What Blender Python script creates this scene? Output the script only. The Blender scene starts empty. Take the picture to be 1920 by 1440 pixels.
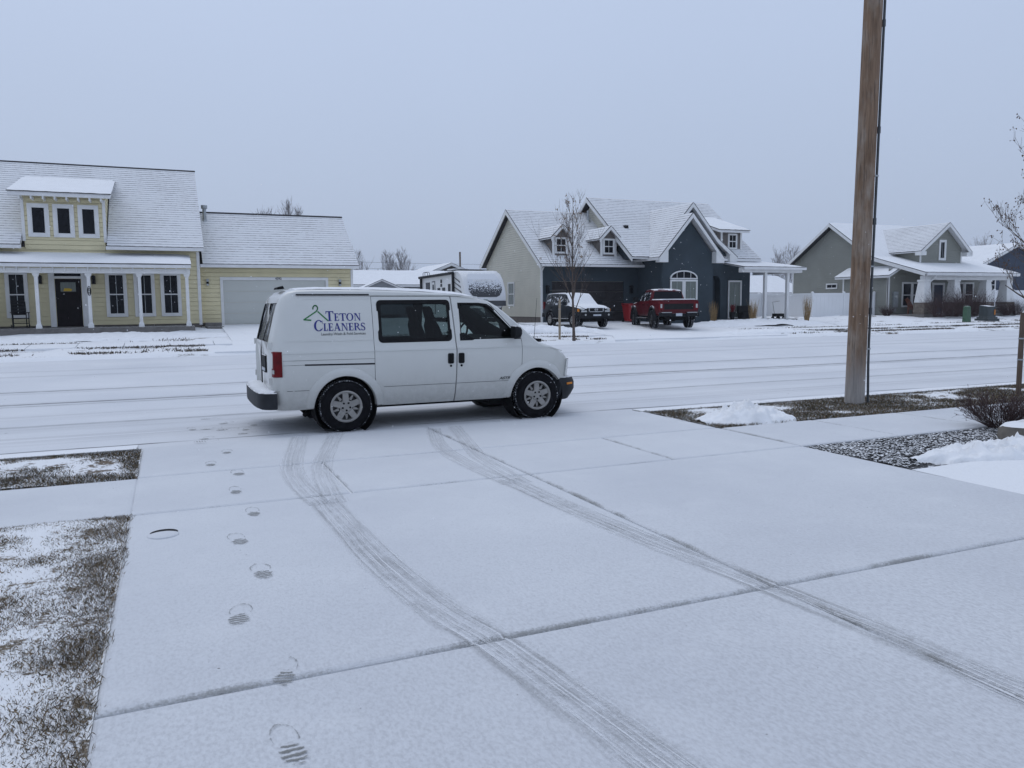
import bpy, bmesh, math, random
import numpy as np
from mathutils import Vector as V, Matrix

random.seed(7); RNG = np.random.default_rng(7)
S = bpy.context.scene
COL = S.collection

# ---------------------------------------------------------------- camera
cd = bpy.data.cameras.new('camera'); cam = bpy.data.objects.new('camera', cd); COL.objects.link(cam)
cd.sensor_width = 36.0; cd.lens = 1470 / 1920 * 36; cd.clip_start = 0.05; cd.clip_end = 3000
def _n(a): return a / np.linalg.norm(a)
_Y = _n(np.array([315 - 960, 579 - 720, 1470.0])); _X = np.array([4431 - 960, 540 - 720, 1470.0])
_X = _n(_X - _Y * _X.dot(_Y)); _Z = -np.cross(_X, _Y)
_Z = _Z if _Z[1] < 0 else -_Z
R = np.stack([_X, _Y, _Z])                    # world axes seen from the lens (x right, y down, z forward)
cam.matrix_world = Matrix(((R[0, 0], -R[0, 1], -R[0, 2], 0), (R[1, 0], -R[1, 1], -R[1, 2], 0),
                           (R[2, 0], -R[2, 1], -R[2, 2], 1.64), (0, 0, 0, 1)))
S.camera = cam

# ---------------------------------------------------------------- sky, light, exposure
SUN_EL, SUN_AZ = math.radians(62), math.radians(335)
w = bpy.data.worlds.new('World'); S.world = w; w.use_nodes = True
nt = w.node_tree; nt.nodes.clear()
o_ = nt.nodes.new('ShaderNodeOutputWorld'); bg = nt.nodes.new('ShaderNodeBackground'); bg.inputs[1].default_value = 0.1
sk = nt.nodes.new('ShaderNodeTexSky'); sk.sky_type = 'NISHITA'; sk.sun_disc = False
sk.sun_elevation = SUN_EL; sk.sun_rotation = SUN_AZ; sk.dust_density = 4; sk.air_density = 1.5
tc = nt.nodes.new('ShaderNodeTexCoord'); sp = nt.nodes.new('ShaderNodeSeparateXYZ'); nt.links.new(tc.outputs['Generated'], sp.inputs[0])
cr = nt.nodes.new('ShaderNodeValToRGB'); nt.links.new(sp.outputs['Z'], cr.inputs[0])   # overcast cloud deck: brighter overhead
cr.color_ramp.elements[0].position = 0.0; cr.color_ramp.elements[0].color = (0.428, 0.512, 0.680, 1)
cr.color_ramp.elements[1].position = 1.0; cr.color_ramp.elements[1].color = (0.66, 0.765, 0.985, 1)
e = cr.color_ramp.elements.new(0.30); e.color = (0.505, 0.602, 0.80, 1)
mu = nt.nodes.new('ShaderNodeVectorMath'); mu.operation = 'SCALE'; mu.inputs[3].default_value = 10.0
nt.links.new(cr.outputs[0], mu.inputs[0])
nz = nt.nodes.new('ShaderNodeTexNoise'); nz.inputs['Scale'].default_value = 1.6; nz.inputs['Detail'].default_value = 3
nt.links.new(tc.outputs['Generated'], nz.inputs[0])
mr = nt.nodes.new('ShaderNodeMapRange'); mr.inputs[3].default_value = 0.96; mr.inputs[4].default_value = 1.04; nt.links.new(nz.outputs[0], mr.inputs[0])
mu2 = nt.nodes.new('ShaderNodeVectorMath'); mu2.operation = 'SCALE'; nt.links.new(mu.outputs[0], mu2.inputs[0]); nt.links.new(mr.outputs[0], mu2.inputs[3])
mx = nt.nodes.new('ShaderNodeMix'); mx.data_type = 'RGBA'; mx.inputs[0].default_value = 0.92
nt.links.new(sk.outputs[0], mx.inputs[6]); nt.links.new(mu2.outputs[0], mx.inputs[7])
nt.links.new(mx.outputs[2], bg.inputs[0]); nt.links.new(bg.outputs[0], o_.inputs[0])
sl = bpy.data.lights.new('sun', 'SUN'); sl.energy = 0.5; sl.angle = math.radians(50); sl.color = (1.0, 0.985, 0.965)
so = bpy.data.objects.new('sun', sl); COL.objects.link(so)
so.rotation_euler = (math.pi / 2 - SUN_EL, 0, math.pi - SUN_AZ); so.location = (0, 0, 30)
S.view_settings.view_transform = 'Standard'; S.view_settings.look = 'None'
S.view_settings.exposure = 0.0; S.view_settings.gamma = 1.0; S.view_settings.use_curve_mapping = False
S.render.engine = 'CYCLES'; S.cycles.max_bounces = 6; S.cycles.use_denoising = True; S.cycles.transparent_max_bounces = 12

# ---------------------------------------------------------------- materials
M = {}
class NT:
    def __init__(s, name):
        s.m = bpy.data.materials.new(name); s.m.use_nodes = True; s.t = s.m.node_tree; s.t.nodes.clear()
        s.out = s.n('ShaderNodeOutputMaterial'); M[name] = s.m
    def n(s, k, **kw):
        x = s.t.nodes.new(k)
        for a, b in kw.items(): setattr(x, a, b)
        return x
    def l(s, a, b): s.t.links.new(a, b)
    def val(s, sock, v):
        if hasattr(v, 'is_output'): s.l(v, sock)
        else: sock.default_value = v
    def coord(s, kind='Object', scale=(1, 1, 1)):
        t = s.n('ShaderNodeTexCoord'); m = s.n('ShaderNodeMapping'); m.inputs['Scale'].default_value = scale
        s.l(t.outputs[kind], m.inputs[0]); return m.outputs[0]
    def pos(s, scale=(1, 1, 1)):
        t = s.n('ShaderNodeNewGeometry'); m = s.n('ShaderNodeMapping'); m.inputs['Scale'].default_value = scale
        s.l(t.outputs['Position'], m.inputs[0]); return m.outputs[0]
    def noise(s, vec, scale, detail=3, rough=0.55):
        x = s.n('ShaderNodeTexNoise'); s.l(vec, x.inputs[0]); x.inputs['Scale'].default_value = scale
        x.inputs['Detail'].default_value = detail; x.inputs['Roughness'].default_value = rough; return x.outputs[0]
    def mr(s, v, a, b, c=0.0, d=1.0, smooth=False):
        x = s.n('ShaderNodeMapRange'); s.l(v, x.inputs[0])
        if smooth: x.interpolation_type = 'SMOOTHSTEP'
        for i, q in enumerate((a, b, c, d)): x.inputs[1 + i].default_value = q
        return x.outputs[0]
    def math(s, op, a, b=0.0):
        x = s.n('ShaderNodeMath', operation=op); s.val(x.inputs[0], a); s.val(x.inputs[1], b); return x.outputs[0]
    def mix(s, f, a, b):
        x = s.n('ShaderNodeMix', data_type='RGBA'); s.val(x.inputs[0], f)
        s.val(x.inputs[6], a if hasattr(a, 'is_output') else (*a, 1)); s.val(x.inputs[7], b if hasattr(b, 'is_output') else (*b, 1)); return x.outputs[2]
    def bsdf(s, col, rough=0.6, metal=0.0, bump=None, bs=0.1, bd=0.02, spec=0.5, coat=0.0):
        p = s.n('ShaderNodeBsdfPrincipled'); s.val(p.inputs['Base Color'], col if hasattr(col, 'is_output') else (*col, 1))
        s.val(p.inputs['Roughness'], rough); p.inputs['Metallic'].default_value = metal; p.inputs['Specular IOR Level'].default_value = spec
        p.inputs['Coat Weight'].default_value = coat
        if bump is not None:
            b = s.n('ShaderNodeBump'); b.inputs['Strength'].default_value = bs; b.inputs['Distance'].default_value = bd
            s.l(bump, b.inputs['Height']); s.l(b.outputs[0], p.inputs['Normal'])
        return p.outputs[0]
    def done(s, sh): s.l(sh, s.out.inputs[0]); return s.m

SNOW = (0.78, 0.79, 0.80)
def plain(name, col, rough=0.6, var=0.12, vs=3.0, metal=0.0, bs=0.0, bscale=40.0, spec=0.5, snow=None, coat=0.0, sn=9.0, dirt=None, stretch=(1, 1, 1)):
    """colour with uneven tone; snow=(lo,hi) lays snow on faces that look up; dirt=(colour,z0,z1) grime towards the ground"""
    t = NT(name); c = t.coord('Object', stretch); n = t.noise(c, vs, 5)
    f = t.mr(n, 0.3, 0.7)
    lo = tuple(x * (1 - var) for x in col); hi = tuple(min(1, x * (1 + var)) for x in col)
    base = t.mix(f, lo, hi); rg = rough
    if dirt:
        sx = t.n('ShaderNodeSeparateXYZ'); t.l(t.pos(), sx.inputs[0])
        d = t.mr(sx.outputs[2], dirt[1], dirt[2], 1.0, 0.0, True); d = t.math('MULTIPLY', d, t.mr(t.noise(c, 14, 6, 0.7), 0.3, 0.75, 0.55, 1.0))
        base = t.mix(d, base, dirt[0])
    if snow:
        g = t.n('ShaderNodeNewGeometry'); sx = t.n('ShaderNodeSeparateXYZ'); t.l(g.outputs['Normal'], sx.inputs[0])
        k = t.math('ADD', sx.outputs[2], t.mr(t.noise(t.pos(), sn, 4), 0.25, 0.75, -0.25, 0.25))
        k = t.mr(k, snow[0], snow[1], 0, 1, True)
        base = t.mix(k, base, SNOW); rg = t.mr(k, 0, 1, rough, 0.8)
    t.done(t.bsdf(base, rg, metal, t.noise(c, bscale, 4) if bs else None, bs, 0.01, spec, coat)); return M[name]

plain('white_trim', (0.70, 0.70, 0.69), 0.5, 0.05)
plain('fascia_white', (0.68, 0.68, 0.68), 0.5, 0.06)
plain('yellow_siding', (0.66, 0.590, 0.375), 0.65, 0.07, 1.2, bs=0.05)
plain('beige_siding', (0.54, 0.52, 0.44), 0.6, 0.06, 1.0)
plain('grey_green_siding', (0.232, 0.235, 0.205), 0.6, 0.07, 1.0)
plain('navy_stucco', (0.034, 0.049, 0.061), 0.85, 0.18, 0.9, bs=0.25, bscale=30)
plain('dormer_taupe', (0.13, 0.115, 0.105), 0.7, 0.1, 2)
plain('navy_siding', (0.022, 0.035, 0.065), 0.6, 0.1, 1)
plain('slate_siding', (0.20, 0.21, 0.225), 0.6, 0.08, 1)
plain('garage_door_grey', (0.50, 0.51, 0.475), 0.45, 0.04, 0.7)
plain('garage_door_dark', (0.030, 0.027, 0.028), 0.6, 0.2, 1.5, spec=0.2)
plain('front_door_dark', (0.010, 0.007, 0.008), 0.5, 0.3, 6, spec=0.12, bs=0.1, bscale=12)
plain('window_glass', (0.008, 0.009, 0.012), 0.08, 0.3, 1.5, spec=0.14)
plain('curtain_glass', (0.15, 0.17, 0.15), 0.15, 0.22, 3.5, spec=0.4, stretch=(6, 6, 0.3))
plain('shingle_dark', (0.035, 0.033, 0.035), 0.8, 0.2, 5)
plain('foundation', (0.12, 0.105, 0.095), 0.9, 0.2, 4, bs=0.2)
plain('black_metal', (0.010, 0.010, 0.011), 0.5, 0.3, 8, spec=0.2)
plain('galvanised', (0.35, 0.37, 0.38), 0.4, 0.15, 5, metal=0.6)
plain('porch_concrete', (0.16, 0.15, 0.14), 0.9, 0.2, 4, bs=0.2, snow=(0.9, 1.25))
plain('vinyl_white', (0.76, 0.77, 0.78), 0.35, 0.03, 0.6)
plain('stone_brown', (0.16, 0.135, 0.11), 0.85, 0.35, 6, bs=0.5, bscale=14)
plain('bark_brown', (0.085, 0.062, 0.05), 0.85, 0.3, 20, bs=0.3)
plain('bark_tan', (0.13, 0.10, 0.08), 0.85, 0.3, 20)
plain('hazed_twig', (0.23, 0.215, 0.215), 0.9, 0.2, 2)  # far trees: distance haze mixed into the twig colour
plain('twig_red', (0.050, 0.026, 0.024), 0.8, 0.35, 14)
plain('berry', (0.085, 0.048, 0.030), 0.6, 0.3, 30)
plain('dry_leaf', (0.20, 0.13, 0.07), 0.8, 0.3, 30)
plain('ornamental_grass', (0.30, 0.20, 0.095), 0.8, 0.3, 12)
plain('stake_wood', (0.30, 0.24, 0.17), 0.8, 0.2, 8, stretch=(4, 4, 0.6), bs=0.2)
plain('stake_brown', (0.105, 0.075, 0.055), 0.85, 0.25, 8, stretch=(6, 6, 0.6), bs=0.3)
plain('conduit', (0.05, 0.056, 0.062), 0.5, 0.2, 3)
plain('utility_green', (0.045, 0.105, 0.06), 0.5, 0.15, 5, snow=(0.8, 1.0))
plain('utility_dark', (0.03, 0.04, 0.042), 0.55, 0.2, 5, snow=(0.8, 1.0))
plain('bin_red', (0.30, 0.014, 0.018), 0.45, 0.1, 3)
plain('chair_brown', (0.16, 0.06, 0.035), 0.6, 0.2, 6)
plain('yellow_sign', (0.55, 0.36, 0.02), 0.6, 0.1)
plain('snow_heap', (0.80, 0.81, 0.82), 0.85, 0.05, 5, bs=0.35, bscale=9)
plain('boulder', (0.15, 0.135, 0.115), 0.9, 0.3, 5, bs=0.5, bscale=12, snow=(0.55, 0.75), sn=5)
plain('stone_bit', (0.055, 0.053, 0.054), 0.8, 0.5, 12, snow=(0.72, 0.98), sn=16)
plain('kerb_concrete', (0.42, 0.42, 0.41), 0.9, 0.15, 3, snow=(0.55, 0.9), sn=3)
plain('flake', (0.9, 0.9, 0.92), 0.9, 0.0)
plain('black_hole', (0.004, 0.004, 0.005), 0.9, 0.0)
plain('grey_sticker', (0.10, 0.105, 0.10), 0.6, 0.05)
plain('blue_sticker', (0.012, 0.016, 0.185), 0.45, 0.06, 20)
plain('green_sticker', (0.012, 0.16, 0.036), 0.45, 0.1, 20)
# vehicles
plain('van_paint', (0.585, 0.59, 0.565), 0.3, 0.03, 1.5, coat=0.8, dirt=((0.33, 0.325, 0.305), 0.2, 1.0))
plain('van_plastic', (0.022, 0.024, 0.028), 0.6, 0.2, 6, spec=0.25, snow=(0.75, 1.05), sn=20)
plain('rubber', (0.009, 0.009, 0.010), 0.8, 0.3, 10, spec=0.2)
plain('panel_gap', (0.012, 0.012, 0.016), 0.8, 0.0)
plain('seat_fabric', (0.035, 0.037, 0.042), 0.9, 0.2, 8)
plain('interior', (0.055, 0.058, 0.062), 0.8, 0.2, 4)
plain('tyre', (0.007, 0.007, 0.009), 0.85, 0.4, 14, bs=0.2, spec=0.15)
plain('alloy', (0.28, 0.27, 0.255), 0.42, 0.12, 12, metal=0.35)
plain('dark_alloy', (0.02, 0.02, 0.022), 0.5, 0.2, 10)
plain('tail_red', (0.13, 0.003, 0.006), 0.3, 0.35, 8, spec=0.2)
plain('amber', (0.55, 0.19, 0.02), 0.25, 0.1)
plain('lens_clear', (0.42, 0.43, 0.42), 0.15, 0.15, 12)
plain('suv_paint', (0.006, 0.009, 0.013), 0.3, 0.2, 2, snow=(0.35, 0.62), sn=3, spec=0.25)
plain('truck_paint', (0.085, 0.004, 0.008), 0.3, 0.1, 2, snow=(0.80, 0.98), sn=3, spec=0.25)
plain('dark_plastic', (0.010, 0.011, 0.013), 0.65, 0.2, 5, spec=0.2, snow=(0.7, 1.0), sn=5)
plain('silver', (0.45, 0.46, 0.47), 0.35, 0.1, 5, metal=0.5)
plain('trailer_white', (0.66, 0.67, 0.68), 0.35, 0.03, 1, snow=(0.75, 1.0))
plain('decal_dark', (0.05, 0.052, 0.058), 0.4, 0.1, 2)
plain('plate_white', (0.45, 0.48, 0.52), 0.4, 0.25, 25)

def m_tinted(name, col, gl=0.02):
    t = NT(name); tr = t.n('ShaderNodeBsdfTransparent'); tr.inputs[0].default_value = (*col, 1)
    g = t.n('ShaderNodeBsdfGlossy'); g.inputs['Roughness'].default_value = gl; g.inputs[0].default_value = (0.8, 0.8, 0.8, 1)
    f = t.n('ShaderNodeFresnel'); f.inputs[0].default_value = 1.38
    m = t.n('ShaderNodeMixShader'); t.l(f.outputs[0], m.inputs[0]); t.l(tr.outputs[0], m.inputs[1]); t.l(g.outputs[0], m.inputs[2]); t.done(m.outputs[0])
m_tinted('tinted_glass', (0.26, 0.31, 0.31)); m_tinted('door_glass', (0.56, 0.64, 0.62))

def m_frosty(name, glass=(0.012, 0.014, 0.018), thr=(0.45, 0.55), sc=7.0, zfade=None, st=(1, 1, 1)):
    """glass half covered by blown snow"""
    t = NT(name); n = t.noise(t.coord('Object', st), sc, 5)
    if zfade:
        sx = t.n('ShaderNodeSeparateXYZ'); t.l(t.coord(), sx.inputs[0]); n = t.math('ADD', n, t.mr(sx.outputs[2], zfade[0], zfade[1], zfade[2], zfade[3]))
    k = t.mr(n, thr[0], thr[1], 0, 1, True)
    t.done(t.bsdf(t.mix(k, glass, (0.62, 0.64, 0.67)), t.mr(k, 0, 1, 0.1, 0.8)))
m_frosty('frosted_glass', thr=(0.53, 0.63), sc=6); m_frosty('rear_van_glass', (0.05, 0.055, 0.06), (0.50, 0.72), 3.5, st=(1, 3, 1))
m_frosty('trailer_window', (0.028, 0.030, 0.034), (0.47, 0.58), 16.0, (1.55, 2.75, -0.20, 0.30))

def m_tyre_snow():
    t = NT('tyre_tread'); n = t.noise(t.coord(), 45, 3); k = t.mr(n, 0.52, 0.60)
    t.done(t.bsdf(t.mix(k, (0.012, 0.012, 0.014), (0.55, 0.57, 0.6)), 0.8))
m_tyre_snow()

def m_pole():
    t = NT('pole_wood'); c = t.coord('Object', (7, 7, 0.45)); n = t.noise(c, 3.0, 8, 0.65)
    a = t.mix(t.mr(n, 0.3, 0.72), (0.125, 0.075, 0.044), (0.27, 0.18, 0.118))
    k = t.noise(t.coord('Object', (2.2, 2.2, 0.8)), 2.4, 4); a = t.mix(t.mr(k, 0.46, 0.70, 0, 0.75), a, (0.33, 0.285, 0.24))
    cr_ = t.noise(t.coord('Object', (38, 38, 0.9)), 2.0, 3); a = t.mix(t.mr(cr_, 0.60, 0.66, 0, 0.75), a, (0.05, 0.034, 0.026))
    sx = t.n('ShaderNodeSeparateXYZ'); t.l(t.coord(), sx.inputs[0])
    wea = t.mr(t.math('ADD', sx.outputs[2], t.mr(n, 0, 1, -0.5, 0.5)), 0.1, 1.05, 0.85, 0.0, True)
    a = t.mix(wea, a, t.mix(t.mr(n, 0.35, 0.65), (0.29, 0.275, 0.26), (0.47, 0.45, 0.43)))
    t.done(t.bsdf(a, 0.85, 0, t.math('ADD', n, t.mr(cr_, 0.5, 0.7, 0, -1.2)), 0.6, 0.015))
m_pole()

def m_roof():
    t = NT('snowy_shingles'); u = t.n('ShaderNodeUVMap'); sx = t.n('ShaderNodeSeparateXYZ'); t.l(u.outputs[0], sx.inputs[0])
    fr = t.math('FRACT', sx.outputs[1])
    n = t.noise(t.pos((1.0, 1, 1)), 5.0, 4); n2 = t.noise(t.pos(), 0.45, 3)
    w_ = t.math('ADD', t.mr(n, 0.3, 0.7, -0.09, 0.15), t.mr(n2, 0.35, 0.7, -0.09, 0.10))
    k = t.mr(t.math('SUBTRACT', fr, w_), -0.06, 0.10, 1.0, 0.0, True)
    top = t.mr(t.noise(t.pos(), 30, 3), 0.3, 0.7, 0.0, 0.12)
    base = t.mix(k, t.mix(top, (0.72, 0.73, 0.74), (0.35, 0.35, 0.36)), (0.37, 0.365, 0.37))
    t.done(t.bsdf(base, 0.85))
m_roof()
plain('roof_snow', (0.78, 0.79, 0.80), 0.85, 0.03, 1.5, bs=0.15, bscale=5)

def m_driveway():
    t = NT('snowy_concrete'); p = t.pos()
    big = t.noise(p, 0.6, 4); fine = t.noise(t.pos((1.0, 0.55, 1)), 60, 4, 0.7); mid = t.noise(t.pos((1, 0.7, 1)), 9, 5, 0.65)
    col = t.mix(t.mr(big, 0.3, 0.7), (0.575, 0.59, 0.615), (0.655, 0.67, 0.685))
    sy = t.n('ShaderNodeSeparateXYZ'); t.l(p, sy.inputs[0]); thin = t.mr(sy.outputs[1], 1.5, 6.5, 1.0, 0.0, True)   # stronger grey speckle towards the house
    col = t.mix(t.math('MULTIPLY', thin, t.mr(fine, 0.38, 0.62, 0.05, 0.75)), col, (0.47, 0.475, 0.49))
    col = t.mix(t.mr(fine, 0.52, 0.72, 0, 0.30), col, (0.43, 0.44, 0.455))
    col = t.mix(t.mr(mid, 0.55, 0.80, 0, 0.20), col, (0.46, 0.47, 0.48))
    col = t.mix(t.mr(t.noise(p, 1.9, 5, 0.6), 0.55, 0.75, 0, 0.35), col, (0.70, 0.71, 0.72)); col = t.mix(t.mr(t.noise(p, 26, 2), 0.775, 0.80, 0, 0.8), col, (0.10, 0.09, 0.08))
    a = t.n('ShaderNodeAttribute', attribute_name='wear'); wn = t.noise(t.pos(), 70, 4, 0.7); wb = t.noise(t.pos(), 2.2, 3)
    k = t.math('MULTIPLY', a.outputs['Fac'], t.mr(wb, 0.3, 0.65, 0.15, 1.1))
    k = t.math('ADD', k, t.mr(wn, 0.25, 0.75, -0.36, 0.30)); k = t.mr(k, 0.40, 0.85, 0, 0.78)
    col = t.mix(k, col, (0.235, 0.235, 0.225))
    t.done(t.bsdf(col, 0.85, 0, t.math('ADD', fine, t.math('MULTIPLY', mid, 1.5)), 0.28, 0.01, spec=0.3))
m_driveway()

def m_road():
    t = NT('snowy_asphalt'); p = t.pos(); sx = t.n('ShaderNodeSeparateXYZ'); t.l(p, sx.inputs[0])
    wob = t.noise(t.pos((0.05, 0, 0)), 1.0, 3); y = t.math('ADD', sx.outputs[1], t.mr(wob, 0, 1, -0.7, 0.7))
    y = t.math('ADD', y, t.mr(t.noise(t.pos((0.6, 3.0, 1)), 1.5, 2), 0, 1, -0.06, 0.06))
    def lines(Ys, wd):
        tot = None
        for yy, am in Ys:
            d = t.math('ABSOLUTE', t.math('SUBTRACT', y, yy)); v = t.mr(d, wd * 0.35, wd, am, 0.0, True)
            tot = v if tot is None else t.math('MAXIMUM', tot, v)
        return tot
    A = lines([(22.4, .35), (24.2, .28), (18.22, .80), (15.82, 1.0), (15.48, .45), (13.95, .22), (12.75, .5)], 0.12)
    B = lines([(24.2, .25), (22.4, .25), (18.1, .5), (15.7, .6), (13.8, .30), (12.5, .4), (11.4, .45)], 0.55)
    E_ = lines([(10.46, 1.0)], 0.045)
    st = t.noise(t.pos((0.10, 5.0, 1)), 2.0, 6, 0.7); st2 = t.noise(t.pos((1.2, 9.0, 1)), 2.5, 4)
    k = t.math('MULTIPLY', A, t.mr(st2, 0.30, 0.55, 0.15, 1.0))
    k = t.math('MAXIMUM', k, t.math('MULTIPLY', B, t.mr(st, 0.42, 0.70, 0.0, 0.8)))
    k = t.math('MAXIMUM', k, t.math('MULTIPLY', E_, t.mr(t.noise(t.pos((0.25, 1, 1)), 2, 3), 0.42, 0.56, 0.1, 0.95)))
    sp_ = t.noise(p, 5.5, 2); k = t.math('MAXIMUM', k, t.mr(sp_, 0.765, 0.79, 0, 0.9))
    fine = t.noise(t.pos((0.7, 1, 1)), 40, 4, 0.7)
    col = t.mix(t.mr(t.noise(p, 0.35, 4), 0.3, 0.7), (0.60, 0.615, 0.64), (0.69, 0.70, 0.715)); col = t.mix(t.mr(fine, 0.5, 0.75, 0, 0.25), col, (0.45, 0.46, 0.47))
    col = t.mix(t.math('MULTIPLY', k, 0.9), col, (0.11, 0.11, 0.115))
    t.done(t.bsdf(col, 0.85, 0, t.math('ADD', fine, t.math('MULTIPLY', k, -3.0)), 0.25, 0.012, spec=0.3))
m_road()

def m_lawn(name, cover, soil=(0.105, 0.082, 0.058), sc=(0.55, 1.2, 1)):
    """snow over dormant turf; cover sets how much turf shows"""
    t = NT(name); n = t.noise(t.pos(sc), 1.1, 6, 0.68); f = t.noise(t.pos(), 26, 4, 0.7)
    k = t.math('ADD', n, t.mr(f, 0.25, 0.75, -0.11, 0.11)); k = t.mr(k, cover, cover + 0.07)
    g = t.mix(t.mr(t.noise(t.pos(), 60, 3), 0.3, 0.7), tuple(x * 0.55 for x in soil), tuple(x * 1.5 for x in soil))
    t.done(t.bsdf(t.mix(k, (0.79, 0.80, 0.81), g), 0.9, 0, t.math('ADD', t.math('MULTIPLY', n, 4), f), 0.5, 0.02, spec=0.2))
m_lawn('snowy_lawn', 0.605); m_lawn('patchy_lawn', 0.555, (0.17, 0.14, 0.105), (3.5, 3.5, 1)); m_lawn('verge_lawn', 0.53, (0.15, 0.12, 0.09), (3, 3, 1)); m_lawn('gravel_ground', 0.40, (0.05, 0.05, 0.052))
m_lawn('deep_snow', 0.74)

def m_track(name, dens, dark):
    """streaks of bared concrete and packed snow left by a tyre; u across, v along in metres"""
    t = NT(name); u = t.n('ShaderNodeUVMap'); sx = t.n('ShaderNodeSeparateXYZ'); t.l(u.outputs[0], sx.inputs[0]); U, W = sx.outputs[0], sx.outputs[1]
    Uw = t.math('ADD', U, t.mr(t.noise(t.pos(), 1.6, 2), 0, 1, -0.05, 0.05))
    def st(a, b, o):
        cx = t.n('ShaderNodeCombineXYZ'); t.l(t.math('MULTIPLY', Uw, a), cx.inputs[0]); t.l(t.math('MULTIPLY', W, b), cx.inputs[1]); cx.inputs[2].default_value = o; return t.noise(cx.outputs[0], 1.0, 5, 0.7)
    n = st(10.0, 0.45, 0); n2 = st(17.0, 0.7, 7.0); fn = t.noise(t.pos(), 60, 4, 0.75); gr = t.noise(t.pos(), 7, 4, 0.7)
    k = t.math('ADD', n, t.mr(fn, 0.25, 0.75, -0.15, 0.15)); k = t.math('ADD', k, t.mr(gr, 0.3, 0.7, -0.08, 0.08))
    e = t.mr(t.math('ADD', t.math('ABSOLUTE', t.math('SUBTRACT', U, 0.5)), t.mr(gr, 0.2, 0.8, -0.09, 0.09)), 0.34, 0.5, 1.0, 0.0, True)
    k = t.math('MULTIPLY', t.math('MULTIPLY', t.mr(k, dens, dens + 0.34), e), dark)
    wh = t.math('MULTIPLY', t.math('MULTIPLY', t.mr(t.math('ADD', n2, t.mr(fn, 0.25, 0.75, -0.08, 0.08)), 0.50, 0.62), e), 0.75)
    tr = t.n('ShaderNodeBsdfTransparent'); b = t.bsdf((0.24, 0.24, 0.232), 0.85); w2 = t.bsdf((0.76, 0.77, 0.785), 0.8)
    ms = t.n('ShaderNodeMixShader'); t.l(k, ms.inputs[0]); t.l(tr.outputs[0], ms.inputs[1]); t.l(b, ms.inputs[2])
    m2 = t.n('ShaderNodeMixShader'); t.l(wh, m2.inputs[0]); t.l(ms.outputs[0], m2.inputs[1]); t.l(w2, m2.inputs[2]); t.done(m2.outputs[0])
m_track('tyre_track', 0.42, 0.54); m_track('tyre_track_faint', 0.42, 0.38)

def m_foot():
    """a boot print: heel bared in patches, toe only ringed"""
    t = NT('footprint_wear'); u = t.n('ShaderNodeUVMap'); sx = t.n('ShaderNodeSeparateXYZ'); t.l(u.outputs[0], sx.inputs[0]); U, W = sx.outputs[0], sx.outputs[1]
    rd = t.n('ShaderNodeObjectInfo').outputs['Random']
    def ell(cx_, cy_, a, b):
        dx = t.math('DIVIDE', t.math('SUBTRACT', U, cx_), a); dy = t.math('DIVIDE', t.math('SUBTRACT', W, cy_), b)
        return t.math('SQRT', t.math('ADD', t.math('MULTIPLY', dx, dx), t.math('MULTIPLY', dy, dy)))
    pn = t.noise(t.pos(), 34, 5, 0.75); bn = t.noise(t.pos((1, 1, 1)), 11, 3)
    sole = t.mr(t.math('ADD', ell(0.5, 0.30, 0.34, 0.24), t.mr(pn, 0.2, 0.8, -0.45, 0.45)), 0.86, 1.0, 1.0, 0.0)
    ang = t.math('ADD', t.math('MULTIPLY', W, t.mr(rd, 0, 1, 62, 84)), t.math('MULTIPLY', U, t.mr(rd, 0, 1, 6, -7)))
    tread = t.math('ADD', t.math('SINE', t.math('ADD', ang, t.mr(bn, 0, 1, -5, 5))), t.mr(pn, 0.2, 0.8, -0.9, 0.9)); tread = t.mr(tread, -0.35, 0.25)
    ring = t.math('ABSOLUTE', t.math('SUBTRACT', ell(0.5, 0.66, 0.36, 0.28), t.mr(bn, 0, 1, 0.85, 1.1))); ring = t.mr(t.math('ADD', ring, t.mr(pn, 0.2, 0.8, -0.10, 0.10)), 0.0, 0.07, 1.0, 0.0)
    ring = t.math('MULTIPLY', t.math('MULTIPLY', ring, t.math('GREATER_THAN', W, 0.56)), t.mr(t.math('ADD', bn, t.mr(rd, 0, 1, -0.04, 0.10)), 0.42, 0.50))
    k = t.math('MAXIMUM', t.math('MULTIPLY', sole, tread), t.math('MULTIPLY', ring, 0.85))
    tr = t.n('ShaderNodeBsdfTransparent'); b = t.bsdf((0.19, 0.19, 0.178), 0.85); ms = t.n('ShaderNodeMixShader')
    t.l(t.math('MULTIPLY', k, 0.70), ms.inputs[0]); t.l(tr.outputs[0], ms.inputs[1]); t.l(b, ms.inputs[2]); t.done(ms.outputs[0])
m_foot()

def m_attr(name, rough=0.8):
    t = NT(name); a = t.n('ShaderNodeAttribute', attribute_name='tone'); t.done(t.bsdf(a.outputs['Color'], rough, spec=0.2))
m_attr('grass_blades')

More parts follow.
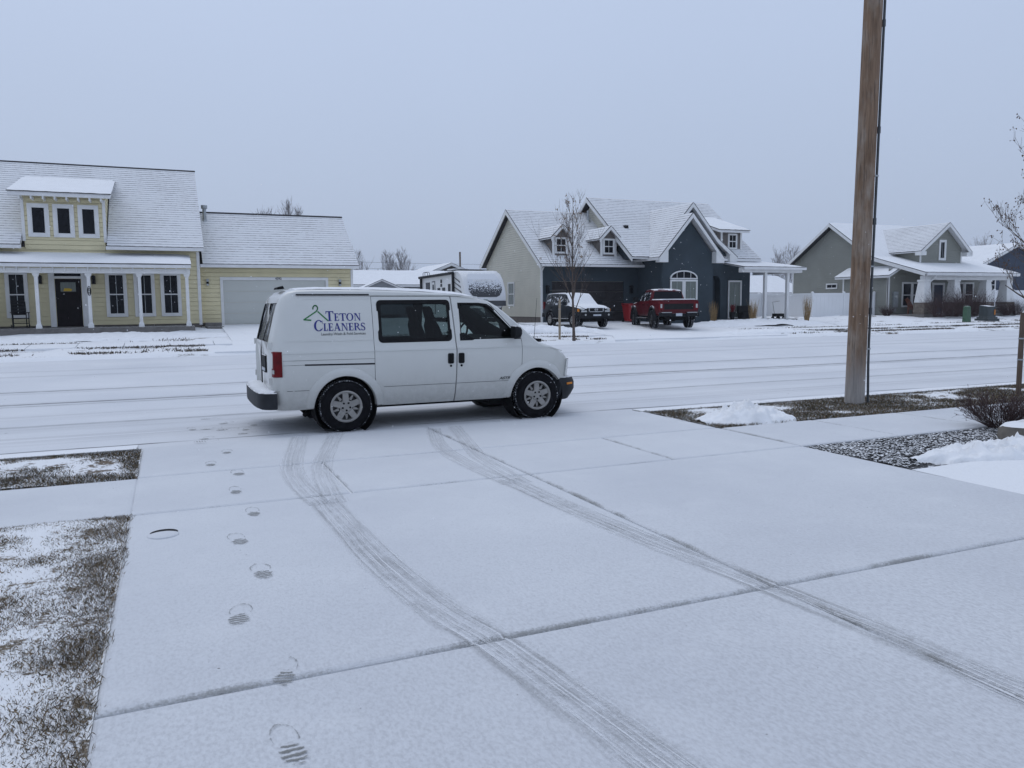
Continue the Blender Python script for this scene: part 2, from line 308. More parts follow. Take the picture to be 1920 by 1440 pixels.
# ---------------------------------------------------------------- helpers
class MB:
    def __init__(s): s.v = []; s.f = []; s.mi = []; s.uv = {}; s.cur = 0
    def add(s, vs, fs, uvs=None):
        b = len(s.v); s.v += [tuple(p) for p in vs]
        for i, f in enumerate(fs):
            if uvs: s.uv[len(s.f)] = uvs[i]
            s.f.append(tuple(b + k for k in f)); s.mi.append(s.cur)
        return s
    def hexa(s, p): return s.add(p, [(0, 3, 2, 1), (4, 5, 6, 7), (0, 1, 5, 4), (1, 2, 6, 5), (2, 3, 7, 6), (3, 0, 4, 7)])
    def box(s, x0, x1, y0, y1, z0, z1):
        return s.hexa([(x0, y0, z0), (x1, y0, z0), (x1, y1, z0), (x0, y1, z0), (x0, y0, z1), (x1, y0, z1), (x1, y1, z1), (x0, y1, z1)])
    def fbox(s, fr, s0, s1, d0, d1, z0, z1):
        q = fr.pt; return s.hexa([q(s0, d0, z0), q(s1, d0, z0), q(s1, d1, z0), q(s0, d1, z0), q(s0, d0, z1), q(s1, d0, z1), q(s1, d1, z1), q(s0, d1, z1)])
    def prism(s, pts, ext):
        n = len(pts); e = V(ext); a = [V(p) for p in pts]
        return s.add(a + [p + e for p in a], [tuple(range(n - 1, -1, -1)), tuple(range(n, 2 * n))] + [(i, (i + 1) % n, (i + 1) % n + n, i + n) for i in range(n)])
    def fprism(s, fr, pts, d0, d1): return s.prism([fr.pt(a, d0, z) for a, z in pts], fr.n * (d1 - d0))
    def tube(s, pts, rad, n=6, cap=True):
        P = [V(p) for p in pts]; vs = []
        if not hasattr(rad, '__len__'): rad = [rad] * len(P)
        a = None
        for i, p in enumerate(P):
            d = (P[min(i + 1, len(P) - 1)] - P[max(i - 1, 0)])
            d = d.normalized() if d.length > 1e-9 else V((0, 0, 1))
            if a is None: a = d.orthogonal().normalized()
            a = (a - d * a.dot(d)); a = a.normalized() if a.length > 1e-6 else d.orthogonal().normalized()
            b = d.cross(a)
            vs += [p + (a * math.cos(t) + b * math.sin(t)) * rad[i] for t in (2 * math.pi * k / n for k in range(n))]
        fs = [(i * n + k, i * n + (k + 1) % n, (i + 1) * n + (k + 1) % n, (i + 1) * n + k) for i in range(len(P) - 1) for k in range(n)]
        if cap: fs += [tuple(range(n - 1, -1, -1)), tuple((len(P) - 1) * n + k for k in range(n))]
        return s.add(vs, fs)
    def lathe(s, prof, c, ax, n=28, close=False):
        """prof = [(radius, along axis)]"""
        c = V(c); ax = V(ax).normalized(); a = ax.orthogonal().normalized(); b = ax.cross(a); vs = []
        for r, h in prof: vs += [c + ax * h + (a * math.cos(t) + b * math.sin(t)) * r for t in (2 * math.pi * k / n for k in range(n))]
        m = len(prof); fs = [(i * n + k, i * n + (k + 1) % n, ((i + 1) % m) * n + (k + 1) % n, ((i + 1) % m) * n + k) for i in range(m if close else m - 1) for k in range(n)]
        return s.add(vs, fs)
    def loft(s, secs):
        """secs: half sections [(x,y>=0,z)...] bottom centre -> top centre, mirrored and capped"""
        rings = [[V(p) for p in h] + [V((p[0], -p[1], p[2])) for p in reversed(h[1:-1])] for h in secs]
        n = len(rings[0]); vs = [p for r in rings for p in r]
        fs = [(i * n + k, (i + 1) * n + k, (i + 1) * n + (k + 1) % n, i * n + (k + 1) % n) for i in range(len(rings) - 1) for k in range(n)]
        fs += [tuple(range(n)), tuple((len(rings) - 1) * n + k for k in range(n - 1, -1, -1))]
        return s.add(vs, fs)
    def mesh(s, name, mats, off=(0, 0, 0), smooth=0, recalc=True):
        me = bpy.data.meshes.new(name); o = V(off); me.from_pydata([V(p) - o for p in s.v], [], s.f)
        for m in (mats if isinstance(mats, (list, tuple)) else [mats]): me.materials.append(M[m] if isinstance(m, str) else m)
        if any(s.mi): me.polygons.foreach_set('material_index', s.mi)
        if s.uv:
            ul = me.uv_layers.new(name='UVMap')
            for p in me.polygons:
                q = s.uv.get(p.index)
                if q:
                    for li, c in zip(p.loop_indices, q): ul.data[li].uv = c
        if recalc and len(s.f) < 40000:
            bm = bmesh.new(); bm.from_mesh(me); bmesh.ops.recalc_face_normals(bm, faces=bm.faces); bm.to_mesh(me); bm.free()
        if smooth:
            me.polygons.foreach_set('use_smooth', [True] * len(me.polygons)); me.set_sharp_from_angle(angle=math.radians(smooth))
        return me
    def build(s, name, mats, parent=None, smooth=0, local=False, recalc=True, **props):
        off = wloc(parent) if (parent is not None and not local) else (0, 0, 0)
        return put(name, s.mesh(name, mats, off, smooth, recalc), parent, **props)

def wloc(o):
    p = V((0, 0, 0))
    while o is not None: p += o.location; o = o.parent
    return p
def put(name, me, parent=None, **props):
    o = bpy.data.objects.new(name, me); COL.objects.link(o); o.parent = parent
    for k, v in props.items(): o[k] = v
    return o
def thing(name, label, cat, loc=(0, 0, 0), rz=0.0, group=None):
    o = bpy.data.objects.new(name, None); COL.objects.link(o); o.location = loc; o.rotation_euler = (0, 0, rz); o.empty_display_size = 0.2
    o['label'] = label; o['category'] = cat
    if group: o['group'] = group
    return o
def struct(name, loc=(0, 0, 0)):
    o = bpy.data.objects.new(name, None); COL.objects.link(o); o.location = loc; o['kind'] = 'structure'; return o
class Fr:
    def __init__(s, o, u, n): s.o = V(o); s.u = V(u); s.n = V(n)
    def pt(s, a, d, z): return s.o + s.u * a + s.n * d + V((0, 0, z))
def front(y): return Fr((0, y, 0), (1, 0, 0), (0, -1, 0))
def left(x): return Fr((x, 0, 0), (0, 1, 0), (-1, 0, 0))
def right(x): return Fr((x, 0, 0), (0, 1, 0), (1, 0, 0))

def boolean(base, cuts, mats_extra=()):
    """base mesh, cuts = [(mesh, 'DIFFERENCE'|'INTERSECT')]"""
    o = bpy.data.objects.new('tmp_base', base); COL.objects.link(o); tmp = [o]
    for me, op in cuts:
        c = bpy.data.objects.new('tmp_cut', me); COL.objects.link(c); tmp.append(c)
        b = o.modifiers.new('b', 'BOOLEAN'); b.operation = op; b.object = c; b.solver = 'EXACT'; b.material_mode = 'TRANSFER'
    dg = bpy.context.evaluated_depsgraph_get(); dg.update()
    me = bpy.data.meshes.new_from_object(o.evaluated_get(dg))
    for t in tmp: bpy.data.objects.remove(t)
    return me
def text_mesh(body, size, bold=0.0, sx=1.0, spacing=1.0):
    c = bpy.data.curves.new('t', 'FONT'); c.body = body; c.size = size; c.align_x = 'CENTER'; c.align_y = 'CENTER'; c.offset = bold; c.space_character = spacing; c.resolution_u = 3
    o = bpy.data.objects.new('t', c); COL.objects.link(o); dg = bpy.context.evaluated_depsgraph_get(); dg.update()
    me = o.evaluated_get(dg).to_mesh(); vs = [(v.co.x * sx, v.co.y) for v in me.vertices]; fs = [tuple(p.vertices) for p in me.polygons]
    bpy.data.objects.remove(o); return vs, fs
def ftext(mb, fr, body, s, z, size, d, bold=0.0, sx=1.0, flip=1):
    vs, fs = text_mesh(body, size, bold, sx); mb.add([fr.pt(s + flip * x, d, z + y) for x, y in vs], fs)

def srange(poly, z):
    xs = []
    for i in range(len(poly)):
        (a, za), (b, zb) = poly[i], poly[(i + 1) % len(poly)]
        if abs(za - zb) < 1e-9:
            if abs(z - za) < 1e-6: xs += [a, b]
        elif min(za, zb) - 1e-9 <= z <= max(za, zb) + 1e-9: xs.append(a + (b - a) * (z - za) / (zb - za))
    return (min(xs), max(xs)) if xs else None
def siding(parent, fr, poly, exp, mat, joined=True, name='siding_board', proud=0.034):
    """lap boards over a convex wall outline (s, z)"""
    z0 = min(p[1] for p in poly); z1 = max(p[1] for p in poly); k = 0; mb = MB()
    while z0 + k * exp < z1 - 0.02:
        a = z0 + k * exp; b = min(a + exp, z1); ra = srange(poly, a + 1e-4); rb = srange(poly, b - 1e-4); k += 1
        if not ra or not rb: continue
        if not joined: mb = MB()
        q = fr.pt; a += exp * .075; mb.hexa([q(ra[0], -0.02, a), q(ra[1], -0.02, a), q(ra[1], proud, a), q(ra[0], proud, a), q(rb[0], -0.02, b), q(rb[1], -0.02, b), q(rb[1], proud - .012, b), q(rb[0], proud - .012, b)])
        if not joined: mb.build(name, mat, parent)
    if joined: mb.build('lap_siding', mat, parent, kind='stuff')
def roof(parent, A, B, C, D, exp=0.2, thick=0.16, name='roof', mat='fascia_white', snowmat=None, edge=0.04):
    """A-B eave, D-C ridge. white slab, dark drip edge, stepped shingle courses under snow"""
    A, B, C, D = (V(p) for p in (A, B, C, D)); n = (B - A).cross(D - A).normalized()
    if n.z < 0: n = -n
    dn = V((0, 0, -thick)); mb = MB(); mb.prism([A, B, C, D], dn); r = mb.build(name, mat, parent)
    ea, eb, ec = edge if isinstance(edge, tuple) else (edge,) * 3
    u = (B - A).normalized(); up = (D - A).normalized() * ec
    A2, B2, C2, D2 = A - u * ea - up, B + u * eb - up, C + u * eb, D - u * ea
    mb = MB(); mb.prism([A2 + n * 0.002, B2 + n * 0.002, C2 + n * 0.002, D2 + n * 0.002], n * 0.03); mb.build('drip_edge', 'shingle_dark', r)
    A2, B2, C2, D2 = (p + n * 0.034 for p in (A2, B2, C2, D2)); L = (D2 - A2).length
    if snowmat:
        mb = MB(); N = 24; K = 8; g = []
        for i in range(K + 1):
            for j in range(N + 1):
                p = A2.lerp(B2, j / N).lerp(D2.lerp(C2, j / N), i / K); ed = min(i / K * L, (1 - j / N) * (B2 - A2).length, j / N * (B2 - A2).length) / 0.15
                g.append(p + n * (0.045 * min(1, ed) ** 0.5 + random.uniform(0, 0.012)))
        fs = [(i * (N + 1) + j, i * (N + 1) + j + 1, (i + 1) * (N + 1) + j + 1, (i + 1) * (N + 1) + j) for i in range(K) for j in range(N)]
        mb.add(g, fs); mb.build('snow_blanket', snowmat, r, smooth=60, recalc=False); return r
    c = max(2, round(L / exp)); mb = MB(); W = (B2 - A2).length
    for k in range(c):
        a, b = k / c, (k + 1) / c
        p0, p1, p2, p3 = A2.lerp(D2, a), B2.lerp(C2, a), B2.lerp(C2, b), A2.lerp(D2, b); l0 = n * 0.022; l1 = n * 0.004
        mb.add([p0, p1, p1 + l0, p0 + l0, p2 + l1, p3 + l1], [(0, 1, 2, 3), (3, 2, 4, 5)], [[(0, k + .01), (W, k + .01), (W, k + .02), (0, k + .02)], [(0, k + .03), (W, k + .03), (W, k + .97), (0, k + .97)]])
    mb.build('shingle_courses', 'snowy_shingles', r, recalc=False, kind='stuff'); return r
def barge(parent, fr, pts, h=0.2, d0=0.0, d1=0.05, mat='white_trim', name='bargeboard'):
    """sloped trim board under a rake line pts (s,z)"""
    for (a, za), (b, zb) in zip(pts, pts[1:]):
        mb = MB(); mb.fprism(fr, [(a, za), (b, zb), (b, zb - h), (a, za - h)], d0, d1); mb.build(name, mat, parent)
def window(parent, fr, s0, s1, z0, z1, trim=0.1, rails=(0.5,), muntins=1, glass='window_glass', d=0.03, head=None, name='window', cross=False):
    head = trim if head is None else head; mb = MB(); D = d + 0.035
    mb.fbox(fr, s0 - trim, s0, -0.02, D, z0 - trim, z1 + head); mb.fbox(fr, s1, s1 + trim, -0.02, D, z0 - trim, z1 + head)
    mb.fbox(fr, s0, s1, -0.02, D - 0.002, z1, z1 + head); mb.fbox(fr, s0, s1, -0.02, D + 0.012, z0 - trim, z0)
    wn = mb.build(name, 'white_trim', parent)
    b = 0.035; mb = MB(); mb.fbox(fr, s0, s0 + b, d - 0.01, d + 0.018, z0, z1); mb.fbox(fr, s1 - b, s1, d - 0.01, d + 0.018, z0, z1)
    mb.fbox(fr, s0 + b, s1 - b, d - 0.01, d + 0.016, z0, z0 + b); mb.fbox(fr, s0 + b, s1 - b, d - 0.01, d + 0.016, z1 - b, z1)
    for r in rails: zz = z0 + (z1 - z0) * r; mb.fbox(fr, s0 + b, s1 - b, d - 0.01, d + 0.020, zz - 0.025, zz + 0.025)
    mb.build('sash_frame', 'white_trim', wn)
    if muntins:
        mb = MB()
        for k in range(1, muntins + 1): ss = s0 + (s1 - s0) * k / (muntins + 1); mb.fbox(fr, ss - 0.010, ss + 0.010, d - 0.005, d + 0.010, z0 + b, z1 - b)
        mb.build('muntin', 'white_trim' if cross else 'galvanised', wn)
    zs = [z0] + [z0 + (z1 - z0) * r for r in rails] + [z1]
    for a, c in zip(zs, zs[1:]):
        mb = MB(); mb.fbox(fr, s0 + 0.01, s1 - 0.01, d - 0.02, d + random.uniform(-.001, .001), a + 0.004, c - 0.004); mb.build('pane', glass, wn)
    return wn
def lantern(parent, fr, s, z, h=0.32, w=0.14):
    mb = MB(); mb.fbox(fr, s - w * .3, s + w * .3, 0.02, 0.05, z - h * .3, z + h * .5); mb.fbox(fr, s - w / 2, s + w / 2, 0.06, 0.2, z - h / 2, z - h / 2 + 0.03)
    mb.fprism(fr, [(s - w * .6, z + h * .3), (s + w * .6, z + h * .3), (s + w * .2, z + h / 2), (s - w * .2, z + h / 2)], 0.05, 0.21)
    for a in (-1, 1):
        for dd in (0.07, 0.185): mb.fbox(fr, s + a * w * .42 - .008, s + a * w * .42 + .008, dd, dd + .015, z - h / 2 + .03, z + h * .3)
    l = mb.build('wall_lantern', 'black_metal', parent); mb = MB(); mb.fbox(fr, s - w * .3, s + w * .3, 0.085, 0.175, z - h / 2 + .035, z + h * .27); mb.build('lantern_glass', 'window_glass', l)

def grow(mb, tips, p, d, L, r, lv, maxlv, spread, up, rnd, seg=4, kids=(3, 5), n=5, shrink=0.62, rmin=0.0022):
    pts = [p.copy()]; rad = [r]; q = p.copy(); dd = d.normalized()
    for k in range(seg):
        dd = (dd + V((rnd.uniform(-1, 1), rnd.uniform(-1, 1), rnd.uniform(-1, 1))) * 0.13 + V((0, 0, up * 0.10))).normalized()
        q = q + dd * (L / seg); pts.append(q.copy()); rad.append(max(r * (1 - 0.75 * (k + 1) / seg), rmin * .5))
    mb.tube(pts, rad, n if lv < 2 else 3, cap=False); tips.append(q.copy())
    if lv >= maxlv: return
    for k in range(rnd.randint(*kids)):
        t = rnd.uniform(0.25, 1.0); i = min(seg - 1, int(t * seg)); bp = pts[i].lerp(pts[i + 1], t * seg - i)
        ax = V((rnd.uniform(-1, 1), rnd.uniform(-1, 1), rnd.uniform(-.3, .5))).normalized(); nd = (dd + ax * spread + V((0, 0, up * .4))).normalized()
        grow(mb, tips, bp, nd, L * shrink * rnd.uniform(.7, 1.15), max(rad[i] * 0.6, rmin), lv + 1, maxlv, spread, up, rnd, max(2, seg - 1), kids, n, shrink, rmin)

# ---------------------------------------------------------------- ground, road, pavements
def lerp(a, b, t): return a + (b - a) * t
def clamp(t): return max(0.0, min(1.0, t))
def far_level(x):
    if x < 12: return 0.80, 39.0
    if x < 18: return lerp(0.80, 0.57, (x - 12) / 6), lerp(39.0, 41.5, (x - 12) / 6)
    if x < 36: return 0.57, 41.5
    if x < 42: return lerp(0.57, 0.70, (x - 36) / 6), lerp(41.5, 40, (x - 36) / 6)
    return 0.70, 40.0
def gz(x, y):
    """ground height on the far side of the road"""
    zl, yh = far_level(x); return 0.13 + (zl - 0.13) * clamp((y - 29.4) / (yh - 29.4))
def sheet(xs, ys, zf, name, mat, parent=None, jit=0.0, **kw):
    mb = MB(); nx = len(xs)
    mb.add([(x, y, zf(x, y) + random.uniform(-jit, jit)) for y in ys for x in xs], [(j * nx + i, j * nx + i + 1, (j + 1) * nx + i + 1, (j + 1) * nx + i) for j in range(len(ys) - 1) for i in range(nx - 1)])
    return mb.build(name, mat, parent, smooth=60 if jit else 0, recalc=False, **kw)
def rng(a, b, n): return [a + (b - a) * i / n for i in range(n + 1)]

sheet([-900, 900], [-60, 1800], lambda x, y: -0.12, 'ground', 'deep_snow', kind='structure')
sheet(rng(-150, 260, 82), [10.0, 12, 15, 19.5, 24, 27, 29.2], lambda x, y: 0.0, 'road', 'snowy_asphalt', kind='structure')
fx = [-150, -80] + rng(-40, 80, 240) + [100, 150, 260]; fy = [29.0, 29.12, 29.26] + rng(29.4, 46, 66) + [50, 56, 65, 80, 110, 160, 260, 420]
def lumpy(x, y):
    if y < 29.35: return {29.0: -.02, 29.12: .03, 29.26: .10}[y] + .02 * math.sin(x * 1.3 + 2 * math.sin(x * .37))
    z = gz(x, y); b = clamp((y - 29.4) / 1.5) * clamp((60 - y) / 10)
    return z + b * (0.035 * math.sin(x * 1.7 + 1.3 * math.sin(y * 1.1)) * math.sin(y * 1.9 + x * 0.35) + 0.02 * math.sin(x * 4.1 + y * 2.7))
sheet(fx, fy, lumpy, 'far_lawn', 'snowy_lawn', jit=0.012, kind='structure')
# far pavement
pv = struct('far_pavement', (0, 32, 0))
for i in range(-20, 46):
    x = i * 1.525; y0, y1 = 31.3, 32.7
    p = [(x + .015, y0), (x + 1.51, y0), (x + 1.51, y1), (x + .015, y1)]
    mb = MB(); mb.hexa([(a, b, gz(a, b) - .03) for a, b in p] + [(a, b, gz(a, b) + .05) for a, b in p]); mb.build('paving_slab', 'deep_snow', pv)
def far_drive(name, x0, x1, y1, xk0, xk1):
    st = struct(name, (0.5 * (x0 + x1), 33, 0)); rows = [29.22, 30.6, 32.0, 34.6, 37.2, y1]
    for a, b in zip(rows, rows[1:]):
        n = 2
        for k in range(n):
            def ex(y, s): t = clamp((y - 29.2) / 1.6); return lerp(lerp(xk0, xk1, s), lerp(x0, x1, s), t)
            p = [(ex(a, k / n) + .01, a + .01), (ex(a, (k + 1) / n) - .01, a + .01), (ex(b, (k + 1) / n) - .01, b - .01), (ex(b, k / n) + .01, b - .01)]
            z = lambda q, y: gz(q, y) * clamp((y - 29.0) / 0.9 + .15) + .075
            mb = MB(); mb.hexa([(q, y, z(q, y) - .25) for q, y in p] + [(q, y, z(q, y)) for q, y in p]); mb.build('concrete_slab', 'deep_snow', st)
far_drive('far_driveway', 2.2, 7.5, 39.45, 1.4, 8.3)
far_drive('wide_driveway', 18.4, 26.5, 41.45, 17.6, 27.2)

# near side: driveway slabs with recessed joints
def slab(parent, x0, x1, y0, y1, z=0.03, wl=1, wb=1, name='concrete_slab', wear=1.0, skirt=0.06):
    """thin snow over one concrete slab, edges rounded into the joint; the low-x and low-y lips are blown bare"""
    j = 0.012; X0, X1, Y0, Y1 = x0 + j, x1 - j, y0 + j, y1 - j
    def ticks(a, b): return [a, a + .008, a + .022, a + .04, a + .055, a + .16] + rng(a + .4, b - .3, max(2, int((b - a) / .5)))[0:] + [b - .10, b - .035, b - .012, b]
    xs, ys = ticks(X0, X1), ticks(Y0, Y1); vs = []; wr = []
    for y in ys:
        for x in xs:
            e = min(x - X0, X1 - x, y - Y0, Y1 - y); zz = z - 0.014 * max(0, 1 - e / 0.03) ** 2
            lo = max((1 - (x - X0) / .055) * wl, (1 - (y - Y0) / .055) * wb, (1 - (X1 - x) / .03) * .35, (1 - (Y1 - y) / .03) * .25)
            vs.append((x, y, zz)); wr.append(max(0, lo) * wear)
    nx, ny = len(xs), len(ys); mb = MB(); mb.add(vs, [(b * nx + a, b * nx + a + 1, (b + 1) * nx + a + 1, (b + 1) * nx + a) for b in range(ny - 1) for a in range(nx - 1)])
    ring = [(0, 0), (nx - 1, 0), (nx - 1, ny - 1), (0, ny - 1)]; cs = [vs[b * nx + a] for a, b in ring]; bots = [(c[0], c[1], z - skirt) for c in cs]
    for k in range(4): mb.add([cs[k], cs[(k + 1) % 4], bots[(k + 1) % 4], bots[k]], [(3, 2, 1, 0)])
    o = mb.build(name, 'snowy_concrete', parent, recalc=False); at = o.data.attributes.new('wear', 'FLOAT', 'POINT')
    at.data.foreach_set('value', wr + [0.7] * (len(o.data.vertices) - len(wr)))
    return o
dv = struct('driveway', (3.1, 6.0, 0))
XL, XM, XR = -0.36, 3.11, 6.52
for (a, b) in ((XL, XM), (XM, XR)):
    slab(dv, a, b, -1.5, 3.40, wl=1 if a == XM else 0, wb=0); slab(dv, a, b, 3.40, 6.73, wl=1 if a == XM else 0); slab(dv, a, b, 8.23, 10.03, wl=1 if a == XM else 0, wb=0.55)
for a, b in ((XL, 1.40), (1.40, XM), (XM, 4.77), (4.77, XR)): slab(dv, a, b, 6.73, 8.23, wl=0.85 if a != XL else 0, wb=0.6)
mb = MB(); mb.add([(XL, -1.5, .004), (XR, -1.5, .004), (XR, 10.02, .004), (XL, 10.02, .004)], [(0, 1, 2, 3)]); mb.build('joint_bed', 'kerb_concrete', dv)
pw = struct('pavement', (8, 7.5, 0))
xs = [6.54, 8.10, 9.70, 11.3, 12.9, 14.5, 16.1, 17.7, 19.3]
for a, b in zip(xs, xs[1:]): slab(pw, a, b, 6.75, 8.22, 0.028, wl=0.8, wb=0.3, name='paving_slab')
xs = [-5.2, -3.6, -2.0, -0.335]
for a, b in zip(xs, xs[1:]): slab(pw, a, b, 6.73, 8.235, 0.026, wl=0.1, wb=0.0, name='paving_slab')
mb = MB(); mb.add([(-6, 6.76, .002), (-.37, 6.76, .002), (-.37, 8.2, .002), (-6, 8.2, .002), (6.54, 6.76, .002), (19, 6.76, .002), (19, 8.2, .002), (6.54, 8.2, .002)], [(0, 1, 2, 3), (4, 5, 6, 7)]); mb.build('joint_bed', 'kerb_concrete', pw)
kn = struct('near_kerb', (0, 10.0, 0))
for a, b in [(-6.6 + 3.1 * i, -6.6 + 3.1 * (i + 1)) for i in range(2)] + [(6.54 + 2.5 * i, 6.54 + 2.5 * (i + 1)) for i in range(8)]:
    b = min(b, -0.38) if a < 0 else b
    mb = MB(); mb.prism([(a + .01, 9.86, -.05), (a + .01, 9.86, .045), (a + .01, 9.98, .045), (a + .01, 10.06, .02), (a + .01, 10.36, .012), (a + .01, 10.36, -.05)], (b - a - .02, 0, 0)); mb.build('kerb_stone', 'kerb_concrete', kn)
def bumpz(x, y, s=0.012): return s * (math.sin(x * 7.3 + 2.1 * math.sin(y * 5)) + math.sin(y * 9.1 + x * 3.3)) * 0.5
sheet(rng(-7, -0.352, 60), rng(-1, 6.74, 70), lambda x, y: 0.014 + bumpz(x, y, .008) + 0.008 * clamp((-0.385 - x) / .3), 'front_lawn', 'patchy_lawn', jit=0.004, kind='structure')
sheet(rng(-7, -0.352, 60), rng(8.24, 9.86, 20), lambda x, y: 0.022 + bumpz(x, y), 'verge', 'verge_lawn', jit=0.004, kind='structure')
sheet(rng(6.545, 22, 90), rng(8.235, 9.86, 20), lambda x, y: 0.022 + bumpz(x, y), 'right_verge', 'verge_lawn', jit=0.004, kind='structure')
sheet(rng(6.512, 14, 50), rng(5.3, 6.74, 20), lambda x, y: 0.004 + bumpz(x, y, .006), 'gravel_bed', 'gravel_ground', jit=0.003, kind='structure')
sheet(rng(6.514, 14, 40), rng(-1.5, 5.3, 40), lambda x, y: 0.022 + .006 * math.sin(x * 2.1 + y), 'snowy_bed', 'deep_snow', jit=0.002, kind='structure')

from mathutils import noise as mn
# ---------------------------------------------------------------- tyre tracks and footprints in the thin snow
def joint_dip(x, y):
    d = 9.0
    for yy in (3.40, 6.73, 8.23): d = min(d, abs(y - yy))
    d = min(d, abs(x - XM)); return 0.014 * max(0, 1 - d / 0.03) ** 2
def track(pts, width, mat, parent=dv):
    P = [V((x, y, 0)) for x, y in pts]; Q = []
    for i in range(len(P) - 1):
        p0, p1, p2, p3 = P[max(i - 1, 0)], P[i], P[i + 1], P[min(i + 2, len(P) - 1)]; m = max(6, int((p2 - p1).length / 0.03))
        for k in range(m):
            t = k / m; Q.append(0.5 * ((2 * p1) + (p2 - p0) * t + (2 * p0 - 5 * p1 + 4 * p2 - p3) * t * t + (3 * p1 - p0 - 3 * p2 + p3) * t ** 3))
    Q.append(P[-1]); vs = []; L = 0; Ls = []; C = 6
    for i, q in enumerate(Q):
        d = (Q[min(i + 1, len(Q) - 1)] - Q[max(i - 1, 0)]).normalized(); s = V((d.y, -d.x, 0))
        if i: L += (q - Q[i - 1]).length
        Ls.append(L)
        for c in range(C + 1): r = q + s * width * (c / C - .5); vs.append((r.x, r.y, 0.0335 - joint_dip(r.x, r.y)))
    mb = MB(); n = C + 1
    for i in range(len(Q) - 1):
        for c in range(C): mb.f.append((i * n + c, i * n + c + 1, (i + 1) * n + c + 1, (i + 1) * n + c)); mb.mi.append(0); mb.uv[len(mb.f) - 1] = [(c / C, Ls[i]), ((c + 1) / C, Ls[i]), ((c + 1) / C, Ls[i + 1]), (c / C, Ls[i + 1])]
    mb.v = vs; mb.build('tyre_track', mat, parent, recalc=False)
track([(1.45, 10.0), (1.1, 8.24), (1.03, 7.31), (1.08, 6.4)], .26, 'tyre_track_faint')
track([(1.90, 10.0), (1.45, 8.39), (1.29, 7.57), (1.20, 6.4)], .24, 'tyre_track_faint')
track([(1.12, 6.55), (1.15, 4.93), (1.24, 3.95), (1.36, 3.36), (1.45, 2.68), (1.53, 2.0), (1.60, 1.2)], .30, 'tyre_track')
track([(3.14, 9.8), (2.82, 8.59), (2.73, 7.58), (2.78, 6.4)], .22, 'tyre_track_faint')
track([(3.46, 9.9), (3.13, 8.44), (2.97, 7.63), (2.90, 6.4)], .22, 'tyre_track_faint')
track([(2.82, 6.6), (2.85, 5.58), (2.93, 4.54), (3.02, 3.82), (3.08, 3.30), (3.13, 2.73), (3.15, 2.1), (3.17, 1.2)], .27, 'tyre_track')
def footprint(x, y, a, z=0.031, parent=dv, L=.30, W=.13):
    """pressed print with a low ridge of pushed-up snow round it"""
    mb = MB(); L *= random.uniform(.92, 1.08); W *= random.uniform(.9, 1.12); c, s = math.cos(a), math.sin(a); nu, nv = 10, 20; vs = []; o = random.uniform(0, 50)
    for j in range(nv + 1):
        for i in range(nu + 1):
            u, v = i / nu, j / nv; d = math.hypot((u - .5) / .42, (v - .5) / .46); h_ = .007 * math.exp(-((d - 1) / .13) ** 2) * (.6 + .8 * mn.noise(V((u * 5 + o, v * 7, o)))) if d > .6 else 0
            p, q = (u - .5) * W * 1.15, (v - .5) * L * 1.1; vs.append((x + p * c - q * s, y + p * s + q * c, z + .0015 + max(0, h_) - (.006 if d > 1.35 else 0)))
    fs = [(j * (nu + 1) + i, j * (nu + 1) + i + 1, (j + 1) * (nu + 1) + i + 1, (j + 1) * (nu + 1) + i) for j in range(nv) for i in range(nu)]
    mb.add(vs, fs, [[(i / nu, j / nv), ((i + 1) / nu, j / nv), ((i + 1) / nu, (j + 1) / nv), (i / nu, (j + 1) / nv)] for j in range(nv) for i in range(nu)]); mb.build('footprint', 'footprint_wear', parent, recalc=False)
for i, (x, y) in enumerate([(0.33, 2.86), (0.40, 3.47), (0.27, 4.24), (0.45, 4.91), (0.37, 5.68), (0.54, 6.40), (0.47, 7.24), (0.55, 8.02), (0.33, 8.62), (0.53, 9.27)]):
    footprint(x, y, random.uniform(-.25, .15))
rdm = bpy.data.objects['road']
for i, (x, y) in enumerate([(0.37, 10.55), (0.35, 10.20), (0.5, 12.4), (0.69, 11.85), (0.22, 11.45), (0.46, 11.35), (0.66, 11.2), (0.9, 11.1), (0.88, 10.75), (1.02, 11.5)]):
    footprint(x, y, random.uniform(-1.6, .3), 0.004 if y > 10.37 else 0.022, rdm)
# round meter cover half lifted out of the snow
t = thing('meter_cover', 'small round utility cover with a dark crescent gap in the snowy driveway', 'cover', (-0.11, 6.02, 0.03))
mb = MB(); mb.lathe([(0.0, .010), (.085, .008), (.10, .004), (.105, .0), (.105, -.02)], (0, 0, 0.002), (0.0, 0.05, 1), 32); mb.build('lid', 'snowy_concrete', t, smooth=40, local=True)
mb = MB()
for k in range(10):
    a0, a1 = math.radians(25 + k * 12), math.radians(37 + k * 12); w0, w1 = .045 * math.sin(math.pi * k / 10) + .003, .045 * math.sin(math.pi * (k + 1) / 10) + .003
    mb.add([(math.cos(a0) * .106, math.sin(a0) * .106, .003), (math.cos(a0) * (.106 + w0), math.sin(a0) * (.106 + w0), .003), (math.cos(a1) * (.106 + w1), math.sin(a1) * (.106 + w1), .003), (math.cos(a1) * .106, math.sin(a1) * .106, .003)], [(0, 1, 2, 3)])
mb.build('rim_gap', 'black_hole', t, local=True)

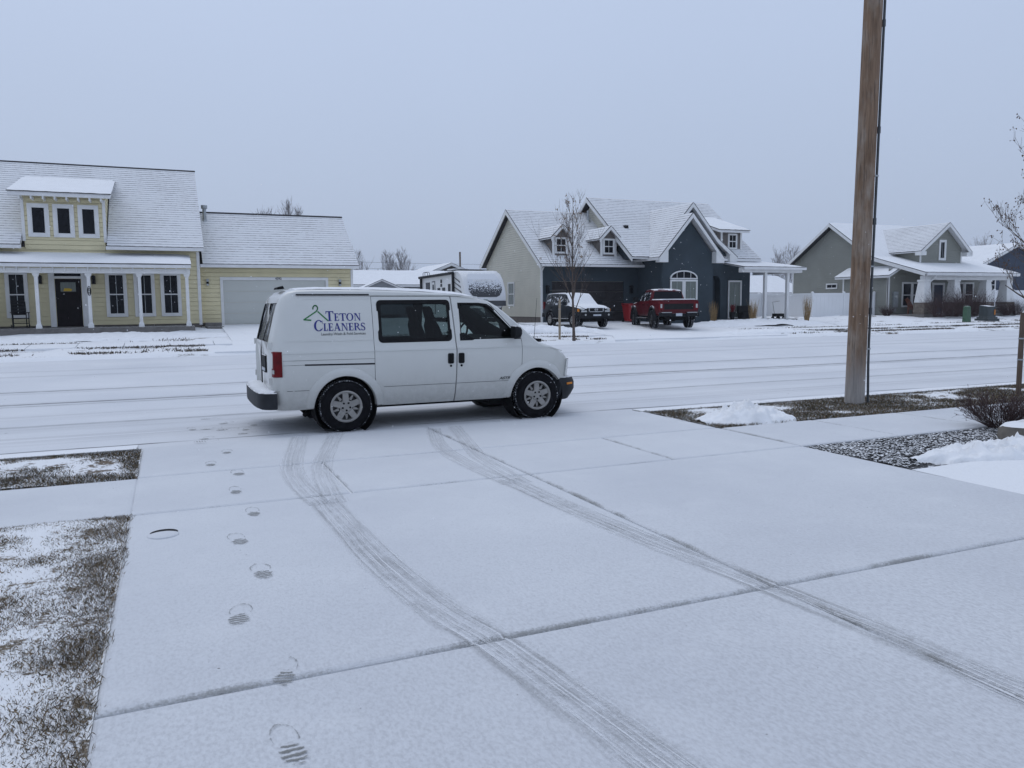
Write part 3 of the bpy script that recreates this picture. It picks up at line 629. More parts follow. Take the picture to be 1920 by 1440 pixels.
# ---------------------------------------------------------------- grass, gravel
from mathutils import noise as mn
def blades(name, n, xr, yr, zf, hl, wd, dens, tones, label, edge=None):
    P = RNG.uniform((xr[0], yr[0]), (xr[1], yr[1]), (n, 2)); keep = []
    for x, y in P:
        d = dens(x, y)
        if d > 0 and random.random() < d: keep.append((x, y))
    P = np.array(keep); m = len(P); h = RNG.uniform(hl[0], hl[1], m); az = RNG.uniform(0, 6.283, m); ln = RNG.uniform(0.15, 1.5, m); a2 = RNG.uniform(0, 6.283, m)
    z = np.array([zf(x, y) for x, y in P]); W = RNG.uniform(wd * .6, wd * 1.3, m)
    bx, by = np.cos(az) * W, np.sin(az) * W; tx, ty = np.cos(a2) * ln * h * .75, np.sin(a2) * ln * h * .75; tz = h / np.sqrt(1 + (ln * .75) ** 2)
    v = np.zeros((m, 4, 3)); v[:, 0] = np.stack([P[:, 0] - bx, P[:, 1] - by, z - .004], 1); v[:, 1] = np.stack([P[:, 0] + bx, P[:, 1] + by, z - .004], 1)
    v[:, 2] = np.stack([P[:, 0] + bx * .6 + tx * .45, P[:, 1] + by * .6 + ty * .45, z + tz * .62], 1); v[:, 3] = np.stack([P[:, 0] + tx, P[:, 1] + ty, z + tz], 1)
    me = bpy.data.meshes.new(name); me.vertices.add(m * 4); me.vertices.foreach_set('co', v.ravel()); i = np.arange(m) * 4
    tri = np.stack([i, i + 1, i + 2, i, i + 2, i + 3], 1).ravel(); me.loops.add(m * 6); me.loops.foreach_set('vertex_index', tri.astype(np.int32))
    me.polygons.add(m * 2); me.polygons.foreach_set('loop_start', np.arange(m * 2, dtype=np.int32) * 3); me.update(); me.validate()
    T = np.array(tones); c = T[RNG.integers(0, len(T), m)] * RNG.uniform(.6, 1.4, (m, 1)); c = np.repeat(np.concatenate([c, np.ones((m, 1))], 1), 4, 0)
    at = me.attributes.new('tone', 'FLOAT_COLOR', 'POINT'); at.data.foreach_set('color', c.ravel()); me.materials.append(M['grass_blades'])
    o = put(name, me, None, kind='stuff', label=label, category='grass'); return o
TAN = [(.22, .155, .09), (.17, .115, .065), (.10, .075, .05), (.06, .048, .035), (.28, .215, .14), (.07, .068, .04), (.045, .05, .028), (.55, .56, .58)]
DRK = [(.07, .058, .042), (.11, .09, .06), (.055, .06, .035), (.16, .125, .085), (.6, .61, .63), (.05, .045, .035), (.20, .16, .11)]
def nz2(x, y, s, o=0): return mn.noise(V((x * s + o, y * s, o * .7)))
def d_lawn(x, y):
    if x > -0.362: return .55 * clamp(nz2(x, y, 6, 4) * 2.5 + .35) * clamp((-0.318 - x) / .04)
    e = -0.385 - x; g = clamp(1.25 - e / .42) if y < 6.6 else 0
    far = clamp(1 - (6.74 - y) / .20); p = clamp((nz2(x, y, 1.7, 3) + .5 * nz2(x, y, 5, 9)) * 2.0 + .32)
    near = clamp((4.6 - y) / 1.5) * .35
    return max(g * (.55 + .5 * clamp(nz2(x, y, 3, 1) * 2 + .6)), far * .9, p * .55 + near * p)
blades('lawn_grass', 190000, (-2.3, -0.318), (2.3, 6.76), lambda x, y: 0.012 if x < -.362 else .028, (.012, .036), .0015, d_lawn, TAN[:5] + [(.19, .14, .085), (.24, .18, .11), (.6, .61, .63), (.30, .26, .20), (.16, .13, .09), (.10, .095, .06), (.5, .5, .5)], 'frosted brown grass along the left driveway edge')
def d_vl(x, y):
    e = max(clamp(1 - (y - 8.24) / .22), clamp(1 - (-.385 - x) / .18), clamp(1 - (9.86 - y) / .12) * .7); return max(e, clamp(nz2(x, y, 1.6, 5) * 2.2 + .5 * nz2(x, y, 6, 2) + .42) * .75)
blades('verge_grass', 70000, (-3.4, -0.365), (8.22, 9.88), lambda x, y: 0.02, (.015, .042), .0022, d_vl, TAN + DRK, 'patchy brown grass in the left verge by the road')
def d_vr(x, y):
    e = max(clamp(1 - (y - 8.235) / .30), clamp(1 - (x - 6.545) / .25) * .8, clamp(1 - (9.86 - y) / .10) * .6); w_ = clamp(1.6 - math.hypot(x - 10.0, y - 9.2) / .9)
    return max(e, w_ * .8, clamp(nz2(x, y, 1.2, 8) * 2.2 + .5 * nz2(x, y, 6, 2) + .30) * .8)
blades('right_verge_grass', 150000, (6.54, 16.5), (8.2, 9.88), lambda x, y: 0.02, (.018, .05), .0028, d_vr, TAN + DRK[:4], 'brown winter grass in the right verge around the utility pole')
def fl(x, y): return gz(x, y) + .01
def d_far(x, y):
    if 1.2 < x < 8.4 or 17.4 < x < 27.2: return 0
    r = max(0, 1 - abs(y - 31.15) / .28) * .9 + max(0, 1 - abs(y - 32.85) / .3) * .8 + max(0, 1 - abs(y - 29.75) / .32) * .9
    return clamp(r * clamp(nz2(x, y, .5, 4) * 2.2 + .72 + 1.2 * nz2(x, y, 2.6, 1))) + .25 * clamp(nz2(x, y, .45, 12) * 3 - .9)
blades('far_verge_grass', 170000, (-9, 62), (29.5, 34), fl, (.04, .10), .018, d_far, [(.10, .078, .055), (.07, .055, .04), (.13, .10, .07), (.05, .042, .034)], 'thin rows of dead grass along the far pavement')

def rock(c, r, rnd, mb):
    vs = []; n = 6
    for zi, (zr, zz) in enumerate(((0.55, -.5), (1.0, -.1), (.75, .45))):
        for k in range(n): a = 2 * math.pi * (k + .5 * zi) / n; q = r * zr * rnd.uniform(.7, 1.2); vs.append((c[0] + q * math.cos(a), c[1] + q * math.sin(a) * .8, c[2] + r * zz * rnd.uniform(.6, 1.1)))
    fs = [tuple(range(n - 1, -1, -1)), tuple(range(2 * n, 3 * n))]
    for b in (0, n): fs += [(b + k, b + (k + 1) % n, b + n + (k + 1) % n, b + n + k) for k in range(n)]
    mb.add(vs, fs)
rnd = random.Random(3); mb = MB(); cnt = 0
while cnt < 4600:
    x, y = rnd.uniform(6.58, 11.5), rnd.uniform(5.45, 6.72)
    if y < 5.85 - (x - 6.6) * .02 and x > 7.0: continue
    if x - 6.55 < (5.75 - y) * .3 - .02: continue
    rock((x, y, .012), rnd.uniform(.010, .026), rnd, mb); cnt += 1
mb.build('gravel', 'stone_bit', None, recalc=False, kind='stuff', label='dark landscaping gravel dusted with snow beside the pavement', category='gravel')

# ---------------------------------------------------------------- snow heaps and banks
def heap(name, label, c, sx, sy, h, rough, n=(44, 30), pw=1.0, rot=0.0, base=0.02, zf=None, seed=0, group=None):
    vs = []; nx, ny = n
    for j in range(ny + 1):
        for i in range(nx + 1):
            u, v = i / nx * 2 - 1, j / ny * 2 - 1; ru = 1 + .16 * nz2(u * 3 + seed, v * 3, 1.0, seed); d = math.hypot(u, v) / ru
            hh = max(0, 1 - d ** 1.6) ** pw; x, y = u * sx, v * sy; x, y = x * math.cos(rot) - y * math.sin(rot), x * math.sin(rot) + y * math.cos(rot); X, Y = c[0] + x, c[1] + y
            z = hh * h * (1 + rough * (nz2(X, Y, 5 / max(.4, min(sx, sy) * 1.4), seed) + .6 * nz2(X, Y, 13 / max(.5, min(sx, sy)), seed + 4))) + rough * .10 * h * nz2(X, Y, 16, seed + 7) * clamp(hh * 4)
            vs.append((X, Y, (zf(X, Y) if zf else base) + z - (.03 if hh <= 0 else 0)))
    mb = MB(); mb.add(vs, [(j * (nx + 1) + i, j * (nx + 1) + i + 1, (j + 1) * (nx + 1) + i + 1, (j + 1) * (nx + 1) + i) for j in range(ny) for i in range(nx)])
    off = V((c[0], c[1], (zf(c[0], c[1]) if zf else base))); me = mb.mesh(name, 'snow_heap', off, 0, False); me.polygons.foreach_set('use_smooth', [True] * len(me.polygons))
    o = put(name, me, None, label=label, category='snow pile'); o.location = off
    if group: o['group'] = group
heap('snow_pile', 'lumpy white snow pile on the brown verge left of the utility pole', (7.30, 8.62), .72, .46, .21, .6, (60, 44), seed=2, pw=.8, rot=-.12)
heap('snow_bank', 'long shovelled snow bank beside the gravel at the right edge', (8.85, 5.36), 1.95, .36, .135, .95, (110, 34), pw=.5, rot=-.13, seed=5)
heap('snow_bank', 'low shovelled snow bank in front of the dark green vehicle and thin tree', (15.7, 33.7), 4.2, .9, .34, .35, (70, 22), .6, zf=gz, seed=8)
heap('snow_bank', 'low snow bank at the right of the red pickup', (31.5, 36.6), 5.0, 1.6, .32, .35, (70, 26), .6, zf=gz, seed=11)
heap('snow_bank', 'flat ridge of ploughed snow at the mouth of the wide driveway', (26.5, 30.3), 3.4, .7, .20, .35, (60, 20), .6, zf=gz, seed=14)
heap('snow_bank', 'snow-covered lawn mound in front of the yellow porch', (-2.6, 35.0), 5.2, 1.3, .16, .4, (70, 22), .6, zf=gz, seed=17)

# ---------------------------------------------------------------- yellow house
YH = thing('yellow_house', 'pale yellow lap-sided house with white porch, wide dormer and attached garage', 'house', (-2, 39, 0.7))
f = front(39.0); fg = front(39.52)
mb = MB(); mb.box(-14, 1.40, 39.03, 50, 0.4, 4.3); mb.box(1.42, 8.53, 39.55, 46, 0.4, 3.55)
mb.prism([(1.36, 39.03, 4.2), (1.36, 44.8, 8.45), (1.36, 50.6, 4.2)], (-.1, 0, 0)); mb.prism([(8.5, 39.55, 3.5), (8.5, 42.9, 6.2), (8.5, 46.2, 3.5)], (-.1, 0, 0)); mb.build('wall_core', 'yellow_siding', YH)
mb = MB(); mb.box(-14, 1.41, 38.99, 39.03, .4, .95); mb.box(1.42, 2.30, 39.50, 39.55, .4, .95); mb.box(7.33, 8.55, 39.50, 39.55, .4, .95); mb.build('foundation', 'foundation', YH)
siding(YH, f, [(-9, .95), (1.30, .95), (1.30, 4.2), (-9, 4.2)], 0.2, 'yellow_siding', False)
siding(YH, fg, [(1.42, .95), (2.30, .95), (2.30, 3.1), (1.42, 3.1)], 0.2, 'yellow_siding', False)
siding(YH, fg, [(7.33, .95), (8.45, .95), (8.45, 3.1), (7.33, 3.1)], 0.2, 'yellow_siding', False)
siding(YH, fg, [(1.42, 3.1), (8.45, 3.1), (8.45, 3.5), (1.42, 3.5)], 0.2, 'yellow_siding', False)
mb = MB(); mb.fbox(f, 1.30, 1.43, -.03, .05, .9, 4.2); mb.build('corner_board', 'white_trim', YH)
mb = MB(); mb.fbox(fg, 8.45, 8.57, -.03, .05, .9, 3.5); mb.build('corner_board', 'white_trim', YH)
# dormer
siding(YH, f, [(-5.40, 4.2), (-2.38, 4.2), (-2.38, 6.36), (-5.40, 6.36)], 0.2, 'yellow_siding', False)
mb = MB(); mb.prism([(-5.42, 39.03, 4.2), (-5.42, 39.03, 6.45), (-5.42, 43.2, 7.4)], (3.06, 0, 0)); mb.build('dormer_core', 'yellow_siding', YH)
siding(YH, right(-2.35), [(39.0, 4.75), (39.0, 6.4), (41.9, 6.9)], 0.2, 'yellow_siding')
for a, b in ((-5.48, -5.36), (-2.42, -2.30)):
    mb = MB(); mb.fbox(f, a, b, -.02, .055, 4.55, 6.36); mb.build('corner_board', 'white_trim', YH)
r = roof(YH, (-5.80, 38.2, 6.52), (-2.04, 38.2, 6.52), (-2.10, 43.45, 7.80), (-5.90, 43.45, 7.80), snowmat='roof_snow', thick=.17, name='dormer_roof')
for k in range(8):
    x = -5.45 + k * .43; mb = MB(); mb.box(x, x + .06, 38.25, 39.0, 6.24, 6.36); mb.build('rafter_tail', 'white_trim', YH)
for x in (-5.13, -4.19, -3.25): window(YH, f, x + .02, x + .54, 4.87, 5.99, .14, (), 0, d=.05)
# main roof in two eave runs around the dormer, plus the part above
ys = lambda z: 38.4 + (z - 4.36) / .677
ex = (8.69 - 4.36) / 6.4
def mr_(x0, x1, y0, e): roof(YH, (x0, y0, 4.36 + (y0 - 38.4) * ex), (x1, y0, 4.36 + (y0 - 38.4) * ex), (x1, 44.8, 8.69), (x0, 44.8, 8.69), 0.215, .14, edge=e)
mr_(-14, -5.5, 38.4, (0, 0, .04)); mr_(-2.28, 1.57, 38.4, (0, .04, .04)); mr_(-5.498, -2.282, 38.4 + 6.4 * 26 / 36, (0, 0, 0))
mb = MB(); mb.prism([(-14, 44.85, 8.66), (1.6, 44.85, 8.66), (1.6, 51.2, 4.36), (-14, 51.2, 4.36)], (0, 0, -.15)); mb.build('roof_back', 'shingle_dark', YH)
mb = MB(); mb.box(-14, 1.63, 44.72, 44.98, 8.70, 8.76); mb.build('ridge_cap', 'shingle_dark', YH)
for a, b in ((-14, -5.46), (-2.32, 1.60)):
    mb = MB(); mb.box(a, b, 38.24, 38.36, 4.20, 4.34); mb.build('gutter', 'fascia_white', YH)
# porch
roof(YH, (-12, 36.85, 3.52), (.97, 36.85, 3.52), (.97, 39.0, 4.02), (-12, 39.0, 4.02), snowmat='roof_snow', thick=.14, name='porch_roof')
mb = MB(); mb.box(-12, .95, 36.97, 37.33, 3.14, 3.34); mb.build('porch_beam', 'white_trim', YH)
mb = MB(); mb.box(-12, .99, 36.72, 36.84, 3.37, 3.50); mb.build('gutter', 'fascia_white', YH)
for k in range(21):
    x = -7.6 + k * .42; mb = MB(); mb.box(x, x + .05, 36.88, 36.97, 3.22, 3.37); mb.build('rafter_tail', 'white_trim', YH)
mb = MB(); mb.box(-12, 1.05, 36.92, 39.0, .45, .88); mb.build('porch_floor', 'porch_concrete', YH)
for x in (-6.74, -4.85, -2.97, -1.06, .81):
    mb = MB(); w0 = .065
    mb.box(x - w0, x + w0, 37.15 - w0, 37.15 + w0, .88, 3.14)
    for z0, z1, a, b in ((.88, 1.02, .11, .10), (1.02, 1.10, .10, .065), (2.98, 3.06, .066, .11), (3.06, 3.14, .11, .13)):
        mb.hexa([(x - a, 37.15 - a, z0), (x + a, 37.15 - a, z0), (x + a, 37.15 + a, z0), (x - a, 37.15 + a, z0), (x - b, 37.15 - b, z1), (x + b, 37.15 - b, z1), (x + b, 37.15 + b, z1), (x - b, 37.15 + b, z1)])
    mb.build('porch_post', 'white_trim', YH)
for x in (-2.38, -1.25, -.17): window(YH, f, x + .02, x + .64, 1.42, 3.17, .115, head=.14, d=.05)
for x in (-6.14, -7.27): window(YH, f, x + .02, x + .62, 1.42, 3.17, .115, head=.14, d=.05)
mb = MB(); mb.fbox(f, -4.64, -4.42, -.02, .06, .9, 3.24); mb.fbox(f, -3.40, -3.18, -.02, .06, .9, 3.24); mb.fbox(f, -4.42, -3.40, -.02, .058, 2.98, 3.08); mb.fbox(f, -4.42, -3.40, -.02, .058, 3.20, 3.24)
dr = mb.build('door_casing', 'white_trim', YH)
mb = MB(); mb.fbox(f, -4.41, -3.41, -.03, .045, 3.08, 3.20); mb.build('transom_pane', 'window_glass', dr)
mb = MB(); mb.fbox(f, -4.40, -3.42, -.03, .035, .93, 2.97)
for a, b in ((-4.26, -3.96), (-3.86, -3.56)): mb.fbox(f, a, b, .03, .048, 1.1, 1.5); mb.fbox(f, a, b, .03, .048, 1.58, 2.25)
do = mb.build('front_door', 'front_door_dark', YH)
mb = MB(); mb.fbox(f, -4.20, -3.62, .03, .05, 2.42, 2.82); mb.build('door_pane', 'curtain_glass', do)
mb = MB(); mb.fprism(f, [(-4.10, 2.44), (-3.80, 2.44), (-3.76, 2.52), (-3.86, 2.56), (-4.06, 2.56)], .05, .065); mb.build('door_sign', 'yellow_sign', do)
mb = MB(); mb.fbox(f, -3.50, -3.45, .035, .09, 1.85, 1.95); mb.build('door_handle', 'black_metal', do)
for x in (-4.95, -2.92): lantern(YH, f, x, 2.93, .38, .17)
# oval plaque on the post right of the door
mb = MB(); fp = front(37.085); mb.fprism(fp, [(-2.965 + .075 * math.cos(a), 2.41 + .20 * math.sin(a)) for a in [k * math.pi / 10 for k in range(20)]], .005, .025); pq = mb.build('number_plaque', 'black_metal', YH)
mb = MB()
for k, ch in enumerate('4392'): ftext(mb, fp, ch, -2.965, 2.545 - k * .09, .10, .028, .003)
mb.build('plaque_number', 'white_trim', pq)
mb = MB(); mb.box(-3.14, -3.09, 38.93, 38.98, 1.95, 2.1); mb.build('doorbell', 'black_metal', YH)
# garage
mb = MB(); mb.fbox(fg, 2.30, 2.43, -.02, .06, .87, 3.1); mb.fbox(fg, 7.20, 7.33, -.02, .06, .87, 3.1); mb.fbox(fg, 2.43, 7.20, -.02, .058, 2.96, 3.1); mb.build('garage_door_casing', 'white_trim', YH)
for k in range(4):
    z0 = .88 + k * .52; mb = MB(); mb.fbox(fg, 2.44, 7.19, -.02, -.008, z0 + .004, z0 + .516)
    for j in range(8): a = 2.52 + j * .585; mb.fbox(fg, a, a + .50, -.01, -.005, z0 + .08, z0 + .44)
    mb.build('garage_door_section', 'garage_door_grey', YH)
mb = MB(); ftext(mb, fg, '4392', 4.95, 3.03, .15, .063, .004); mb.build('house_number', 'black_metal', YH)
for x in (1.75, 7.9):
    mb = MB(); mb.fbox(fg, x - .05, x + .05, .02, .16, 2.70, 2.98); mb.fbox(fg, x - .055, x + .055, .015, .17, 2.98, 3.01); l = mb.build('wall_lamp', 'galvanised', YH)
    mb = MB(); mb.fbox(fg, x - .052, x + .052, .02, .165, 2.78, 2.88); mb.build('lamp_shade', 'black_metal', l)
roof(YH, (1.60, 39.08, 3.68), (8.75, 39.08, 3.68), (8.75, 42.9, 6.40), (1.60, 42.9, 6.40), 0.215, .14, name='garage_roof')
mb = MB(); mb.prism([(1.6, 42.95, 6.38), (8.78, 42.95, 6.38), (8.78, 46.7, 3.68), (1.6, 46.7, 3.68)], (0, 0, -.15)); mb.build('garage_roof_back', 'shingle_dark', YH)
mb = MB(); mb.box(1.6, 8.8, 42.8, 43.05, 6.41, 6.47); mb.build('ridge_cap', 'shingle_dark', YH)
mb = MB(); mb.box(1.45, 8.78, 38.94, 39.05, 3.52, 3.66); mb.build('gutter', 'fascia_white', YH)
mb = MB(); mb.lathe([(.09, -.6), (.09, .25), (.15, .26), (.15, .42), (.0, .44)], (1.88, 42.3, 6.3), (0, 0, 1), 12); mb.lathe([(.22, -.45), (.12, -.28)], (1.88, 42.3, 6.3), (0, 0, 1), 12); mb.build('vent_pipe', 'galvanised', YH)
mb = MB(); mb.box(1.55, 2.25, 38.6, 39.4, .6, .98); mb.box(1.6, 2.3, 38.0, 38.6, .55, .82); mb.build('step', 'porch_concrete', YH)

def rocking_chair(loc, label):
    t = thing('rocking_chair', label, 'chair', loc, .25); B = 'black_metal'
    for s in (-1, 1):
        mb = MB(); mb.tube([(s * .28, -.45 + .1 * k, .03 + .12 * ((k - 5) / 5) ** 2) for k in range(11)], .02, 6); mb.build('rocker', B, t, local=True)
        mb = MB(); mb.tube([(s * .27, -.30, .05), (s * .28, -.30, .66)], .02, 6); mb.build('front_leg', B, t, local=True)
        mb = MB(); mb.tube([(s * .25, .25, .05), (s * .25, .25, .45), (s * .25, .42, 1.12)], .02, 6); mb.build('back_leg', B, t, local=True)
        mb = MB(); mb.box(s * .28 - .04, s * .28 + .04, -.36, .32, .65, .68); mb.build('arm', B, t, local=True)
    mb = MB(); mb.box(-.28, .28, -.32, .26, .40, .44); mb.build('seat', B, t, local=True)
    for k in range(5):
        z = .56 + k * .13; mb = MB(); mb.box(-.24, .24, .27 + (z - .45) * .25, .295 + (z - .45) * .25, z, z + .075); mb.build('back_slat', B, t, local=True)
    mb = MB(); mb.tube([(-.27, -.30, .22), (.27, -.30, .22)], .014, 5); mb.tube([(-.25, .25, .22), (.25, .25, .22)], .014, 5); mb.build('stretcher', B, t, local=True)
rocking_chair((-5.62, 37.95, .88), 'black slatted rocking chair on the yellow house porch')
rocking_chair((-6.98, 38.0, .88), 'black rocking chair at the far left of the porch, cut by the frame')

# ---------------------------------------------------------------- dark blue house
BH = thing('blue_house', 'dark blue stucco house with steep front gables, beige side and snowy roofs', 'house', (26, 41, .57))
f = front(41.5); lf = left(20.0); sl_ = .722
mb = MB(); mb.box(20.02, 26.7, 41.53, 50, .3, 4.1); mb.prism([(20.02, 41.53, 4.0), (20.02, 45.8, 7.4), (20.02, 50, 4.35)], (6.5, 0, 0)); mb.build('wall_core', 'beige_siding', BH)
siding(BH, lf, [(41.5, .95), (50.0, .95), (50.0, 4.3), (45.75, 7.4), (41.5, 4.1)], 0.135, 'beige_siding')
mb = MB(); mb.box(19.985, 20.02, 41.5, 50, .3, .95); mb.build('foundation', 'foundation', BH)
mb = MB(); mb.box(20.0, 20.68, 41.47, 41.53, .3, 4.0); mb.box(25.57, 26.7, 41.47, 41.53, .3, 4.0); mb.box(20.68, 25.57, 41.472, 41.53, 3.03, 4.0); mb.build('front_wall', 'navy_stucco', BH)
mb = MB(); mb.box(19.95, 20.06, 41.42, 41.50, .6, 3.9); mb.tube([(19.93, 41.0, 3.82), (19.95, 41.38, 3.55), (19.95, 41.38, .7)], .035, 6); mb.build('downpipe', 'white_trim', BH)
for k in range(4):
    z0 = .60 + k * .605; mb = MB(); mb.box(20.69, 25.56, 41.505, 41.525, z0 + .004, z0 + .6)
    for j in range(8): a = 20.78 + j * .60; mb.box(a, a + .52, 41.495, 41.51, z0 + .09, z0 + .51)
    mb.build('garage_door_section', 'garage_door_dark', BH)
for x in (20.35, 26.05): lantern(BH, front(41.47), x, 2.55, .48, .2)
window(BH, lf, 45.35, 46.25, 1.67, 3.05, .06, glass='curtain_glass', d=.04)
roof(BH, (19.65, 40.85, 4.02), (26.6, 40.85, 4.02), (26.6, 45.8, 7.60), (19.65, 45.8, 7.60), 0.2, .12, name='garage_roof')
mb = MB(); mb.prism([(19.62, 45.82, 7.62), (26.6, 45.82, 7.62), (26.6, 50.4, 4.32), (19.62, 50.4, 4.32)], (0, 0, -.13)); mb.build('garage_roof_back', 'shingle_dark', BH)
barge(BH, left(19.66), [(40.85, 4.0), (45.8, 7.58), (50.35, 4.3)], .26)
mb = MB(); mb.box(19.7, 26.6, 40.70, 40.82, 3.86, 4.0); mb.build('gutter', 'fascia_white', BH)
def dormer(parent, x, yw, zb, ze, za, hw, ov, roofplane_y, wcol, wz):
    """little gabled dormer facing the road: x centre, base, eave, apex heights"""
    fd = front(yw); mb = MB(); yb = roofplane_y(za) + .1
    mb.prism([(x - hw, yw, zb - .4), (x + hw, yw, zb - .4), (x + hw, yw, ze + .05), (x, yw, za - .12), (x - hw, yw, ze + .05)], (0, yb - yw, 0)); d = mb.build('dormer', wcol, parent)
    s = (za - ze) / (hw + ov)
    for k in (-1, 1):
        mb = MB(); mb.fbox(fd, x + k * hw - .07, x + k * hw + .07, -.02, .03, zb - .05, ze + .02); mb.build('corner_board', 'white_trim', d)
    yE = roofplane_y(ze) + .5
    roof(d, (x - hw - ov, yw - .3, ze), (x - hw - ov, yE, ze), (x, yb + .3, za), (x, yw - .3, za), .2, .07, 'dormer_roof', edge=.02)
    roof(d, (x + hw + ov, yw - .3, ze), (x + hw + ov, yE, ze), (x, yb + .3, za), (x, yw - .3, za), .2, .07, 'dormer_roof', edge=.02)
    barge(d, front(yw - .3), [(x - hw - ov, ze), (x, za), (x + hw + ov, ze)], .2, 0, .04)
    w_ = (hw - .16); window(d, fd, x - w_, x + w_, wz[0], wz[1], .07, (.5,), 1, d=.05, cross=True)
gp = lambda z: 40.85 + (z - 4.02) / .7234
for x in (21.28, 24.5): dormer(BH, x, 41.5, 4.5, 5.55, 6.30, .48, .28, gp, 'dormer_taupe', (4.72, 5.52))
mb = MB(); mb.lathe([(.08, -.8), (.08, .45), (.0, .46)], (25.0, 44.9, 7.2), (0, 0, 1), 10); mb.lathe([(.2, -.3), (.1, -.15)], (25.0, 44.9, 7.2), (0, 0, 1), 10); mb.build('vent_pipe', 'galvanised', BH)
# main block
mb = MB(); mb.box(26.62, 34.1, 40.2, 50, .3, 4.4); mb.prism([(25.4, 40.25, 4.35), (25.4, 45.1, 8.0), (25.4, 50, 4.35)], (8.7, 0, 0)); mb.build('main_core', 'navy_stucco', BH)
siding(BH, left(25.38), [(41.6, 5.2), (48.6, 5.2), (45.1, 8.1)], .135, 'beige_siding')
mb = MB(); mb.box(32.0, 34.1, 40.12, 40.2, .3, 4.35); mb.build('porch_wall', 'navy_stucco', BH)
roof(BH, (25.0, 39.6, 4.42), (34.4, 39.6, 4.42), (34.4, 45.1, 8.50), (25.0, 45.1, 8.50), .2, .12, name='main_roof')
mb = MB(); mb.prism([(25.0, 45.12, 8.5), (34.4, 45.12, 8.5), (34.4, 50.6, 4.42), (25.0, 50.6, 4.42)], (0, 0, -.13)); mb.build('main_roof_back', 'shingle_dark', BH)
barge(BH, left(25.0), [(39.6, 4.4), (45.1, 8.47), (50.5, 4.46)], .26)
mb = MB(); mb.box(31.5, 34.42, 39.47, 39.58, 4.24, 4.40); mb.build('gutter', 'fascia_white', BH)
mb = MB(); mb.box(26.0, 26.25, 42.05, 42.3, 6.25, 6.5); mb.build('roof_vent', 'black_metal', BH)
# tall entry gable (behind) and front wing gable
def gable_wall(y, pts, thick, name, mat): mb = MB(); mb.prism([(x, y, z) for x, z in pts], (0, thick, 0)); return mb.build(name, mat, BH)
arch = [(30.66, .3), (30.66, 2.95)] + [(31.05 - .39 * math.cos(a), 2.95 + .42 * math.sin(a)) for a in [k * math.pi / 10 for k in range(1, 10)]] + [(31.44, 2.95), (31.44, .3)]
gable_wall(39.7, [(26.6, .3)] + arch + [(31.95, .3), (31.95, 4.6), (31.0, 5.3), (29.08, 7.45), (26.6, 4.65)], .45, 'entry_wall', 'navy_stucco')
mb = MB(); mb.box(30.6, 31.5, 40.75, 40.8, .5, 3.3); mb.build('entry_door', 'front_door_dark', BH)
gable_wall(38.9, [(26.62, .3), (30.25, .3), (30.25, 4.55), (28.43, 6.65), (26.62, 4.6)], .75, 'wing_wall', 'navy_stucco')
mb = MB(); mb.box(26.56, 26.615, 38.93, 41.46, .3, 4.42); mb.build('wing_side_wall', 'navy_stucco', BH)
# left slope shared by both gables, then their right slopes
zr = lambda x: 4.36 + (x - 26.15) * 1.125
roof(BH, (26.15, 38.5, zr(26.15)), (26.15, 41.9, zr(26.15)), (28.43, 43.0, zr(28.43)), (28.43, 38.5, zr(28.43)), .2, .1, 'wing_roof_left')
roof(BH, (26.5, 39.38, zr(26.5)), (26.5, 42.3, zr(26.5)), (29.08, 44.6, zr(29.08)), (29.08, 39.38, zr(29.08)), .2, .1, 'entry_roof_left')
roof(BH, (30.71, 38.5, zr(28.43) - 2.28 * 1.125), (30.71, 40.2, zr(28.43) - 2.28 * 1.125), (28.43, 40.2, zr(28.43)), (28.43, 38.5, zr(28.43)), .2, .1, 'wing_roof_right')
za = zr(29.08); zk = za - 1.85 * 1.125
roof(BH, (30.93, 39.38, zk), (30.93, 41.6, zk), (29.08, 44.2, za), (29.08, 39.38, za), .2, .1, 'entry_roof_right')
roof(BH, (32.42, 39.38, zk - 1.09), (32.42, 40.0, zk - 1.09), (30.93, 41.6, zk), (30.93, 39.38, zk), .2, .1, 'entry_roof_flare')
barge(BH, front(38.5), [(26.15, zr(26.15)), (28.43, zr(28.43)), (30.71, zr(28.43) - 2.28 * 1.125)], .26)
barge(BH, front(39.38), [(26.9, zr(26.9)), (29.08, za), (30.93, zk), (32.42, zk - 1.09)], .26)
for x0, x1, z, y in ((26.12, 26.72, zr(26.15), 38.46), (30.14, 30.74, zr(26.15), 38.46), (31.85, 32.42, zk - 1.09, 39.34)):
    mb = MB(); s = 1 if x0 < 28 else -1; a, b = (x0, x1) if s > 0 else (x1, x0)
    mb.prism([(a, y, z - .02), (a, y, z - .30), (b, y, z - .30), (b, y, z + .38 if x0 < 31.5 else z + .25)], (0, .42, 0)); mb.build('cornice_return', 'white_trim', BH)
mb = MB(); mb.box(26.02, 26.13, 38.6, 41.3, zr(26.15) - .18, zr(26.15) - .03); mb.build('gutter', 'fascia_white', BH)
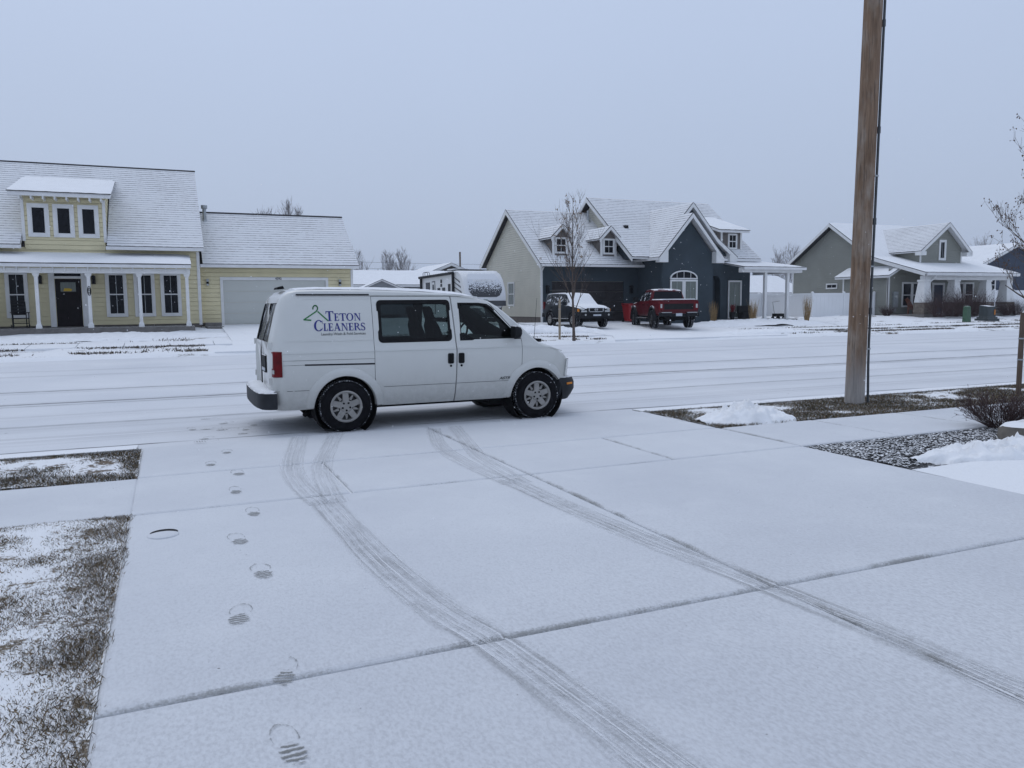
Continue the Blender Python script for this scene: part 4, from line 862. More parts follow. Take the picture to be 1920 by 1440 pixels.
# arched front window
fw = front(38.9); A = lambda r, q=.47: [(28.12 + (.98 + r) * math.cos(a), 3.15 + (q + r) * math.sin(a)) for a in [math.pi - k * math.pi / 16 for k in range(17)]]
mb = MB(); o, i = A(.0), A(-.075)
for k in range(16): mb.prism([fw.pt(*[o[k][0], .0, o[k][1]]), fw.pt(o[k + 1][0], .0, o[k + 1][1]), fw.pt(i[k + 1][0], .0, i[k + 1][1]), fw.pt(i[k][0], .0, i[k][1])], (0, -.06, 0))
mb.fbox(fw, 27.14, 29.10, 0, .06, 3.10, 3.17); aw = mb.build('arched_window', 'white_trim', BH)
mb = MB(); mb.fprism(fw, A(-.07), .0, .02); mb.build('pane', 'window_glass', aw)
mb = MB()
for x in (27.63, 28.12, 28.61): mb.fbox(fw, x - .012, x + .012, .015, .04, 3.17, 3.55 if abs(x - 28.12) > .1 else 3.6)
mb.build('muntin', 'white_trim', aw)
for a, b in ((27.22, 28.04), (28.20, 29.02)): window(BH, fw, a, b, .95, 3.0, .07, (), 1, 'curtain_glass', .03)
# right porch
window(BH, front(40.12), 32.42, 33.35, .75, 3.02, .06, (), 1, 'curtain_glass', .03)
zp = lambda t: lerp(3.80, 4.36, t)
roof(BH, (31.6, 37.8, 3.82), (36.35, 37.8, 3.82), (34.6, 41.2, 4.40), (31.6, 41.2, 4.40), snowmat='roof_snow', thick=.06, name='porch_roof')
roof(BH, (36.35, 37.8, 3.82), (36.35, 42.4, 3.82), (34.6, 41.6, 4.40), (34.6, 41.2, 4.40), snowmat='roof_snow', thick=.06, name='porch_roof_end')
mb = MB(); mb.box(31.6, 36.25, 37.85, 38.2, 3.50, 3.78); mb.box(35.9, 36.25, 38.2, 42.0, 3.5, 3.78); mb.build('porch_beam', 'white_trim', BH)
mb = MB(); mb.box(31.6, 36.42, 37.66, 37.78, 3.66, 3.81); mb.build('gutter', 'fascia_white', BH)
for x in (33.5, 35.25):
    mb = MB(); mb.box(x - .09, x + .09, 37.95, 38.13, .5, 3.5); mb.box(x - .12, x + .12, 37.92, 38.16, .5, .75); mb.build('porch_post', 'white_trim', BH)
mb = MB(); mb.box(30.4, 36.0, 37.9, 40.1, .3, .66); mb.build('porch_floor', 'porch_concrete', BH)
# right shed dormer
mb = MB(); mb.prism([(31.98, 40.4, 4.6), (31.98, 40.4, 6.15), (31.98, 43.4, 7.1)], (1.62, 0, 0)); d = mb.build('shed_dormer', 'dormer_taupe', BH)
roof(d, (31.5, 39.95, 6.20), (33.85, 39.95, 6.20), (33.85, 43.4, 7.28), (31.5, 43.4, 7.28), snowmat='roof_snow', thick=.16, name='dormer_roof')
for x in (32.03, 33.55):
    mb = MB(); mb.box(x - .06, x + .06, 40.37, 40.42, 4.9, 6.1); mb.build('corner_board', 'white_trim', d)
window(d, front(40.4), 32.58, 33.14, 5.12, 5.95, .07, (.5,), 1, d=.04, cross=True)
mb = MB(); mb.box(33.0, 34.0, 39.4, 39.9, .66, 1.05); mb.box(33.0, 34.0, 39.85, 39.95, 1.05, 1.5); mb.build('porch_bench', 'black_metal', None, label='low black bench on the blue house porch under the sliding window', category='bench')

# ---------------------------------------------------------------- grey house
GH = thing('grey_house', 'grey-green lap-sided house with tapered porch columns and front gable', 'house', (51, 41, .7))
lf = left(47.5); G_ = 'grey_green_siding'
prof = [(37.8, 3.62), (42.2, 4.88), (46.4, 7.70), (51.0, 4.70)]
mb = MB(); mb.box(47.53, 56.1, 40.43, 50.6, .4, 4.2); mb.prism([(47.53, 40.43, 4.0), (47.53, 42.3, 4.75), (47.53, 46.4, 7.5), (47.53, 50.6, 4.7), (47.53, 50.6, 4.0)], (8.5, 0, 0)); mb.build('wall_core', G_, GH)
siding(GH, lf, [(40.4, .8), (50.6, .8), (50.6, 4.75), (46.4, 7.45), (42.3, 4.75), (40.4, 4.2)], .15, G_)
siding(GH, front(40.4), [(46.6, .8), (56.1, .8), (56.1, 4.0), (46.6, 4.0)], .15, G_)
mb = MB(); mb.box(46.62, 47.55, 40.43, 44.4, .4, 3.7); mb.build('bump_out', G_, GH); siding(GH, left(46.6), [(40.4, .8), (44.4, .8), (44.4, 3.6), (40.4, 3.6)], .15, G_)
for y in (40.42, 44.4):
    mb = MB(); mb.box(46.55, 46.66, y - .06, y + .06, .7, 3.5); mb.build('corner_board', 'white_trim', GH)
mb = MB(); mb.box(47.45, 47.56, 50.52, 50.64, .7, 4.6); mb.build('corner_board', 'white_trim', GH)
mb = MB(); mb.box(46.55, 46.68, 40.34, 40.44, .7, 3.5); mb.build('corner_board', 'white_trim', GH)
roof(GH, (46.2, 44.9, 3.50), (46.2, 40.0, 3.50), (47.5, 40.0, 4.15), (47.5, 44.9, 4.15), snowmat='roof_snow', thick=.16, name='side_roof')
roof(GH, (47.0, 42.2, 4.88), (56.5, 42.2, 4.88), (56.5, 46.4, 7.70), (47.0, 46.4, 7.70), thick=.14, snowmat='roof_snow', name='main_roof')
roof(GH, (47.0, 37.8, 3.62), (56.5, 37.8, 3.62), (56.5, 42.2, 4.88), (47.0, 42.2, 4.88), thick=.14, snowmat='roof_snow', name='porch_roof')
mb = MB(); mb.prism([(47.0, 46.42, 7.7), (56.5, 46.42, 7.7), (56.5, 51.0, 4.7), (47.0, 51.0, 4.7)], (0, 0, -.14)); mb.build('roof_back', 'shingle_dark', GH)
barge(GH, left(47.0), [(p[0], p[1] - .01) for p in prof], .24); barge(GH, right(56.5), [(p[0], p[1] - .01) for p in prof], .24)
mb = MB(); mb.box(47.1, 56.5, 37.63, 37.78, 3.40, 3.60); mb.build('gutter', 'fascia_white', GH)
mb = MB(); mb.box(47.2, 56.2, 37.95, 38.35, 3.12, 3.40); mb.build('porch_beam', 'white_trim', GH)
for x in (47.35, 50.3, 53.55, 55.75):
    mb = MB(); a, b = .40, .24; z0, z1 = 1.58, 3.12; y = 38.15
    mb.hexa([(x - a, y - a, z0), (x + a, y - a, z0), (x + a, y + a, z0), (x - a, y + a, z0), (x - b, y - b, z1), (x + b, y - b, z1), (x + b, y + b, z1), (x - b, y + b, z1)]); mb.box(x - .3, x + .3, y - .3, y + .3, 3.0, 3.13)
    c = mb.build('porch_column', 'white_trim', GH); rr = random.Random(int(x))
    z = .5
    while z < 1.57:
        hh = min(rr.uniform(.16, .26), 1.575 - z)
        if 1.575 - z - hh < .08: hh = 1.575 - z
        for sx0, sx1 in ((-.43, rr.uniform(-.15, .15)), (None, .43)):
            sx0 = last if sx0 is None else sx0; last = sx1 if sx1 != .43 else .43
            mb = MB(); mb.box(x + sx0 + .006, x + sx1 - .006, y - .43 - rr.uniform(0, .02), y + .43, z + .006, z + hh - .006); mb.build('stone', 'stone_brown', c)
        z += hh
fw = front(40.4)
for x in (48.0, 49.0): window(GH, fw, x, x + .82, 1.35, 2.95, .09, (.48,), 0, d=.05)
for x in (53.4, 54.45): window(GH, fw, x, x + .82, 1.35, 2.95, .09, (.48,), 0, d=.05)
mb = MB(); mb.fbox(fw, 50.95, 51.12, -.02, .07, .75, 3.0); mb.fbox(fw, 52.08, 52.25, -.02, .07, .75, 3.0); mb.fbox(fw, 51.12, 52.08, -.02, .068, 2.84, 3.0); mb.build('door_casing', 'white_trim', GH)
mb = MB(); mb.fbox(fw, 51.13, 52.07, -.02, .04, .78, 2.83); do = mb.build('front_door', 'navy_siding', GH); mb = MB(); mb.fbox(fw, 51.20, 51.25, .04, .09, 1.75, 1.87); mb.build('door_handle', 'black_metal', do)
# front gable dormer
yg = 40.35; fd = front(yg); ze, zA = 5.35, 7.28
mb = MB(); mb.prism([(49.55, yg + .02, 4.1), (53.85, yg + .02, 4.1), (53.85, yg + .02, 5.5), (51.9, yg + .02, 7.1), (49.55, yg + .02, 5.4)], (0, 5.5, 0)); mb.build('gable_core', G_, GH)
siding(GH, fd, [(49.55, 4.3), (53.85, 4.3), (53.85, 5.45), (51.9, 7.12), (49.55, 5.35)], .15, G_)
for k, x in ((-1, 49.1), (1, 54.35)): roof(GH, (x, yg - .45, ze - .12), (x, yg + 2.9, ze - .12), (51.9, yg + 5.7, zA), (51.9, yg - .45, zA), .2, .1, 'gable_roof')
barge(GH, front(yg - .45), [(49.1, ze - .12), (51.9, zA), (54.35, ze - .12)], .26)
for x0, x1 in ((49.05, 49.6), (53.8, 54.4)):
    mb = MB(); mb.box(x0, x1, yg - .5, yg, ze - .42, ze - .15); mb.build('cornice_return', 'white_trim', GH)
for x in (49.6, 53.8):
    mb = MB(); mb.fbox(fd, x - .06, x + .06, -.02, .04, 4.45, 5.25); mb.build('corner_board', 'white_trim', GH)
window(GH, fd, 51.55, 52.0, 4.75, 5.95, .14, (), 1, d=.05)
window(GH, lf, 45.9, 46.9, 2.75, 3.05, .06, (), 1, d=.05, cross=True)
mb = MB(); mb.tube([(48.0, 37.7, 3.38), (47.9, 37.85, 3.2), (47.62, 37.9, 2.95), (47.62, 37.9, 1.7)], .05, 6); mb.build('downpipe', 'white_trim', GH)
mb = MB(); mb.box(46.98, 47.42, 40.22, 40.36, 1.25, 2.35); eb = mb.build('meter_box', 'galvanised', GH); mb = MB(); mb.lathe([(.1, 0), (.1, .08), (.0, .09)], (47.2, 40.22, 2.0), (0, -1, 0), 14); mb.build('meter_dial', 'lens_clear', eb)
mb = MB(); mb.box(46.9, 47.25, 40.2, 40.37, .95, 1.2); mb.build('cable_box', 'galvanised', GH)
def adirondack(loc, label, rz):
    t = thing('adirondack_chair', label, 'chair', loc, rz); W = 'chair_brown'
    for k in range(5): mb = MB(); x = -.26 + k * .13; mb.prism([(x - .055, .25, .38), (x + .055, .25, .38), (x + .055, .62, 1.15 - abs(k - 2) * .05), (x - .055, .62, 1.15 - abs(k - 2) * .05)], (0, .025, -.01)); mb.build('back_slat', W, t, local=True)
    mb = MB(); mb.prism([(-.3, -.35, .42), (.3, -.35, .42), (.3, .28, .33), (-.3, .28, .33)], (0, 0, -.03)); mb.build('seat', W, t, local=True)
    for s in (-1, 1):
        mb = MB(); mb.box(s * .37 - .07, s * .37 + .07, -.4, .4, .58, .61); mb.build('arm', W, t, local=True)
        mb = MB(); mb.box(s * .34 - .03, s * .34 + .03, -.36, -.26, 0, .58); mb.build('leg', W, t, local=True); mb = MB(); mb.box(s * .34 - .03, s * .34 + .03, .3, .4, 0, .58); mb.build('leg', W, t, local=True)
mb = MB(); mb.box(46.8, 56.2, 37.6, 40.38, .3, .78); mb.build('porch_floor', 'porch_concrete', GH)
adirondack((48.3, 39.5, .78), 'brown slatted porch chair left, below the grey house double window', .2); adirondack((49.6, 39.5, .78), 'brown slatted porch chair partly behind the first tapered column', -.2)

# ---------------------------------------------------------------- fences
def fence(name, label, pts, h, base, step=2.4):
    t = thing(name, label, 'fence', (*pts[0], base(*pts[0])))
    for a, b in zip(pts, pts[1:]):
        a, b = V((*a, 0)), V((*b, 0)); L = (b - a).length; n = max(1, round(L / step)); d = (b - a).normalized(); s = V((-d.y, d.x, 0))
        for k in range(n + 1):
            p = a + d * (L * k / n); z = base(p.x, p.y)
            if k == n and b != V((*pts[-1], 0)): pass
            else:
                mb = MB(); mb.box(p.x - .065, p.x + .065, p.y - .065, p.y + .065, z - .1, z + h + .05); q = .085; zz = z + h + .05
                mb.add([(p.x - q, p.y - q, zz), (p.x + q, p.y - q, zz), (p.x + q, p.y + q, zz), (p.x - q, p.y + q, zz), (p.x, p.y, zz + .07)], [(0, 1, 2, 3), (0, 1, 4), (1, 2, 4), (2, 3, 4), (3, 0, 4)]); mb.build('post', 'vinyl_white', t)
            if k < n:
                m = 8
                p2 = a + d * (L * (k + 1) / n); z2 = base(p2.x, p2.y); bw = (p2 - p).length / m
                for r0, r1 in ((.05, .20), (h - .16, h)):
                    mb = MB(); e0, e1 = p + d * .06 + s * .03, p2 - d * .06 + s * .03
                    mb.prism([(e0.x, e0.y, z + r0), (e1.x, e1.y, z2 + r0), (e1.x, e1.y, z2 + r1), (e0.x, e0.y, z + r1)], tuple(-s * .06)); mb.build('rail', 'vinyl_white', t)
                for j in range(m):
                    mb = MB(); e0, e1 = p + d * (bw * j + .004) + s * .015, p + d * (bw * (j + 1) - .004) + s * .015; za, zb = lerp(z, z2, j / m), lerp(z, z2, (j + 1) / m)
                    mb.prism([(e0.x, e0.y, za + .2), (e1.x, e1.y, zb + .2), (e1.x, e1.y, zb + h - .16), (e0.x, e0.y, za + h - .16)], tuple(-s * .03)); mb.build('board', 'vinyl_white', t)
fence('vinyl_fence', 'white vinyl privacy fence between the blue and grey houses', [(40.7, 49.5), (40.7, 41.5), (46.5, 41.5)], 1.68, lambda x, y: .62)
fence('vinyl_fence', 'white vinyl fence right of the grey house, before the navy house', [(57.0, 43), (66, 43), (75, 43)], 1.75, lambda x, y: .75)
fence('vinyl_fence', 'white vinyl gate section under the blue house porch roof', [(36.8, 46.4), (40.6, 46.4)], 1.72, lambda x, y: .62, 1.9)

# ---------------------------------------------------------------- houses further back
def simple_house(name, label, x0, x1, y0, y1, base, ze, zr_, axis, wall, sm='roof_snow', wins=(), porch=None, expo=.2):
    t = thing(name, label, 'house', (x0, y0, base)); mb = MB(); mb.box(x0, x1, y0, y1, base - .6, ze)
    if axis == 'x':
        ym = (y0 + y1) / 2; mb.prism([(x0, y0, ze), (x0, ym, zr_ - .1), (x0, y1, ze)], (x1 - x0, 0, 0)); mb.build('wall', wall, t)
        roof(t, (x0 - .4, y0 - .5, ze), (x1 + .4, y0 - .5, ze), (x1 + .4, ym, zr_), (x0 - .4, ym, zr_), snowmat=sm, thick=.2)
        barge(t, left(x0 - .4), [(y0 - .5, ze), (ym, zr_), (y1 + .5, ze)], .25)
    else:
        xm = (x0 + x1) / 2; mb.prism([(x0, y0, ze), (xm, y0, zr_ - .1), (x1, y0, ze)], (0, y1 - y0, 0)); mb.build('wall', wall, t)
        for xe in (x0 - .5, x1 + .5): roof(t, (xe, y0 - .4, ze), (xe, y1, ze), (xm, y1, zr_), (xm, y0 - .4, zr_), snowmat=sm, thick=.2)
        barge(t, front(y0 - .4), [(x0 - .5, ze), (xm, zr_), (x1 + .5, ze)], .28)
        siding(t, front(y0), [(x0, base), (x1, base), (x1, ze), (xm, zr_ - .1), (x0, ze)], expo, wall)
    for (a, b, c, d_) in wins: window(t, front(y0), a, b, c, d_, .1, (.5,), 1, d=.04)
    return t
t = simple_house('grey_bungalow', 'distant grey bungalow with snowy roof behind the white van and trailer', 15.5, 30, 75, 87, .9, 3.75, 5.35, 'x', 'slate_siding', wins=((20.5, 21.6, 2.2, 3.3), (21.8, 22.9, 2.2, 3.3)))
mb = MB(); mb.prism([(16.4, 73, 3.2), (18.5, 73, 4.1), (20.7, 73, 3.2), (20.7, 73, .9), (16.4, 73, .9)], (0, 2.1, 0)); mb.build('porch_gable', 'slate_siding', t)
for a, b in ((16.1, 18.5), (21.0, 18.5)): roof(t, (a, 72.7, 3.15), (a, 75.5, 3.15), (18.5, 75.5, 4.18), (18.5, 72.7, 4.18), snowmat='roof_snow', thick=.12, name='porch_roof')
simple_house('brown_gabled_house', 'far snowy roof with a small gable just above the travel trailer', 25.5, 31.5, 82, 92, .9, 4.9, 6.3, 'y', 'dormer_taupe')
simple_house('white_cottage', 'pale outbuilding with snowy roof seen between porch posts', 62.0, 73, 76, 86, .5, 2.9, 5.1, 'x', 'slate_siding', wins=((64.0, 64.9, 1.3, 2.6),))
simple_house('navy_house', 'navy blue gabled house at the far right edge behind the bare tree', 76.6, 86.5, 55, 70, .7, 5.4, 7.6, 'y', 'navy_siding', wins=((77.4, 78.6, 2.6, 4.0), (80.2, 81.2, 2.6, 4.0)))

# ---------------------------------------------------------------- vehicles: shared bits
def interp(tab, x):
    if x <= tab[0][0]: return tab[0][1]
    for (a, p), (b, q) in zip(tab, tab[1:]):
        if x <= b: return p + (q - p) * (x - a) / (b - a)
    return tab[-1][1]
def arc_prism(mb, cx, cz, r, y0, y1, n=40): mb.prism([(cx + r * math.cos(a), y0, cz + r * math.sin(a)) for a in [2 * math.pi * k / n for k in range(n)]], (0, y1 - y0, 0))
def rounded(x0, x1, z0, z1, r, n=5):
    out = []
    for cx, cz, a0 in ((x1 - r, z1 - r, 0), (x0 + r, z1 - r, 90), (x0 + r, z0 + r, 180), (x1 - r, z0 + r, 270)):
        for k in range(n + 1): a = math.radians(a0 + 90 * k / n); out.append((cx + r * math.cos(a), cz + r * math.sin(a)))
    return out
def wheel(root, x, side, r, width, yface, rim_r, kind, local=True):
    """side -1 = local -y. tyre > rim, lug nuts"""
    ax = (0, side, 0); c = (x, yface, r); h = width
    prof = [(rim_r, -.01), (rim_r + .02, .0), (rim_r + (r - rim_r) * .5, .012), (r - .03, -.002), (r - .006, -.025), (r, -.05), (r, -h + .05), (r - .03, -h), (rim_r, -h)]
    mb = MB(); mb.lathe(prof, c, ax, 48); mb.lathe([(rim_r, -h + .01), (rim_r * .9, -h * .55), (0.001, -h * .55)], c, ax, 32)
    w_ = mb.build('wheel', 'tyre', root, smooth=40, local=True)
    mb = MB(); n = 64                      # shoulder tread blocks holding snow
    for k in range(n):
        for row, (h0, h1) in enumerate(((-.022, -.075), (-.085, -.135), (-h + .075, -h + .022))):
            a0 = 2 * math.pi * (k + .5 * (row % 2)) / n; a1 = a0 + 2 * math.pi / n * .62; q = []
            for rr in (r - .006, r + .004):
                for a, hh in ((a0, h0), (a1, h0), (a1, h1), (a0, h1)): q.append((x + rr * math.cos(a), yface + side * hh, r + rr * math.sin(a)))
            mb.hexa(q)
    mb.build('tread', 'tyre_tread', w_, local=True, kind='stuff')
    if kind == 'star':
        mb = MB(); R0 = rim_r
        mb.lathe([(R0 + .006, -.012), (R0 + .008, .006), (R0 - .008, .012), (R0 - .022, .004), (R0 - .03, -.05)], c, ax, 48)
        mb.lathe([(.0, -.005), (.07, -.005), (.085, -.014), (.088, -.05)], c, ax, 30)
        for k in range(5):
            a = 2 * math.pi * k / 5 + .35; ca, sa = math.cos(a), math.sin(a)
            def P_(u, v, hh): return (x + u * ca - v * sa, yface + side * hh, r + u * sa + v * ca)
            q = [(.07, -.042, -.012), (.07, .042, -.012), (R0 - .02, .036, -.004), (R0 - .02, -.036, -.004)]
            mb.hexa([P_(u, v, hh - .03) for u, v, hh in q] + [P_(u, v, hh) for u, v, hh in q])
            q = [(.10, -.020, -.03), (.10, .020, -.03), (R0 - .03, .008, -.03), (R0 - .03, -.008, -.03)]; ca, sa = math.cos(a + .628), math.sin(a + .628)
            mb.hexa([P_(u, v, hh - .02) for u, v, hh in q] + [P_(u, v, hh) for u, v, hh in q])
        rm = mb.build('rim', 'alloy', w_, smooth=30, local=True)
        for k in range(5): mb = MB(); a = 2 * math.pi * k / 5 + .98; mb.lathe([(.013, -.02), (.013, .004), (.0, .006)], (x + .052 * math.cos(a), yface, r + .052 * math.sin(a)), ax, 10); mb.build('lug_nut', 'rubber', w_, local=True)
        mb = MB(); mb.lathe([(.0, -.06), (rim_r - .012, -.06)], c, ax, 30); mb.build('brake_disc', 'dark_alloy', w_, local=True)
    else:
        m_ = 'alloy' if kind == 'six' else 'dark_alloy'; mb = MB(); mb.lathe([(rim_r + .004, -.01), (rim_r - .01, .006), (rim_r - .03, -.04)], c, ax, 36); mb.lathe([(.0, -.01), (.07, -.015), (.075, -.04)], c, ax, 20)
        for k in range(6):
            a = 2 * math.pi * k / 6; ca, sa = math.cos(a), math.sin(a); q = [(.06, -.03, -.02), (.06, .03, -.02), (rim_r - .02, .028, -.01), (rim_r - .02, -.028, -.01)]
            mb.hexa([(x + u * ca - v * sa, yface + side * (hh - .03), r + u * sa + v * ca) for u, v, hh in q] + [(x + u * ca - v * sa, yface + side * hh, r + u * sa + v * ca) for u, v, hh in q])
        mb.build('rim', m_, w_, smooth=30, local=True)
        mb = MB(); mb.lathe([(.0, -.06), (rim_r - .012, -.06)], c, ax, 30); mb.build('brake_disc', 'rubber', w_, local=True)
    return w_

# ---------------------------------------------------------------- white van
VX, VY = 3.30, 11.22
VAN = thing('delivery_van', 'white delivery van with blue and green laundry lettering parked across the driveway', 'van', (VX, VY, 0.0))
SIDE = [(.30, .885), (.38, .925), (.50, .955), (.62, .968), (.78, .978), (.93, .984), (1.03, .986), (1.065, .980), (1.09, .970), (1.16, .956), (1.35, .925), (1.55, .885), (1.72, .845), (1.80, .815), (1.9, .78)]
PLAN = [(1.14, .74), (1.155, .84), (1.18, .91), (1.22, .955), (1.28, .982), (1.40, 1.0), (4.3, 1.0), (4.7, .985), (5.0, .97), (5.22, .945), (5.37, .89), (5.46, .80), (5.50, .67)]
TOP = [(1.14, 1.70), (1.18, 1.80), (1.25, 1.855), (1.40, 1.89), (1.8, 1.905), (2.6, 1.905), (3.3, 1.885), (3.8, 1.845), (4.05, 1.80), (4.18, 1.755), (4.30, 1.675), (4.90, 1.165), (4.98, 1.140), (5.18, 1.075), (5.34, .995), (5.43, .915), (5.48, .85), (5.50, .76)]
CROWN = [(1.14, .02), (3.9, .055), (4.2, .05), (4.5, .03), (5.1, .05), (5.50, .05)]
def van_lean(x, z): return interp([(.3, .06), (.55, .0), (1.05, .0), (1.2, .015), (1.8, .17)], z) * clamp((1.9 - x) / .76)
def van_y(x, z): return interp(SIDE, z) * interp(PLAN, x)
def van_sec(x, off=0.0, zb=.32):
    zt = interp(TOP, x) - off; cr_ = interp(CROWN, x); pf = interp(PLAN, x); zs = zt - cr_; r = .05 if x < 4.1 else .04
    Z = [.32, .38, .47, .56, .66, .76, .86, .95, 1.02, 1.045, 1.065, 1.085, 1.12, 1.2, 1.3, 1.42, 1.55, 1.66, 1.74]; out = []
    top = zs - r; yo = lambda z: max(.2, interp(SIDE, z) * pf - off); Z = [z if z > zb else zb + 2e-4 * k for k, z in enumerate(Z, 1)]; cut = [min(z, top) for z in Z]
    out.append((0, zb)); out.append((yo(zb) * .8, zb))
    for k, z in enumerate(cut): out.append((yo(z), z + 1e-4 * k if z == top else z))
    ye = yo(top)
    for k in (1, 2, 3): a = math.pi / 2 * k / 3; out.append((ye - r * .9 * (1 - math.cos(a)) - .01 * k, top + r * math.sin(a)))
    for t in (.72, .45, .2, 0): out.append(((ye - r) * t, zs + cr_ * (1 - t ** 2)))
    return [(x + van_lean(x, z) - VX, y, z) for y, z in out]
vx = [1.14, 1.147, 1.16, 1.18, 1.205, 1.24, 1.28, 1.34, 1.42, 1.55, 1.75, 1.95, 2.2, 2.5, 2.8, 3.1, 3.4, 3.65, 3.85, 4.0, 4.1, 4.18, 4.24, 4.30, 4.42, 4.55, 4.7, 4.8, 4.9, 4.98, 5.06, 5.14, 5.22, 5.30, 5.36, 5.41, 5.45, 5.48, 5.50]
mb = MB(); mb.loft([van_sec(x) for x in vx]); outer = mb.mesh('van_outer', 'van_paint')
mb = MB(); mb.loft([van_sec(x, .05, .86) for x in (1.24, 1.29, 1.40, 1.6, 2.0, 2.6, 3.2, 3.7, 4.0, 4.1, 4.18, 4.24, 4.30, 4.5, 4.7, 4.82)]); inner = mb.mesh('van_inner', 'interior')
def cutter(pts, y0, y1, mat='rubber'):
    mb = MB(); mb.prism([(x - VX, y0, z) for x, z in pts], (0, y1 - y0, 0)); return mb.mesh('cut', mat)
W1 = rounded(2.56, 3.565, 1.175, 1.715, .05); 
W2 = [(3.705, 1.675), (4.02, 1.672), (4.12, 1.655), (4.19, 1.61), (4.61, 1.175), (3.705, 1.175)]
WS = [(4.23, 1.80), (4.215, 1.69), (4.82, 1.185), (4.98, 1.20)]
cuts = [(inner, 'DIFFERENCE'), (cutter(W1, -1.3, 1.3), 'DIFFERENCE'), (cutter(W2, -1.3, 1.3), 'DIFFERENCE'), (cutter(WS, -.70, .70), 'DIFFERENCE')]
for s in (-1, 1):
    mb = MB(); mb.box(.8 - VX, 1.55 - VX, s * .05 if s > 0 else -.66, .66 if s > 0 else -.05, 1.20, 1.70); cuts.append((mb.mesh('cut', 'rubber'), 'DIFFERENCE'))
    for cx in (2.09, 4.87):
        mb = MB(); arc_prism(mb, cx - VX, .335, .408, s * .60, s * 1.3); cuts.append((mb.mesh('cut', 'rubber'), 'DIFFERENCE'))
SD = [(2.485, 1.775), (2.485, .70), (2.50, .64), (2.54, .56), (2.565, .46), (2.575, .30), (3.597, .30), (3.620, .70), (3.628, 1.02), (3.612, 1.35), (3.590, 1.775)]
FD = [(3.606, 1.775), (3.628, 1.35), (3.644, 1.02), (3.636, .70), (3.613, .30), (4.40, .30), (4.43, .44), (4.52, .60), (4.61, .74), (4.625, .82), (4.63, 1.13), (4.62, 1.175), (4.20, 1.63), (4.13, 1.70), (4.04, 1.74), (3.9, 1.775)]
def grow_poly(p, d):
    c = V((sum(a for a, _ in p) / len(p), sum(b for _, b in p) / len(p))); return [(a + d * (1 if a > c.x else -1), b + d * (1 if b > c.y else -1)) for a, b in p]
shell = boolean(outer, cuts)
def split(poly): 
    return boolean(shell.copy(), [(cutter(poly, -1.3, -.70, 'panel_gap'), 'INTERSECT')])
door1, door2 = split(SD), split(FD)
body = boolean(shell, [(cutter(grow_poly(SD, .006), -1.3, -.70, 'panel_gap'), 'DIFFERENCE'), (cutter(grow_poly(FD, .006), -1.3, -.70, 'panel_gap'), 'DIFFERENCE')])
for me in (body, door1, door2):
    me.polygons.foreach_set('use_smooth', [True] * len(me.polygons)); me.set_sharp_from_angle(angle=math.radians(28))
put('body', body, VAN); D1 = put('sliding_door', door1, VAN); D2 = put('front_door', door2, VAN)
def drape(poly, off, n=1): return [(x + van_lean(x, z) - VX, -(van_y(x, z) + off), z) for x, z in poly]
def pane(poly, off, name, mat, parent, both=True):
    for s in ((1, -1) if both else (1,)):
        mb = MB(); mb.add([(x, y * s, z) for x, y, z in drape(poly, off)], [tuple(range(len(poly)))]); mb.build(name, mat, parent, local=True)
pane(rounded(2.55, 3.575, 1.165, 1.725, .05), -.022, 'window_pane', 'tinted_glass', D1); pane(W2, -.022, 'window_pane', 'door_glass', D2)
def ringstrip(outer_, inner_, off, name, mat, parent):
    mb = MB(); a, b = drape(outer_, off), drape(inner_, off); n = len(a)
    mb.add(a + b, [(i, (i + 1) % n, (i + 1) % n + n, i + n) for i in range(n)]); mb.build(name, mat, parent, local=True)
ringstrip(rounded(2.545, 3.58, 1.16, 1.73, .06), rounded(2.60, 3.525, 1.215, 1.675, .04), .003, 'window_seal', 'rubber', D1)
ringstrip(grow_poly(W2, .012), grow_poly(W2, -.014), .003, 'window_seal', 'rubber', D2)
mb = MB(); mb.add([(4.215 - VX, -.68, 1.735), (4.215 - VX, .68, 1.735), (4.90 - VX, .78, 1.165), (4.90 - VX, -.78, 1.165)], [(0, 1, 2, 3)]); mb.build('windscreen', 'door_glass', VAN, local=True)
mb = MB(); mb.add(drape([(4.46, 1.18), (4.60, 1.18), (4.47, 1.30)], .004), [(0, 1, 2)]); mb.build('window_corner', 'rubber', D2, local=True)
for s in (-1, 1):
    y0, y1 = (.05, .66) if s > 0 else (-.66, -.05); mb = MB()
    mb.add([(1.162 + van_lean(1.14, 1.2) - VX, y0, 1.2), (1.162 + van_lean(1.14, 1.2) - VX, y1, 1.2), (1.162 + van_lean(1.14, 1.7) - VX, y1 * .97, 1.7), (1.162 + van_lean(1.14, 1.7) - VX, y0, 1.7)], [(0, 1, 2, 3)]); mb.build('rear_window', 'rear_van_glass', VAN, local=True)
